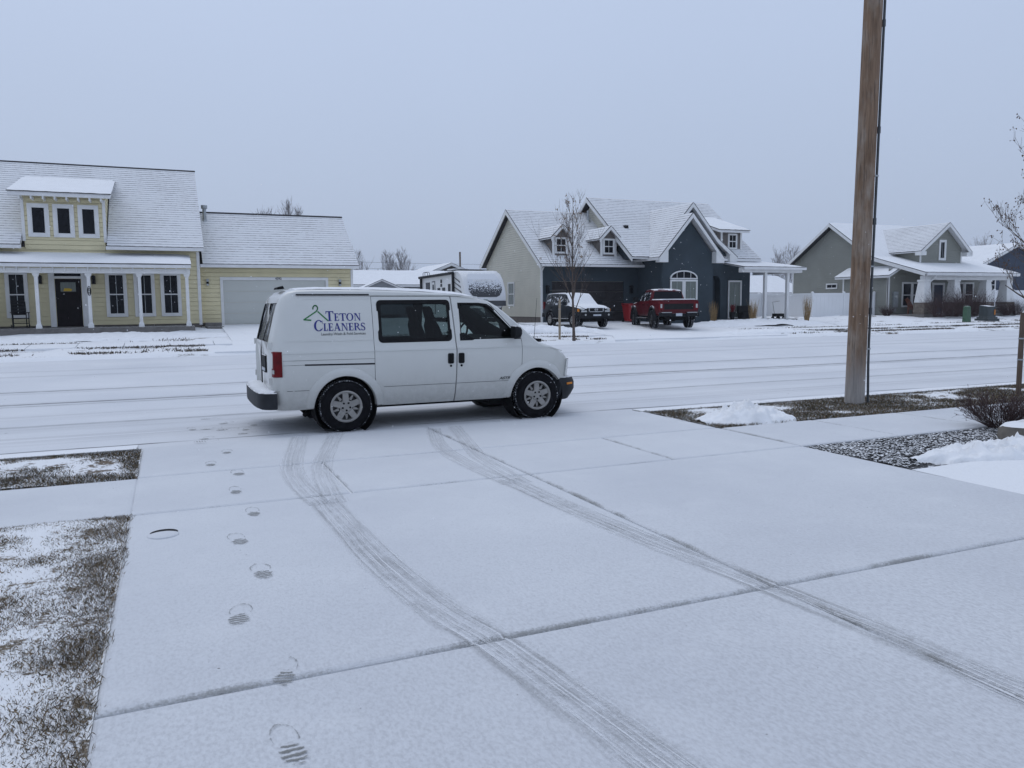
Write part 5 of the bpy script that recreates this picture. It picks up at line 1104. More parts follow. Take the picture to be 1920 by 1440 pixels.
# raised body lines, drip rail, sliding rail
def strip(pts, hgt, off, name, mat, parent=VAN, both=False):
    """thin moulding draped along the side through (x,z) points"""
    P = []
    for (a, za), (b, zb) in zip(pts, pts[1:]):
        m = max(1, int(abs(b - a) / .12))
        P += [(a + (b - a) * k / m, za + (zb - za) * k / m) for k in range(m)]
    P.append(pts[-1]); mb = MB()
    lo = drape([(x, z - hgt / 2) for x, z in P], -.004); lo2 = drape([(x, z - hgt / 2) for x, z in P], off); hi2 = drape([(x, z + hgt / 2) for x, z in P], off); hi = drape([(x, z + hgt / 2) for x, z in P], -.004); n = len(P)
    mb.add(lo + lo2 + hi2 + hi, [(k * n + i, k * n + i + 1, (k + 1) * n + i + 1, (k + 1) * n + i) for k in range(3) for i in range(n - 1)]); mb.build(name, mat, parent, local=True)
strip([(1.40, 1.805), (2.46, 1.803)], .018, .016, 'drip_rail', 'panel_gap'); strip([(2.46, 1.803), (3.6, 1.795), (4.0, 1.765)], .014, .013, 'drip_rail', 'van_paint')
strip([(1.57, .905), (2.48, .890)], .020, .003, 'slide_rail', 'panel_gap')
strip([(1.30, .965), (2.48, .958)], .004, .002, 'body_line', 'grey_sticker'); strip([(1.30, .905), (1.57, .905)], .004, .002, 'body_line', 'grey_sticker')
strip([(1.24, .575), (1.62, .575)], .007, .002, 'body_line', 'grey_sticker'); strip([(2.60, .575), (3.61, .575)], .006, .002, 'body_line', 'grey_sticker', D1); strip([(3.63, .575), (4.48, .575)], .006, .002, 'body_line', 'grey_sticker', D2)
strip([(1.30, 1.212), (2.48, 1.205)], .012, .005, 'pressed_crease', 'van_paint')
strip([(1.55, 1.745), (2.47, 1.745)], .006, .003, 'pressed_crease', 'van_paint')
strip([(1.26, 1.06), (2.48, 1.06)], .014, .009, 'belt_crease', 'van_paint'); strip([(2.49, 1.06), (3.62, 1.06)], .014, .009, 'belt_crease', 'van_paint', D1); strip([(3.65, 1.06), (4.62, 1.06)], .014, .009, 'belt_crease', 'van_paint', D2); strip([(4.64, 1.06), (5.1, 1.03), (5.3, .97)], .014, .008, 'belt_crease', 'van_paint')
# flared arches
for cx in (2.09, 4.87):
    for s in (-1, 1):
        mb = MB(); prof = [(.520, -.004), (.505, .016), (.470, .028), (.430, .034), (.412, .030), (.404, .010), (.404, -.06)]; n = 44; vs = []
        for k in range(n + 1):
            a = math.radians(-6 + 192 * k / n)
            for r_, o_ in prof:
                x, z = cx + r_ * math.cos(a), .335 + r_ * math.sin(a); zz = max(z, .34); vs.append((x - VX, s * (van_y(x, max(.36, zz)) + o_), zz))
        m_ = len(prof); mb.add(vs, [(k * m_ + j, k * m_ + j + 1, (k + 1) * m_ + j + 1, (k + 1) * m_ + j) for k in range(n) for j in range(m_ - 1)]); mb.build('wheel_arch', 'van_paint', VAN, smooth=50, local=True)
        mb = MB(); mb.lathe([(.41, -.02), (.41, .36)], (cx - VX, s * .60, .335), (0, s, 0), 40); mb.lathe([(.0, -.02), (.41, -.02)], (cx - VX, s * .60, .335), (0, s, 0), 40); mb.build('wheel_well', 'rubber', VAN, local=True)
for cx in (2.09, 4.87):
    for s in (-1, 1): wheel(VAN, cx - VX, s, .338, .235, s * .962, .203, 'star')
# rear bumper wraps the corner
mb = MB(); path = []
for s in (-1, 1):
    pts = [(1.215, .955), (1.17, .965), (1.11, .945), (1.06, .905), (1.02, .84), (1.0, .70), (.985, .45), (.98, 0.0)]; path += [(x, s * y) for x, y in (pts if s < 0 else reversed(pts[:-1]))]
prof = [(.0, .555), (.0, .36), (.03, .345), (.16, .36), (.20, .42), (.20, .56), (.10, .585)]; vs = []
for i, (x, y) in enumerate(path):
    a, b = path[max(0, i - 1)], path[min(len(path) - 1, i + 1)]; d = V((b[0] - a[0], b[1] - a[1], 0)).normalized(); nrm = V((-d.y, d.x, 0)) * -1
    if nrm.dot(V((2.0 - x, -y, 0))) < 0: nrm = -nrm
    for o_, z in prof: q = V((x - VX, y, z)) + nrm * (o_ - .01); vs.append(q)
m_ = len(prof); mb.add(vs, [(i * m_ + j, i * m_ + (j + 1) % m_, (i + 1) * m_ + (j + 1) % m_, (i + 1) * m_ + j) for i in range(len(path) - 1) for j in range(m_)] + [tuple(range(m_)), tuple((len(path) - 1) * m_ + j for j in range(m_))])
bp_ = mb.build('rear_bumper', 'van_plastic', VAN, smooth=35, local=True)
mb = MB(); vs = []
for i, (x, y) in enumerate(path[1:-1]):
    c = V((2.0, 0, 0)); p = V((x, y, 0)); nrm = (c - p).normalized()
    for o_, z in ((.004, .5565), (.02, .578), (.15, .592), (.22, .592)): q = p + nrm * o_; vs.append((q.x - VX, q.y, z))
mb.add(vs, [(i * 4 + j, i * 4 + j + 1, (i + 1) * 4 + j + 1, (i + 1) * 4 + j) for i in range(len(path) - 3) for j in range(3)]); mb.build('bumper_step', 'trailer_white', bp_, smooth=50, local=True)
# front bumper
mb = MB(); path = []
for s in (-1, 1):
    pts = [(5.24, .955), (5.35, .945), (5.46, .90), (5.55, .81), (5.60, .62), (5.62, .35), (5.63, 0.0)]; path += [(x, s * y) for x, y in (pts if s < 0 else reversed(pts[:-1]))]
prof = [(.14, .585), (.03, .57), (.0, .50), (.0, .40), (.05, .31), (.10, .24), (.16, .23), (.2, .45)]; vs = []
for i, (x, y) in enumerate(path):
    nrm = (V((4.6, 0, 0)) - V((x, y, 0))).normalized()
    for o_, z in prof: q = V((x - VX, y, z)) + nrm * o_; vs.append(q)
m_ = len(prof); mb.add(vs, [(i * m_ + j, i * m_ + (j + 1) % m_, (i + 1) * m_ + (j + 1) % m_, (i + 1) * m_ + j) for i in range(len(path) - 1) for j in range(m_)] + [tuple(range(m_)), tuple((len(path) - 1) * m_ + j for j in range(m_))])
fb = mb.build('front_bumper', 'van_plastic', VAN, smooth=35, local=True)
mb = MB(); mb.prism([(5.36 - VX, -.947, .47), (5.47 - VX, -.893, .47), (5.47 - VX, -.893, .50), (5.36 - VX, -.947, .50)], (.004, -.012, 0)); mb.build('side_marker', 'amber', fb, local=True)
for s in (-1, 1):
    mb = MB(); mb.hexa([(5.36 - VX, s * .885, .59), (5.49 - VX, s * .70, .59), (5.44 - VX, s * .55, .59), (5.32 - VX, s * .80, .59), (5.395 - VX, s * .885, .84), (5.52 - VX, s * .70, .84), (5.44 - VX, s * .55, .84), (5.32 - VX, s * .80, .84)]); mb.build('headlight', 'lens_clear', VAN, local=True)
mb = MB(); mb.box(5.44 - VX, 5.525 - VX, -.55, .55, .60, .84); mb.build('grille', 'dark_plastic', VAN, local=True)
# tail lights, hinges, plate, exhaust
for s in (-1, 1):
    mb = MB(); q = [(1.172, .895), (1.19, .945), (1.225, .978), (1.29, 1.0)]; vs = []
    for z in (.755, .765, 1.075, 1.085):
        for x, y in q: vs.append((x + van_lean(x, z) - VX, s * (y * (van_y(1.3, z) + .014)), z)) if z in (.765, 1.075) else vs.append((x + van_lean(x, z) - VX, s * (y * (van_y(1.3, z) - .004)), z))
    mb.add(vs, [(r_ * 4 + c, r_ * 4 + c + 1, (r_ + 1) * 4 + c + 1, (r_ + 1) * 4 + c) for r_ in range(3) for c in range(3)]); tl = mb.build('tail_light', 'tail_red', VAN, local=True)
    mb = MB(); mb.add([(x + van_lean(x, z) - VX, s * y * (van_y(1.3, z) + .018), z) for x, y, z in ((1.174, .900, .80), (1.195, .952, .80), (1.195, .952, .85), (1.174, .900, .85))], [(0, 1, 2, 3)]); mb.build('reverse_lamp', 'lens_clear', tl, local=True)
    for z in (.66, 1.12):
        mb = MB(); mb.box(1.135 - VX, 1.19 - VX, s * .84 - .02, s * .84 + .02, z, z + .08); mb.build('door_hinge', 'van_paint', VAN, local=True)
mb = MB(); mb.box(1.125 - VX, 1.142 - VX, -.60, -.18, .80, 1.02); pl = mb.build('plate_recess', 'dark_plastic', VAN, local=True); mb = MB(); mb.box(1.117 - VX, 1.126 - VX, -.56, -.25, .82, .86); mb.build('number_plate', 'plate_white', pl, local=True)
mb = MB(); q = [(1.133 + van_lean(1.14, z) - VX, -.006, z) for z in (.62, 1.05, 1.2)] + [(1.15 - VX, -.006, 1.2), (1.15 - VX, -.006, .62)]; mb.prism(q, (0, .012, 0)); mb.build('rear_door_gap', 'panel_gap', VAN, local=True)
mb = MB(); vs, fs = text_mesh('CHEVROLET', .05, .002); mb.add([(1.134 - VX, -.42 - x, .66 + y) for x, y in vs], fs); mb.build('rear_badge', 'decal_dark', VAN, local=True)
mb = MB(); mb.tube([(1.75 - VX, -.60, .36), (1.66 - VX, -.66, .28), (1.58 - VX, -.74, .23)], [.03, .03, .032], 12); mb.build('exhaust_pipe', 'rubber', VAN, local=True)
mb = MB(); mb.box(1.3 - VX, 5.2 - VX, -.58, .58, .30, .34); mb.box(2.55 - VX, 4.4 - VX, -.70, .70, .27, .33); mb.tube([(2.09 - VX, -.75, .32), (2.09 - VX, .75, .32)], .06, 10); mb.tube([(4.87 - VX, -.75, .32), (4.87 - VX, .75, .32)], .05, 10); mb.box(4.25 - VX, 5.15 - VX, -.62, .62, .19, .31); mb.box(2.5 - VX, 3.3 - VX, .1, .5, .22, .31); mb.build('underbody', 'rubber', VAN, local=True)  # low front box is added, its dark bulk standing in for shade underneath
mb = MB(); gx = rng(1.42, 4.06, 40); gy = rng(-.74, .74, 20); vs = []
for i, x in enumerate(gx):
    for j, y in enumerate(gy):
        u = abs(y) / .76; zz = interp(TOP, x) - interp(CROWN, x) * u * u; ed = min(1, (1 - u) / .10, (x - 1.40) / .12, (4.09 - x) / .15) ; vs.append((x + van_lean(x, 1.85) - VX, y, zz - .012 + (.026 + random.uniform(-.003, .003)) * max(0, ed) ** .5))
mb.add(vs, [(i * 21 + j, i * 21 + j + 1, (i + 1) * 21 + j + 1, (i + 1) * 21 + j) for i in range(40) for j in range(20)]); mb.build('roof_snow', 'roof_snow', VAN, smooth=60, local=True)
mb = MB(); mb.prism([(1.36 - VX, -.18, 1.888), (1.46 - VX, -.18, 1.895), (1.44 - VX, -.18, 1.935), (1.37 - VX, -.18, 1.915)], (0, .36, 0)); mb.build('brake_light', 'rubber', VAN, local=True)
# mirror, handles, aerial, wipers
mb = MB(); mx0, mz = 4.45, 1.265
mb.loft([[(mx0 + a - VX, 0, mz - hh), (mx0 + a - VX, w_ * .7, mz - hh), (mx0 + a - VX, w_, mz - hh * .6), (mx0 + a - VX, w_, mz + hh * .6), (mx0 + a - VX, w_ * .7, mz + hh), (mx0 + a - VX, 0, mz + hh)] for a, w_, hh in ((0, .095, .085), (.04, .10, .09), (.09, .085, .075), (.12, .05, .04))])
mb.v = [(x, y - 1.06, z) for x, y, z in mb.v]; mb.box(4.47 - VX, 4.53 - VX, -1.0, -.90, 1.19, 1.24); mb.build('wing_mirror', 'dark_plastic', VAN, smooth=50, local=True)
for x, par in ((3.545, D1), (3.700, D2)):
    mb = MB(); mb.add(drape(rounded(x - .045, x + .045, .85, .995, .02, 3), .003), [tuple(range(16))]); hp = mb.build('handle_recess', 'van_plastic', par, local=True)
    mb = MB(); a = drape([(x - .022, .86), (x + .022, .86), (x + .022, .985), (x - .022, .985)], .006); mb.prism(a, (0, -.028, 0)); mb.build('door_handle', 'rubber', par, local=True)
    mb = MB(); mb.lathe([(.016, -.002), (.016, .005), (0, .006)], (x - VX, -van_y(x, .82) - .001, .82), (0, -1, 0), 14); mb.build('key_lock', 'rubber', par, local=True)
mb = MB(); mb.tube([(4.98 - VX, -.62, 1.10), (5.03 - VX, -.63, 1.75)], [.004, .0025], 5); mb.build('aerial', 'rubber', VAN, local=True)
mb = MB(); mb.box(4.90 - VX, 5.02 - VX, -.80, .80, 1.105, 1.15); mb.tube([(4.93 - VX, -.2, 1.17), (4.80 - VX, -.72, 1.25)], .012, 5); mb.tube([(4.93 - VX, .45, 1.17), (4.82 - VX, -.08, 1.24)], .012, 5); mb.build('wiper_cowl', 'rubber', VAN, local=True)
# cabin: seats, steering wheel, dash
def seat(x, y):
    mb = MB(); mb.loft([[(x + a + (z - .95) * .0 - VX, 0, z0), (x + a - VX, .21, z0), (x + a - VX, .22, z0 + .05), (x + a - VX, .21, z1), (x + a - VX, 0, z1 + .01)] for a, z0, z1, z in ((-.05, .85, 1.02, 0), (.1, .85, 1.04, 0), (.45, .85, 1.03, 0))])
    mb.v = [(p[0], p[1] + y, p[2]) for p in mb.v]; b0 = len(mb.v)
    for zz, w_, t0 in ((1.0, .22, .14), (1.25, .22, .13), (1.42, .18, .10)): pass
    mb.loft([[(x - .05 - (z - 1) * .28 - t_ - VX, 0, z), (x - .05 - (z - 1) * .28 - t_ - VX, w_, z), (x - .05 - (z - 1) * .28 - VX, w_ + .01, z), (x - .05 - (z - 1) * .28 + t_ * .6 - VX, w_ * .9, z), (x - .05 - (z - 1) * .28 + t_ * .6 - VX, 0, z)] for z, w_, t_ in ((.95, .21, .08), (1.2, .23, .08), (1.36, .20, .07), (1.44, .13, .05), (1.47, .12, .05), (1.60, .12, .05), (1.64, .09, .03))])
    mb.v[b0:] = [(p[0], p[1] + y, p[2]) for p in mb.v[b0:]]; mb.build('seat', 'seat_fabric', VAN, smooth=50, local=True)
seat(3.62, -.42); seat(3.62, .42); seat(2.75, -.40); seat(2.75, .25)
mb = MB(); n = 24; mb.tube([(4.22 + .06 * math.sin(2 * math.pi * k / n) * 1.0 - VX, .42 + .19 * math.cos(2 * math.pi * k / n), 1.20 + .17 * math.sin(2 * math.pi * k / n)) for k in range(n + 1)], .016, 7); mb.tube([(4.5 - VX, .42, 1.05), (4.23 - VX, .42, 1.20)], .03, 8); mb.box(4.20 - VX, 4.23 - VX, .25, .59, 1.19, 1.22); mb.build('steering_wheel', 'rubber', VAN, local=True)
mb = MB(); mb.prism([(4.42 - VX, -.86, .9), (4.42 - VX, -.86, 1.10), (4.5 - VX, -.86, 1.19), (4.80 - VX, -.86, 1.16), (4.80 - VX, -.86, .9)], (0, 1.72, 0)); mb.build('dashboard', 'interior', VAN, local=True)

# lettering on the side: serif capitals drawn as polygons in a 1-high em box
def bar(x0, z0, x1, z1): return [(x0, z0), (x1, z0), (x1, z1), (x0, z1)]
def ring(cx, cz, a, b, t_h, t_v, a0=0, a1=360, n=26):
    out = []
    for k in range(n):
        q = []
        for j in (k, k + 1): th = math.radians(a0 + (a1 - a0) * j / n); q.append(((cx + a * math.cos(th), cz + b * math.sin(th)), (cx + (a - t_h) * math.cos(th), cz + (b - t_v) * math.sin(th))))
        out.append([q[0][0], q[1][0], q[1][1], q[0][1]])
    return out
st_, th_ = .20, .075
GL = {
 'T': (.84, [bar(.32, 0, .52, 1), bar(.0, .91, .84, 1), bar(.20, 0, .64, .05), [(0, 1), (0, .72), (.05, .72), (.12, .91)], [(.84, 1), (.72, .91), (.79, .72), (.84, .72)]]),
 'E': (.68, [bar(.08, 0, .28, 1), bar(.0, 0, .6, .075), bar(.0, .925, .58, 1), bar(.28, .47, .5, .545), [(.66, .27), (.6, .27), (.52, .075), (.6, 0)], [(.58, 1), (.52, .925), (.57, .74), (.62, .74)], bar(.46, .38, .51, .63)]),
 'L': (.64, [bar(.08, 0, .28, 1), bar(.0, 0, .56, .075), bar(0, .95, .38, 1), [(.63, .3), (.57, .3), (.48, .075), (.56, 0)]]),
 'O': (.98, ring(.48, .5, .48, .52, .20, .07)),
 'C': (.90, ring(.48, .5, .48, .52, .21, .075, 42, 318) + [[(.86, .99), (.80, .86), (.81, .66), (.86, .66)], [(.80, .17), (.88, .28), (.84, .30), (.74, .16)]]),
 'N': (.96, [bar(.12, 0, .20, 1), bar(.74, 0, .82, 1), [(.10, 1), (.34, 1), (.82, .02), (.82, -.04), (.74, -.04)], bar(0, .95, .3, 1), bar(.02, 0, .30, .05), bar(.62, .95, .94, 1)]),
 'A': (.92, [[(.40, 1.02), (.50, 1.02), (.16, 0), (.09, 0)], [(.36, 1.02), (.53, 1.02), (.86, 0), (.63, 0)], bar(.24, .30, .66, .375), bar(0, 0, .26, .05), bar(.54, 0, .95, .05)]),
 'R': (.86, [bar(.08, 0, .28, 1), bar(0, .95, .4, 1), bar(0, 0, .38, .05)] + ring(.36, .735, .34, .265, .19, .07, -90, 90, 14) + [bar(.26, .93, .37, 1), bar(.26, .47, .37, .54), [(.34, .50), (.52, .50), (.88, .03), (.96, 0), (.70, 0)]]),
 'S': (.64, ring(.30, .735, .27, .285, .13, .09, 30, 250, 18) + ring(.32, .255, .29, .285, .14, .09, -150, 70, 18) + [[(.10, .62), (.22, .70), (.58, .40), (.50, .28)], bar(.52, .72, .57, .98), bar(.03, .02, .08, .30)])}
def word(mb, s, x0, z0, big, small, x1=None, off=.0035):
    wd = [(GL[c][0] + .045) * (big if i == 0 else small) for i, c in enumerate(s)]; k = (x1 - x0) / sum(wd) if x1 else 1.0; x = x0
    for i, c in enumerate(s):
        h_ = big if i == 0 else small
        for p in GL[c][1]: mb.add(drape([(x + a * h_ * k, z0 + b * h_) for a, b in p], off), [tuple(range(len(p)))])
        x += wd[i] * k
mb = MB(); word(mb, 'TETON', 1.865, 1.462, .128, .098, 2.335); mb.build('lettering', 'blue_sticker', VAN, local=True, label='upper line of dark blue serif lettering')
mb = MB(); word(mb, 'CLEANERS', 1.695, 1.335, .140, .098, 2.385); mb.build('lettering', 'blue_sticker', VAN, local=True, label='lower line of dark blue serif lettering')
mb = MB(); vs, fs = text_mesh('Laundry Wash & Fold Services', .05, .0008); xs_ = [v[0] for v in vs]; k = .585 / (max(xs_) - min(xs_)); mb.add(drape([(2.085 + x * k, 1.293 + y * .95) for x, y in vs], .0035), fs); mb.build('lettering', 'grey_sticker', VAN, local=True, label='thin grey line of small lettering')
def stroke(mb, pts, w_):
    for (a, za), (b, zb) in zip(pts, pts[1:]):
        d = V((b - a, zb - za)); d.normalize(); n = V((-d.y, d.x)) * w_ / 2; e = d * w_ * .25
        mb.add(drape([(a + n.x - e.x, za + n.y - e.y), (b + n.x + e.x, zb + n.y + e.y), (b - n.x + e.x, zb - n.y + e.y), (a - n.x - e.x, za - n.y - e.y)], .0035), [(0, 1, 2, 3)])
mb = MB(); hook = [(1.713 + .036 * math.cos(math.radians(a)), 1.628 + .036 * math.sin(math.radians(a))) for a in range(195, -50, -15)]
stroke(mb, hook + [(1.728, 1.588), (1.55, 1.483), (1.652, 1.476)], .0175); stroke(mb, [(1.752, 1.585), (1.895, 1.468)], .0175); mb.build('hanger_emblem', 'green_sticker', VAN, local=True, label='green coat hanger emblem')
mb = MB(); vs, fs = text_mesh('ASTRO', .052, .002, 1.45); mb.add(drape([(4.39 + x * .95 + y * .4, .612 + y) for x, y in vs], .004), fs); mb.build('model_badge', 'grey_sticker', D2, local=True)

# ---------------------------------------------------------------- parked vehicles across the road
def car_sec(x, w, zb, zm, zt, wt, r, crown):
    top = max(zt - r, zm + .002); out = [(0, zb), (w - .10, zb), (w - .02, zb + .07), (w, lerp(zb, zm, .4)), (w, lerp(zb, zm, .75)), (w - .02, zm)]
    for t in (.33, .66, 1.0): out.append((lerp(w - .02, wt, t), lerp(zm, top, t) + 1e-4 * t))
    for k in (1, 2, 3): a = math.pi / 2 * k / 3; out.append((wt - r * (1 - math.cos(a)), top + r * math.sin(a) + 1e-4 * k))
    for t in (.6, .3, 0): out.append(((wt - r) * t, max(zt, top + r) + 2e-4 + crown * (1 - t * t)))
    return [(x, y, z) for y, z in out]
def wheel_cuts(axles, zc, r, depth):
    cs = []
    for cx in axles:
        for s in (-1, 1): mb = MB(); arc_prism(mb, cx, zc, r, s * depth, s * 1.6, 28); cs.append((mb.mesh('cut', 'rubber'), 'DIFFERENCE'))
    return cs
def flare(root, cx, zc, r, y, mat, out=.04, rw=.09, a0=-8, a1=188):
    for s in (-1, 1):
        mb = MB(); prof = [(r + rw, -.01), (r + rw * .8, out * .7), (r + .01, out), (r - .005, out * .6), (r - .005, -.08)]; n = 24; vs = []
        for k in range(n + 1):
            a = math.radians(a0 + (a1 - a0) * k / n); vs += [(cx + q * math.cos(a), s * (y + o_), zc + q * math.sin(a)) for q, o_ in prof]
        m_ = len(prof); mb.add(vs, [(k * m_ + j, k * m_ + j + 1, (k + 1) * m_ + j + 1, (k + 1) * m_ + j) for k in range(n) for j in range(m_ - 1)]); mb.build('wheel_flare', mat, root, smooth=40, local=True)
def smooth_me(me, ang=32): me.polygons.foreach_set('use_smooth', [True] * len(me.polygons)); me.set_sharp_from_angle(angle=math.radians(ang)); return me
def side_pane(root, pts, yf, name, mat, both=True):
    for s in ((-1, 1) if both else (-1,)):
        mb = MB(); mb.add([(x, s * yf(z), z) for x, z in pts], [tuple(range(len(pts)))]); mb.build(name, mat, root, local=True)

# dark SUV, nose to the road
SV = thing('parked_suv', 'dark boxy four-wheel-drive vehicle under snow, parked nose out by the brown garage door', 'car', (19.85, 36.95, gz(19.85, 36.9) + .075), math.radians(-91))
st = [(-2.18, .84, .60, 1.02, 1.60, .66), (-2.12, .89, .52, 1.05, 1.72, .70), (-1.9, .915, .50, 1.08, 1.78, .72), (-1.2, .92, .48, 1.10, 1.80, .72), (-.4, .92, .48, 1.10, 1.79, .72), (.15, .92, .48, 1.10, 1.76, .71), (.32, .92, .48, 1.11, 1.70, .70), (.62, .92, .48, 1.12, 1.45, .74), (.92, .92, .48, 1.13, 1.20, .79), (1.02, .92, .48, 1.10, 1.17, .80), (1.6, .915, .50, 1.05, 1.13, .78), (1.95, .90, .52, 1.0, 1.08, .74), (2.12, .86, .56, .95, 1.02, .70), (2.18, .78, .62, .90, .96, .62)]
mb = MB(); mb.loft([car_sec(x, w_, zb, zm, zt, wt, .06 if zt - zm > .1 else .03, .03) for x, w_, zb, zm, zt, wt in st])
put('body', smooth_me(boolean(mb.mesh('b', 'suv_paint'), wheel_cuts((1.40, -1.30), .39, .47, .55))), SV)
for ax in (1.40, -1.30):
    flare(SV, ax, .39, .47, .905, 'dark_plastic', .035, .10)
    for s in (-1, 1): wheel(SV, ax, s, .385, .25, s * .94, .215, 'six')
yf = lambda z: lerp(.905, .73, clamp((z - 1.08) / .64)) + .008
side_pane(SV, [(-.32, 1.17), (.66, 1.17), (.30, 1.62), (-.32, 1.64)], yf, 'side_window', 'frosted_glass'); side_pane(SV, [(-1.22, 1.17), (-.40, 1.17), (-.40, 1.64), (-1.22, 1.65)], yf, 'side_window', 'frosted_glass'); side_pane(SV, [(-2.0, 1.22), (-1.32, 1.22), (-1.32, 1.68), (-1.92, 1.64)], yf, 'side_window', 'frosted_glass')
for x in (-.36, -1.27, .70):
    for s in (-1, 1): mb = MB(); mb.box(x - .005, x + .005, s * .921 - .004, s * .921 + .004, .60, 1.10); mb.build('panel_gap', 'panel_gap', SV, local=True)
for x in (-.22, -1.1):
    for s in (-1, 1): mb = MB(); mb.box(x - .08, x + .08, s * .93 - .02, s * .93 + .02, 1.0, 1.035); mb.build('door_handle', 'dark_plastic', SV, local=True)
mb = MB(); mb.box(2.10, 2.32, -.88, .88, .50, .80); mb.box(2.05, 2.24, -.90, .90, .46, .56); fb = mb.build('front_bumper', 'dark_plastic', SV, local=True)
mb = MB(); mb.box(2.315, 2.33, -.22, .22, .60, .68); mb.build('number_plate', 'plate_white', fb, local=True)
for s in (-1, 1):
    mb = MB(); mb.lathe([(.05, 0), (.05, .012), (0, .016)], (2.318, s * .66, .66), (1, 0, 0), 12); mb.build('fog_lamp', 'lens_clear', fb, local=True)
    mb = MB(); mb.hexa([(2.0, s * .90, .80), (2.20, s * .80, .80), (2.20, s * .52, .80), (2.0, s * .52, .80), (1.96, s * .88, 1.0), (2.15, s * .78, .99), (2.15, s * .52, .99), (1.96, s * .52, 1.0)]); h_ = mb.build('headlight', 'lens_clear', SV, local=True)
    mb = MB(); mb.box(1.90, 2.06, s * .895 - .02, s * .895 + .02, .82, .96); mb.build('side_marker', 'amber', h_, local=True)
    mb = MB(); mb.box(.62, .80, s * 1.05 - .1, s * 1.05 + .1, 1.16, 1.34); mb.box(.66, .74, s * .92 - .05, s * .97 + .02, 1.16, 1.22); mb.build('wing_mirror', 'suv_paint', SV, local=True)
    mb = MB(); mb.tube([(1.0, s * .95, .43), (-.9, s * .95, .43)], .045, 8); mb.build('side_step', 'dark_plastic', SV, smooth=40, local=True)
    mb = MB(); mb.tube([(.12, s * .60, 1.80), (.0, s * .62, 1.93), (-.2, s * .62, 1.95), (-1.9, s * .62, 1.95), (-2.0, s * .62, 1.85)], .032, 8); mb.build('roof_rail', 'black_metal', SV, smooth=40, local=True)
    mb = MB(); mb.box(-2.19, -2.05, s * .85 - .06, s * .85 + .06, .95, 1.35); mb.build('tail_light', 'tail_red', SV, local=True)
for x in (.0, -.7, -1.4, -1.9): mb = MB(); mb.tube([(x, -.62, 1.93), (x, .62, 1.93)], .02, 6); mb.build('rack_bar', 'black_metal', SV, local=True)
mb = MB(); mb.box(-2.36, -2.10, -.90, .90, .52, .74); mb.build('rear_bumper', 'dark_plastic', SV, local=True)
mb = MB(); mb.box(2.12, 2.215, -.50, .50, .82, 1.0); gr = mb.build('grille', 'black_metal', SV, local=True)
mb = MB(); mb.lathe([(.085, 0), (.085, .012), (.065, .012), (.065, 0)], (2.216, 0, .92), (1, 0, 0), 20, True); mb.box(2.217, 2.227, -.10, .10, .905, .935); mb.box(2.216, 2.23, -.36, .36, .80, .83)
for s in (-1, 1): mb.box(2.216, 2.228, s * .40 - .025, s * .40 + .025, .83, 1.0)
mb.build('grille_emblem', 'silver', gr, local=True)
mb = MB(); mb.box(1.3, 1.9, -.5, .5, .30, .5); mb.box(-1.9, 1.9, -.45, .45, .38, .52); mb.tube([(1.4, -.8, .39), (1.4, .8, .39)], .05, 8); mb.tube([(-1.3, -.8, .39), (-1.3, .8, .39)], .07, 8); mb.build('underbody', 'rubber', SV, local=True)

# red pickup, tail to the road
TX, TY = 24.2, 35.4
TR = thing('pickup_truck', 'dark red crew-cab pickup with black tailgate panel and big tyres, seen from behind', 'truck', (TX, TY, gz(TX, TY) + .075), math.radians(71.8))
AX, AR = 1.95, -1.74
st = [(-1.12, .98, .62, 1.20, 1.55, .78), (-1.05, .99, .60, 1.28, 1.88, .76), (-.95, .99, .60, 1.30, 1.95, .75), (-.3, .99, .60, 1.30, 2.0, .74), (.4, .99, .60, 1.30, 1.97, .74), (.72, .99, .60, 1.32, 1.86, .74), (1.45, .99, .60, 1.34, 1.42, .82), (1.6, .99, .60, 1.30, 1.38, .85), (2.5, .98, .62, 1.22, 1.33, .84), (2.8, .94, .66, 1.15, 1.25, .80), (2.9, .86, .72, 1.05, 1.12, .72)]
mb = MB(); mb.loft([car_sec(x, w_, zb, zm, zt, wt, .07 if zt - zm > .12 else .03, .03) for x, w_, zb, zm, zt, wt in st]); put('cab', smooth_me(boolean(mb.mesh('b', 'truck_paint'), wheel_cuts((AX,), .47, .58, .55))), TR)
mb = MB(); mb.loft([car_sec(x, w_, zb, zm, zt, wt, .02, .0) for x, w_, zb, zm, zt, wt in [(-2.95, 1.0, .70, 1.38, 1.42, .975), (-2.9, 1.01, .66, 1.38, 1.43, .98), (-1.14, 1.0, .62, 1.38, 1.43, .97)]]); put('bed', smooth_me(boolean(mb.mesh('b', 'truck_paint'), wheel_cuts((AR,), .47, .58, .55))), TR)
mb = MB(); mb.box(-2.86, -1.2, -.86, .86, 1.43, 1.475); mb.build('bed_cover', 'snow_heap', TR, local=True)
for ax in (AX, AR):
    flare(TR, ax, .47, .56, .99, 'dark_plastic', .10, .13)
    for s in (-1, 1): wheel(TR, ax, s, .455, .32, s * 1.06, .225, 'dark')
yf = lambda z: lerp(.975, .76, clamp((z - 1.30) / .62)) + .008
side_pane(TR, [(-.08, 1.40), (1.15, 1.40), (.70, 1.80), (-.08, 1.86)], yf, 'side_window', 'frosted_glass'); side_pane(TR, [(-.95, 1.42), (-.16, 1.40), (-.16, 1.86), (-.82, 1.84)], yf, 'side_window', 'frosted_glass')
mb = MB(); mb.add([(-1.160, -.78, 1.48), (-1.160, .78, 1.48), (-1.098, .70, 1.87), (-1.098, -.70, 1.87)], [(0, 1, 2, 3)]); mb.build('rear_window', 'window_glass', TR, local=True)
mb = MB(); mb.box(-2.985, -2.94, -.80, .80, .84, 1.41); tg = mb.build('tailgate', 'truck_paint', TR, local=True)
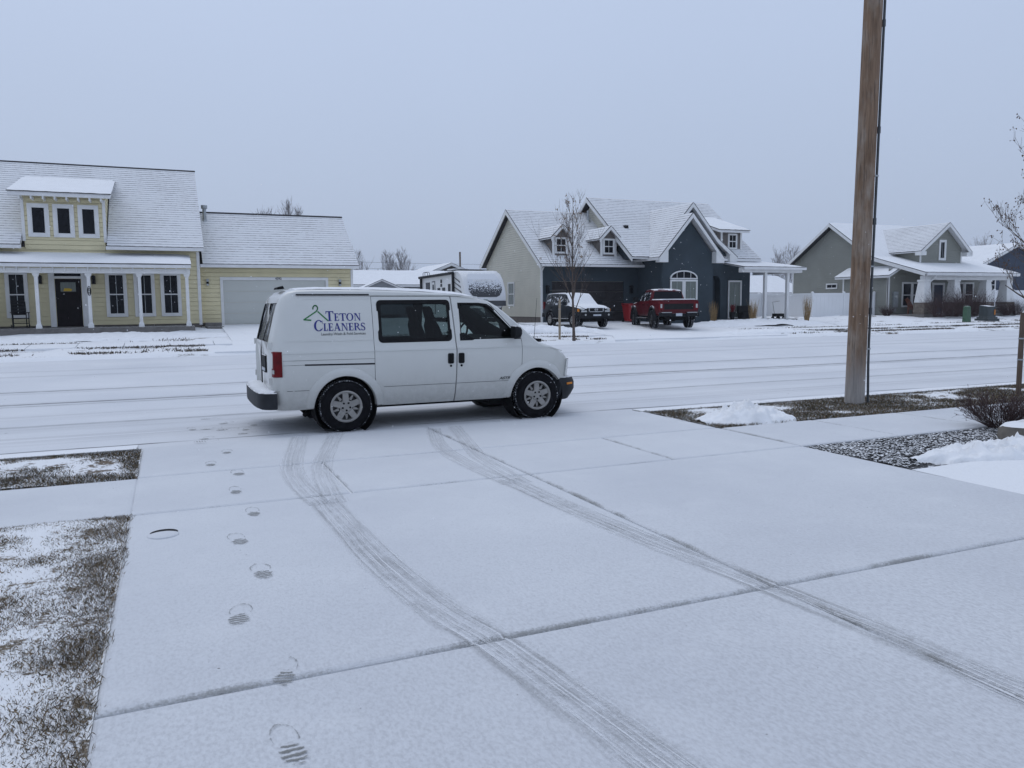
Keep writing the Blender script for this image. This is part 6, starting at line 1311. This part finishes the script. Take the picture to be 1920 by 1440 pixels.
mb = MB(); mb.box(-3.0, -2.98, -.74, .74, .95, 1.23); mb.build('tailgate_panel', 'black_metal', tg, local=True)
mb = MB(); mb.box(-3.03, -2.95, -.80, .80, 1.40, 1.43); mb.build('tailgate_lip', 'truck_paint', tg, local=True)
for s in (-1, 1):
    mb = MB(); mb.box(-2.99, -2.85, s * .90 - .095, s * .90 + .10, .92, 1.34); tl = mb.build('tail_light', 'tail_red', TR, local=True); mb = MB(); mb.box(-2.995, -2.985, s * .90 - .06, s * .90 + .03, 1.02, 1.22); mb.build('lamp_lens', 'lens_clear', tl, local=True)
    mb = MB(); mb.box(.98, 1.20, s * 1.16 - .15, s * 1.16 + .12, 1.34, 1.60); mb.box(1.02, 1.12, s * 1.0 - .04, s * 1.05 + .03, 1.36, 1.44); mb.build('wing_mirror', 'dark_plastic', TR, local=True)
    mb = MB(); mb.box(-1.0, 1.2, s * 1.05 - .09, s * 1.05 + .07, .44, .52); mb.build('running_board', 'dark_plastic', TR, local=True)
    for x in (-.12, 1.2, -.98): mb = MB(); mb.box(x - .006, x + .006, s * .988 - .005, s * .988 + .005, .66, 1.30); mb.build('panel_gap', 'panel_gap', TR, local=True)
    for x in (.1, -.78): mb = MB(); mb.box(x - .1, x + .1, s * 1.0 - .02, s * 1.0 + .02, 1.17, 1.21); mb.build('door_handle', 'dark_plastic', TR, local=True)
    mb = MB(); mb.box(2.5, 2.86, s * .84 - .12, s * .84 + .10, .98, 1.15); mb.build('headlight', 'lens_clear', TR, local=True)
mb = MB(); mb.box(-3.12, -2.92, -1.0, -.38, .60, .80); mb.box(-3.12, -2.92, .38, 1.0, .60, .80); mb.box(-3.06, -2.92, -.38, .38, .58, .74); rb = mb.build('rear_bumper', 'dark_plastic', TR, local=True)
for s in (-1, 1): mb = MB(); mb.box(-3.135, -3.05, s * .65 - .25, s * .65 + .25, .785, .815); mb.build('bumper_trim', 'silver', rb, local=True)
mb = MB(); mb.box(-3.075, -3.055, -.16, .16, .62, .76); mb.build('number_plate', 'plate_white', rb, local=True)
mb = MB(); mb.box(-2.7, 2.5, -.5, .5, .48, .66); mb.tube([(AR, -.9, .47), (AR, .9, .47)], .08, 8); mb.box(AR - .2, AR + .2, -.15, .15, .33, .6); mb.tube([(-2.3, -.45, .50), (-2.95, -.45, .52)], .06, 8); mb.tube([(-2.3, .45, .50), (-2.95, .45, .52)], .06, 8); mb.build('underbody', 'rubber', TR, local=True)
mb = MB(); mb.box(-.1, .1, -.03, .03, 2.03, 2.09); mb.build('roof_aerial', 'black_metal', TR, local=True)

# travel trailer beside the blue house
TT = thing('travel_trailer', 'white travel trailer with sloped snowy front cap beside the beige house side', 'trailer', (16.05, 44, .6)); X0, X1 = 14.85, 17.25
pr = [(48.6, .95), (48.6, 3.45), (48.4, 3.55), (41.9, 3.62), (41.45, 3.58), (41.05, 3.44), (40.7, 3.10), (40.42, 2.62), (40.28, 2.15), (40.30, 1.92), (40.55, 1.80), (41.3, .95)]
mb = MB(); e = .10; n = len(pr); cy, cz = 45.0, 2.3; inn = [(cy + (y - cy) * .988, cz + (z - cz) * .955) for y, z in pr]
vs = [(X0, *p) for p in inn] + [(X0 + e, *p) for p in pr] + [(X1 - e, *p) for p in pr] + [(X1, *p) for p in inn]
mb.add(vs, [tuple(range(n)), tuple(3 * n + k for k in range(n - 1, -1, -1))] + [(r_ * n + k, r_ * n + (k + 1) % n, (r_ + 1) * n + (k + 1) % n, (r_ + 1) * n + k) for r_ in range(3) for k in range(n)]); mb.build('body', 'trailer_white', TT, smooth=35)
def tfy(z): return interp([(1.92, 40.30), (2.15, 40.28), (2.62, 40.42), (3.10, 40.70), (3.44, 41.05), (3.58, 41.45)], z)
zs = [2.12, 2.2, 2.35, 2.5, 2.7, 2.9, 3.1, 3.25, 3.4, 3.48]; hw = [.62, .80, .92, .98, 1.0, .98, .94, .89, .80, .70]; mb = MB(); vs = []
for z, h_ in zip(zs, hw): vs += [(16.05 + h_ * t_, tfy(z) - .022, z) for t_ in (-1, -.5, 0, .5, 1)]
mb.add(vs, [(r_ * 5 + c, r_ * 5 + c + 1, (r_ + 1) * 5 + c + 1, (r_ + 1) * 5 + c) for r_ in range(len(zs) - 1) for c in range(4)]); fwn = mb.build('front_window', 'trailer_window', TT, recalc=False)
mb = MB(); vs, fs = text_mesh('PASSPORT', .19, .004, 1.5); mb.add([(16.05 + x * .98, tfy(3.02 + y) - .035, 3.02 + y) for x, y in vs], fs); vs, fs = text_mesh('ULTRA LITE', .07, .001, 1.3); mb.add([(16.05 + x, tfy(2.86 + y) - .035, 2.86 + y) for x, y in vs], fs); mb.build('front_lettering', 'white_trim', fwn)
mb = MB(); mb.prism([(X0 + .04, 40.62, 1.78), (X1 - .04, 40.62, 1.78), (X1 - .04, 41.15, 1.0), (X0 + .04, 41.15, 1.0)], (0, .2, .05)); mb.box(X0 + .02, X1 - .02, 40.27, 40.62, 1.62, 1.90); mb.build('lower_shield', 'decal_dark', TT)
for s, x in ((-1, X0), (1, X1)):
    mb = MB()
    for k in range(4): z = 2.05 + k * .28; mb.prism([(x + s * .004, 40.75 + k * .12, z), (x + s * .004, 42.2, z + .38), (x + s * .004, 42.35, z + .46), (x + s * .004, 40.80 + k * .12, z + .12)], (s * .004, 0, 0))
    mb.build('side_stripe', 'decal_dark', TT)
lfT = left(X0)
for (a, b, c, d_) in ((46.6, 47.4, 2.6, 3.1), (44.6, 45.1, 2.25, 2.72), (43.7, 44.2, 2.25, 2.72), (42.75, 43.15, 1.9, 2.9)):
    mb = MB(); mb.fbox(lfT, a, b, -.01, .02, c, d_); wq = mb.build('side_window', 'black_metal', TT); mb = MB(); mb.fbox(lfT, a + .04, b - .04, .0, .025, c + .04, d_ - .04); mb.build('pane', 'window_glass', wq)
mb = MB(); mb.fbox(lfT, 45.55, 46.15, -.01, .025, 1.2, 3.15); dq = mb.build('door', 'decal_dark', TT); mb = MB(); mb.fbox(lfT, 45.60, 46.10, .0, .03, 1.25, 3.08); mb.build('door_panel', 'trailer_white', dq); mb = MB(); mb.fbox(lfT, 45.70, 46.0, .02, .036, 2.1, 2.95); mb.build('door_pane', 'window_glass', dq)
for y in (42.1, 48.2): mb = MB(); mb.fbox(lfT, y - .06, y + .06, .02, .14, 1.6, 3.48); mb.build('awning_arm', 'black_metal', TT)
mb = MB(); mb.tube([(X0 - .12, 41.95, 3.50), (X0 - .12, 48.4, 3.44)], .085, 10); mb.build('awning_roll', 'dark_plastic', TT, smooth=40)
mb = MB(); mb.fbox(lfT, 44.28, 44.42, 0, .05, 3.0, 3.2); mb.fbox(lfT, 44.25, 44.5, 0, .03, 2.78, 2.94); mb.build('side_vent', 'black_metal', TT)
mb = MB(); mb.box(15.5, 16.4, 44.0, 45.2, 3.6, 3.84); mb.build('roof_unit', 'trailer_white', TT)
for y in (47.9, 48.3): mb = MB(); mb.tube([(14.95, y, 3.5), (14.95, y, 3.72), (15.0, y - .05, 3.78), (15.2, y - .05, 3.78), (15.25, y, 3.7), (15.25, y, 3.5)], .018, 6); mb.build('ladder_rail', 'black_metal', TT)
mb = MB(); mb.tube([(15.1, 42.0, 3.68), (15.1, 44.5, 3.72)], .02, 6); mb.tube([(16.9, 42.0, 3.68), (16.9, 44.5, 3.72)], .02, 6); mb.box(15.2, 16.9, 42.4, 43.6, 3.68, 3.72); mb.build('solar_panel', 'black_metal', TT)
mb = MB(); mb.box(15.2, 15.3, 41.0, 48.0, .72, .95); mb.box(16.8, 16.9, 41.0, 48.0, .72, .95); mb.build('chassis', 'rubber', TT)
for y in (45.2, 46.1):
    for s, x in ((-1, X0 + .2), (1, X1 - .2)):
        mb = MB(); mb.lathe([(.18, .02), (.22, .03), (.34, .0), (.34, -.18), (.2, -.2)], (x, y, .92), (s, 0, 0), 24); mb.build('wheel', 'tyre', TT, smooth=40)
mb = MB(); mb.tube([(16.05, 41.2, .9), (16.05, 40.1, .9)], .06, 6); mb.tube([(16.05, 40.3, .5), (16.05, 40.3, 1.15)], .05, 8); mb.build('tow_hitch', 'rubber', TT)

# ---------------------------------------------------------------- street furniture and small things
P0 = V((10.02, 9.25, 0)); PT = thing('utility_pole', 'tall weathered wooden utility pole on the right verge', 'pole', P0)
lean = V((.018, .0, 1)); mb = MB(); n = 28; vs = []; rs = random.Random(5)
hs = rng(-.1, 11, 60)
for h_ in hs:
    for k in range(n): a = 2 * math.pi * k / n; r_ = (.148 - .0018 * max(0, h_) + .012 * clamp(.3 - h_)) * (1 + .02 * math.sin(3 * a + 1) + .012 * nz2(math.cos(a) * 3, h_ * .8 + math.sin(a), 1.3, 2)); vs.append(lean * h_ + V((r_ * math.cos(a), r_ * math.sin(a), 0)))
mb.add(vs, [(i * n + k, i * n + (k + 1) % n, (i + 1) * n + (k + 1) % n, (i + 1) * n + k) for i in range(len(hs) - 1) for k in range(n)]); mb.build('post', 'pole_wood', PT, smooth=60, local=True)
cdir = V((.90, -.43, 0)).normalized(); pp = []
for h_ in rng(-.1, 11, 30): r_ = .148 - .0018 * max(0, h_) + .035; pp.append(lean * h_ + cdir * (r_ + (.03 * clamp(1 - h_ / .8)))) 
mb = MB(); mb.tube(pp, .020, 10); cdt = mb.build('conduit', 'conduit', PT, smooth=60, local=True)
for h_ in (1.5, 2.9, 4.3, 5.9):
    c = lean * h_ + cdir * (.148 - .0018 * h_ + .035); mb = MB(); mb.lathe([(.027, -.05), (.027, .05)], c, (0, 0, 1), 12); mb.build('coupling', 'conduit', PT, local=True)
for h_ in (.9, 2.2, 3.6):
    c = lean * h_ + cdir * (.148 - .0018 * h_ + .015); mb = MB(); mb.box(c.x - .04, c.x + .04, c.y - .03, c.y + .03, h_ - .012, h_ + .012); mb.build('pipe_strap', 'galvanised', PT, local=True)

def stake(name, label, x, y, z, h_, r_, mat, tie=None, group=None):
    t = thing(name, label, 'stake', (x, y, z)); mb = MB(); mb.tube([(0, 0, -.1), (0, 0, h_ * .5), (.01, 0, h_)], [r_, r_, r_ * .95], 10); mb.build('post', mat, t, local=True, smooth=30)
    if tie:
        for tz in tie: mb = MB(); mb.lathe([(r_ + .006, -.012), (r_ + .008, 0), (r_ + .006, .012)], (0, 0, tz), (0, 0, 1), 12); mb.build('tie_wire', 'galvanised', t, local=True)
stake('tree_stake', 'brown wooden tree stake with wire ties at the right picture edge', 13.30, 8.78, .02, 1.42, .042, 'stake_brown', (.62, .98))
stake('tree_stake', 'pale wooden stake standing beside the thin bare tree across the road', 15.42, 30.2, gz(15.4, 30.2), 1.72, .05, 'stake_wood', (1.3,))

def bare_tree(name, label, loc, seed, trunk, twig, limbs, trunk_r, height, lvl, spread, up, kids, berries=0, group=None, first=.35, llen=.5, leaves=0, bmat='berry', bsz=.012, shrink=.62, bias=None, rmin=.0022):
    rnd = random.Random(seed); t = thing(name, label, 'tree', loc, 0, group); q = V((0, 0, 0)); d = V((0, 0, 1)); pts = [V((0, 0, -.1))]; rad = [trunk_r * 1.25]; N = 10
    for k in range(N): d = (d + V((rnd.uniform(-1, 1), rnd.uniform(-1, 1), 0)) * .05 + V((0, 0, .25))).normalized(); q = q + d * height / N; pts.append(q.copy()); rad.append(trunk_r * (1 - .88 * (k + 1) / N))
    mb = MB(); mb.tube(pts, rad, 9); mb.build('trunk', trunk, t, local=True, smooth=60); mb = MB(); tips = []
    for k in range(limbs):
        tt = first + (1 - first) * (k + rnd.random()) / limbs; i = min(N, max(1, int(tt * N))); bp = pts[i]; a = k * 2.4 + rnd.uniform(-.4, .4)
        nd = V((math.cos(a) * spread, math.sin(a) * spread, up + rnd.uniform(0, .3)))
        if bias: nd = nd + V(bias) * rnd.uniform(.2, 1)
        grow(mb, tips, bp, nd, height * llen * (1.12 - .75 * tt) * rnd.uniform(.8, 1.2), max(.006, rad[i] * .55), 1, lvl, .62, up * .6, rnd, 4, kids, 5, shrink, rmin)
    c = mb.build('crown', twig, t, local=True, recalc=False)
    if berries:
        mb = MB(); pick = rnd.sample(tips, min(len(tips), berries))
        for p in pick:
            for _ in range(rnd.randint(2, 5)):
                o = p + V((rnd.gauss(0, .035), rnd.gauss(0, .035), rnd.gauss(-.02, .03))); s = bsz * rnd.uniform(.7, 1.3); mb.tube([p, o], .0018, 3, False)
                mb.add([(o.x + s, o.y, o.z), (o.x, o.y + s, o.z), (o.x - s, o.y, o.z), (o.x, o.y - s, o.z), (o.x, o.y, o.z + s), (o.x, o.y, o.z - s * 1.3)], [(0, 1, 4), (1, 2, 4), (2, 3, 4), (3, 0, 4), (1, 0, 5), (2, 1, 5), (3, 2, 5), (0, 3, 5)])
        mb.build('berries', bmat, c, local=True, recalc=False, kind='stuff')
    return t
bare_tree('young_tree', 'thin bare young tree in front of the dark parked vehicle across the road', (15.72, 29.45, gz(15.7, 29.45)), 21, 'bark_brown', 'bark_brown', 28, .062, 5.6, 3, .62, 1.15, (3, 4), 90, None, .26, .34, bmat='dry_leaf', bsz=.020, rmin=.005)
bare_tree('berry_tree', 'bare tree with dried berry clusters reaching in from the right edge', (14.15, 8.72, 0.02), 34, 'bark_brown', 'bark_brown', 19, .07, 4.35, 4, .95, .8, (3, 4), 420, None, .30, .33, bsz=.013, bias=(-.38, 0, 0), rmin=.0034)
for i, (x, y, h_, sd, lab) in enumerate([(14.2, 130, 14.9, 1, 'left'), (17.9, 131, 17.0, 2, 'tallest'), (16.0, 133, 15.5, 6, 'middle'), (19.8, 130, 15.7, 3, 'right')]):
    bare_tree('poplar_tree', f'hazy bare poplar behind the yellow garage roof, {lab} of its group', (x, y, .8), sd, 'hazed_twig', 'hazed_twig', 46, .16, h_, 3, .40, 1.3, (3, 5), 0, 'poplars behind the garage', .35, .26, rmin=.018)
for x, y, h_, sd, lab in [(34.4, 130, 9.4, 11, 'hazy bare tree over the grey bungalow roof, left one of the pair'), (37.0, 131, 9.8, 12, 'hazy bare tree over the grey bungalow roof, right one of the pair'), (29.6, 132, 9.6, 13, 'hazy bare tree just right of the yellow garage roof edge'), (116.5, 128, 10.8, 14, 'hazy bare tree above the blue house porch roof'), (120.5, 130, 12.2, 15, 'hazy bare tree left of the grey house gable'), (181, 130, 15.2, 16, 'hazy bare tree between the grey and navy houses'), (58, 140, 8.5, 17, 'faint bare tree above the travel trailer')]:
    bare_tree('far_tree', lab, (x, y, .8), sd, 'hazed_twig', 'hazed_twig', 34, .14, h_ * .95, 3, .70, 1.0, (3, 5), 0, 'far bare trees', .25, .40, rmin=.022)
# far utility pole and wires
t = thing('far_utility_pole', 'distant thin utility pole above the travel trailer roof', 'pole', (47, 130, .8)); mb = MB(); mb.tube([(0, 0, 0), (0, 0, 10.2)], .16, 6); mb.build('post', 'bark_tan', t, local=True)
for dz in (8.6, 7.6):
    mb = MB(); mb.tube([(-40 + 4.35 * k, 0, dz - .5 * math.sin(math.pi * k / 20)) for k in range(21)], .02, 3); mb.build('wire', 'rubber', t, local=True)

# shrubs: bundles of fine stems
def shrub(name, label, loc, r_, h_, n, mat, seed, group=None, tuft=False, snow=False, tr=.004):
    rnd = random.Random(seed); t = thing(name, label, 'shrub', loc, 0, group); mb = MB(); tips = []
    for k in range(n):
        a = rnd.uniform(0, 6.283); q = r_ * math.sqrt(rnd.random()) * .35; p = V((q * math.cos(a), q * math.sin(a), 0)); s = rnd.uniform(.25, 1.0) * r_ * (.3 if tuft else 1)
        L = h_ * rnd.uniform(.6, 1.1); d = V((math.cos(a) * s, math.sin(a) * s, L)); L = min(d.length, h_ * 1.25)
        grow(mb, tips, p, d, L, tr, 1 if not tuft else 2, 3 if not tuft else 2, .7, .25, rnd, 3, (2, 4), 3)
    mb.build('stems', mat, t, local=True, recalc=False)
    if not tuft:
        mb = MB()
        for p in rnd.sample(tips, min(len(tips), n * 4)):
            s = .009 if r_ < .6 else .022; o = p; mb.add([(o.x + s, o.y, o.z), (o.x - s * .5, o.y + s * .8, o.z + s), (o.x - s * .5, o.y - s * .8, o.z), (o.x, o.y, o.z + s * 2)], [(0, 1, 3), (1, 2, 3), (2, 0, 3)])
        mb.build('buds', mat, t, local=True, recalc=False, kind='stuff')
shrub('bare_shrub', 'dark reddish bare shrub on the gravel beside the right pavement', (9.74, 6.62, .02), .42, .27, 150, 'twig_red', 4, tr=.0045)
for x, y, r_, h_, sd, lab in [(47.0, 36.6, .9, 1.05, 41, 'leftmost dark bare shrub below the grey house window'), (48.4, 36.7, 1.0, 1.2, 42, 'large dark bare shrub beside the first tapered column'), (49.9, 36.8, .95, 1.1, 43, 'dark bare shrub before the grey house front door'), (51.3, 36.9, .95, 1.05, 44, 'dark bare shrub right of the second tapered column'), (54.6, 37.2, .5, .7, 45, 'small bare shrub between the two right columns'), (56.0, 37.4, .5, .7, 46, 'small bare shrub at the foot of the rightmost column'), (45.9, 39.8, .4, .5, 47, 'tiny dark shrub by the electric meter')]:
    shrub('hedge_shrub', lab, (x, y, .62), r_, h_, 90, 'twig_red', sd, 'shrubs before the grey house', tr=.012)
for x, y, h_, sd, lab in [(29.7, 38.1, 1.25, 51, 'tan ornamental grass clump behind the red pickup'), (32.0, 37.3, 1.35, 52, 'tan ornamental grass clump beside the arched blue entry'), (36.5, 37.6, 1.5, 53, 'tan ornamental grass clump at the right porch post')]:
    shrub('ornamental_grass', lab, (x, y, .5), .45, h_, 90, 'ornamental_grass', sd, 'ornamental grass clumps', True, tr=.010)
# boulder
rnd = random.Random(9); mb = MB(); vs = []; n, m_ = 18, 9
for j in range(m_ + 1):
    for k in range(n): a = 2 * math.pi * k / n; b = math.pi * j / m_ - math.pi / 2; r_ = 1 + .22 * mn.noise(V((math.cos(a) * 1.2, math.sin(a) * 1.2, b * 1.1 + 3))); c = math.copysign(abs(math.cos(b)) ** .55, 1); vs.append((.46 * r_ * c * math.cos(a), .30 * r_ * c * math.sin(a), .085 + .115 * r_ * math.copysign(abs(math.sin(b)) ** .6, b)))
mb.add(vs, [(j * n + k, j * n + (k + 1) % n, (j + 1) * n + (k + 1) % n, (j + 1) * n + k) for j in range(m_) for k in range(n)]); o = mb.build('boulder', 'boulder', None, smooth=35, label='flat brown boulder capped with snow at the right edge', category='boulder'); o.location = (9.30, 5.92, .02); o.rotation_euler.z = -.2
# bins, pedestals, planters
t = thing('wheeled_bin', 'red plastic wheeled bin between the brown garage door and the pickup', 'bin', (25.15, 40.1, gz(25, 40) + .075)); mb = MB()
mb.hexa([(-.24, -.28, .06), (.24, -.28, .06), (.24, .24, .06), (-.24, .24, .06), (-.31, -.38, 1.0), (.31, -.38, 1.0), (.31, .33, 1.0), (-.31, .33, 1.0)]); mb.box(-.33, .33, -.41, .36, .96, 1.02); mb.build('body', 'bin_red', t, local=True)
mb = MB(); mb.prism([(-.34, -.42, 1.025), (.34, -.42, 1.025), (.34, .40, 1.08), (-.34, .40, 1.08)], (0, 0, .035)); mb.tube([(-.3, .44, 1.02), (.3, .44, 1.02)], .02, 8); mb.build('lid', 'bin_red', t, local=True)
for s in (-1, 1): mb = MB(); mb.lathe([(.0, .0), (.12, .0), (.12, .05), (.0, .05)], (s * .27, .27, .12), (s, 0, 0), 16); mb.build('wheel', 'rubber', t, local=True)
x, y = 46.0, 33.9; t = thing('utility_pedestal', 'slim green cable pedestal in the snow before the grey house', 'utility box', (x, y, gz(x, y))); mb = MB(); mb.hexa([(-.20, -.16, -.05), (.20, -.16, -.05), (.20, .16, -.05), (-.20, .16, -.05), (-.17, -.13, .85), (.17, -.13, .85), (.17, .13, .85), (-.17, .13, .85)]); mb.build('housing', 'utility_green', t, local=True); mb = MB(); mb.lathe([(.20, 0), (.20, .06), (.12, .12), (0, .13)], (0, 0, .85), (0, 0, 1), 14); mb.build('cap', 'utility_green', t, local=True)
x, y = 47.9, 33.9; t = thing('transformer_box', 'dark green transformer box on a plinth before the grey house', 'utility box', (x, y, gz(x, y))); mb = MB(); mb.box(-.55, .55, -.45, .45, -.1, .16); mb.box(-.46, .46, -.38, .38, .16, .26); mb.build('plinth', 'utility_dark', t, local=True)
mb = MB(); mb.hexa([(-.36, -.32, .26), (.36, -.32, .26), (.36, .32, .26), (-.36, .32, .26), (-.34, -.28, .92), (.34, -.28, .92), (.34, .30, 1.0), (-.34, .30, 1.0)]); mb.build('cabinet', 'utility_dark', t, local=True); mb = MB(); mb.box(.22, .30, -.335, -.31, .40, .72); mb.build('warning_label', 'amber', t, local=True)
t = thing('planter', 'small dark planter with red dried flowers beside the arched entry', 'planter', (31.75, 38.9, .66)); mb = MB(); mb.lathe([(.12, 0), (.2, .45), (.17, .45), (.12, .4)], (0, 0, 0), (0, 0, 1), 14); mb.build('pot', 'black_metal', t, local=True, smooth=40); mb = MB(); rr = random.Random(3)
for k in range(40): a = rr.uniform(0, 6.3); d = rr.uniform(.05, .22); mb.tube([(0, 0, .4), (d * math.cos(a), d * math.sin(a), .55 + rr.uniform(0, .4))], .012, 4)
mb.build('stems', 'tail_red', t, local=True)
t = thing('garden_cart', 'small dark wheeled cart with a bent handle before the white fence', 'cart', (36.0, 39.6, .55)); mb = MB(); mb.box(-.32, .32, -.2, .2, .22, .42); mb.build('tray', 'black_metal', t, local=True)
for sx in (-1, 1):
    for sy in (-1, 1): mb = MB(); mb.lathe([(.0, 0), (.12, 0), (.12, .05), (0, .05)], (sx * .24, sy * .2, .12), (0, sy, 0), 12); mb.build('wheel', 'rubber', t, local=True)
mb = MB(); mb.tube([(-.3, 0, .35), (-.42, 0, .9), (-.48, 0, 1.15), (.1, 0, 1.22)], .012, 5); mb.build('handle', 'bark_tan', t, local=True)

# ---------------------------------------------------------------- falling snow
rg = np.random.default_rng(12); mb = MB()
for k in range(2600):
    d = rg.uniform(4, 42); u = rg.uniform(-1.05, 1.05) * d * .72; vv = rg.uniform(-.1, .95); base_ = V((.40, .916, 0)) * d + V((.916, -.40, 0)) * u; z = .1 + vv * d * .42
    if base_.y < 1.5: continue
    s = rg.uniform(.0018, .0042) * (1 + d * .03); o = base_ + V((0, 0, z)); mb.add([(o.x + s, o.y, o.z), (o.x, o.y + s, o.z), (o.x - s, o.y, o.z), (o.x, o.y - s, o.z), (o.x, o.y, o.z + s), (o.x, o.y, o.z - s)], [(0, 1, 4), (1, 2, 4), (2, 3, 4), (3, 0, 4), (1, 0, 5), (2, 1, 5), (3, 2, 5), (0, 3, 5)])
mb.build('snowflakes', 'flake', None, recalc=False, kind='stuff', label='sparse small snowflakes drifting through the air', category='snowflakes')

# thin winter air
mb = MB(); mb.box(-260, 420, -40, 460, -1.2, 22); hz_ = mb.build('haze', 'flake', None, recalc=True, kind='stuff')
t = NT('winter_air'); pv_ = t.n('ShaderNodeVolumePrincipled'); pv_.inputs['Color'].default_value = (0.86, 0.91, 1.0, 1); pv_.inputs['Density'].default_value = 0.0004; pv_.inputs['Anisotropy'].default_value = 0.0
t.l(pv_.outputs[0], t.out.inputs['Volume']); hz_.data.materials.clear(); hz_.data.materials.append(M['winter_air'])
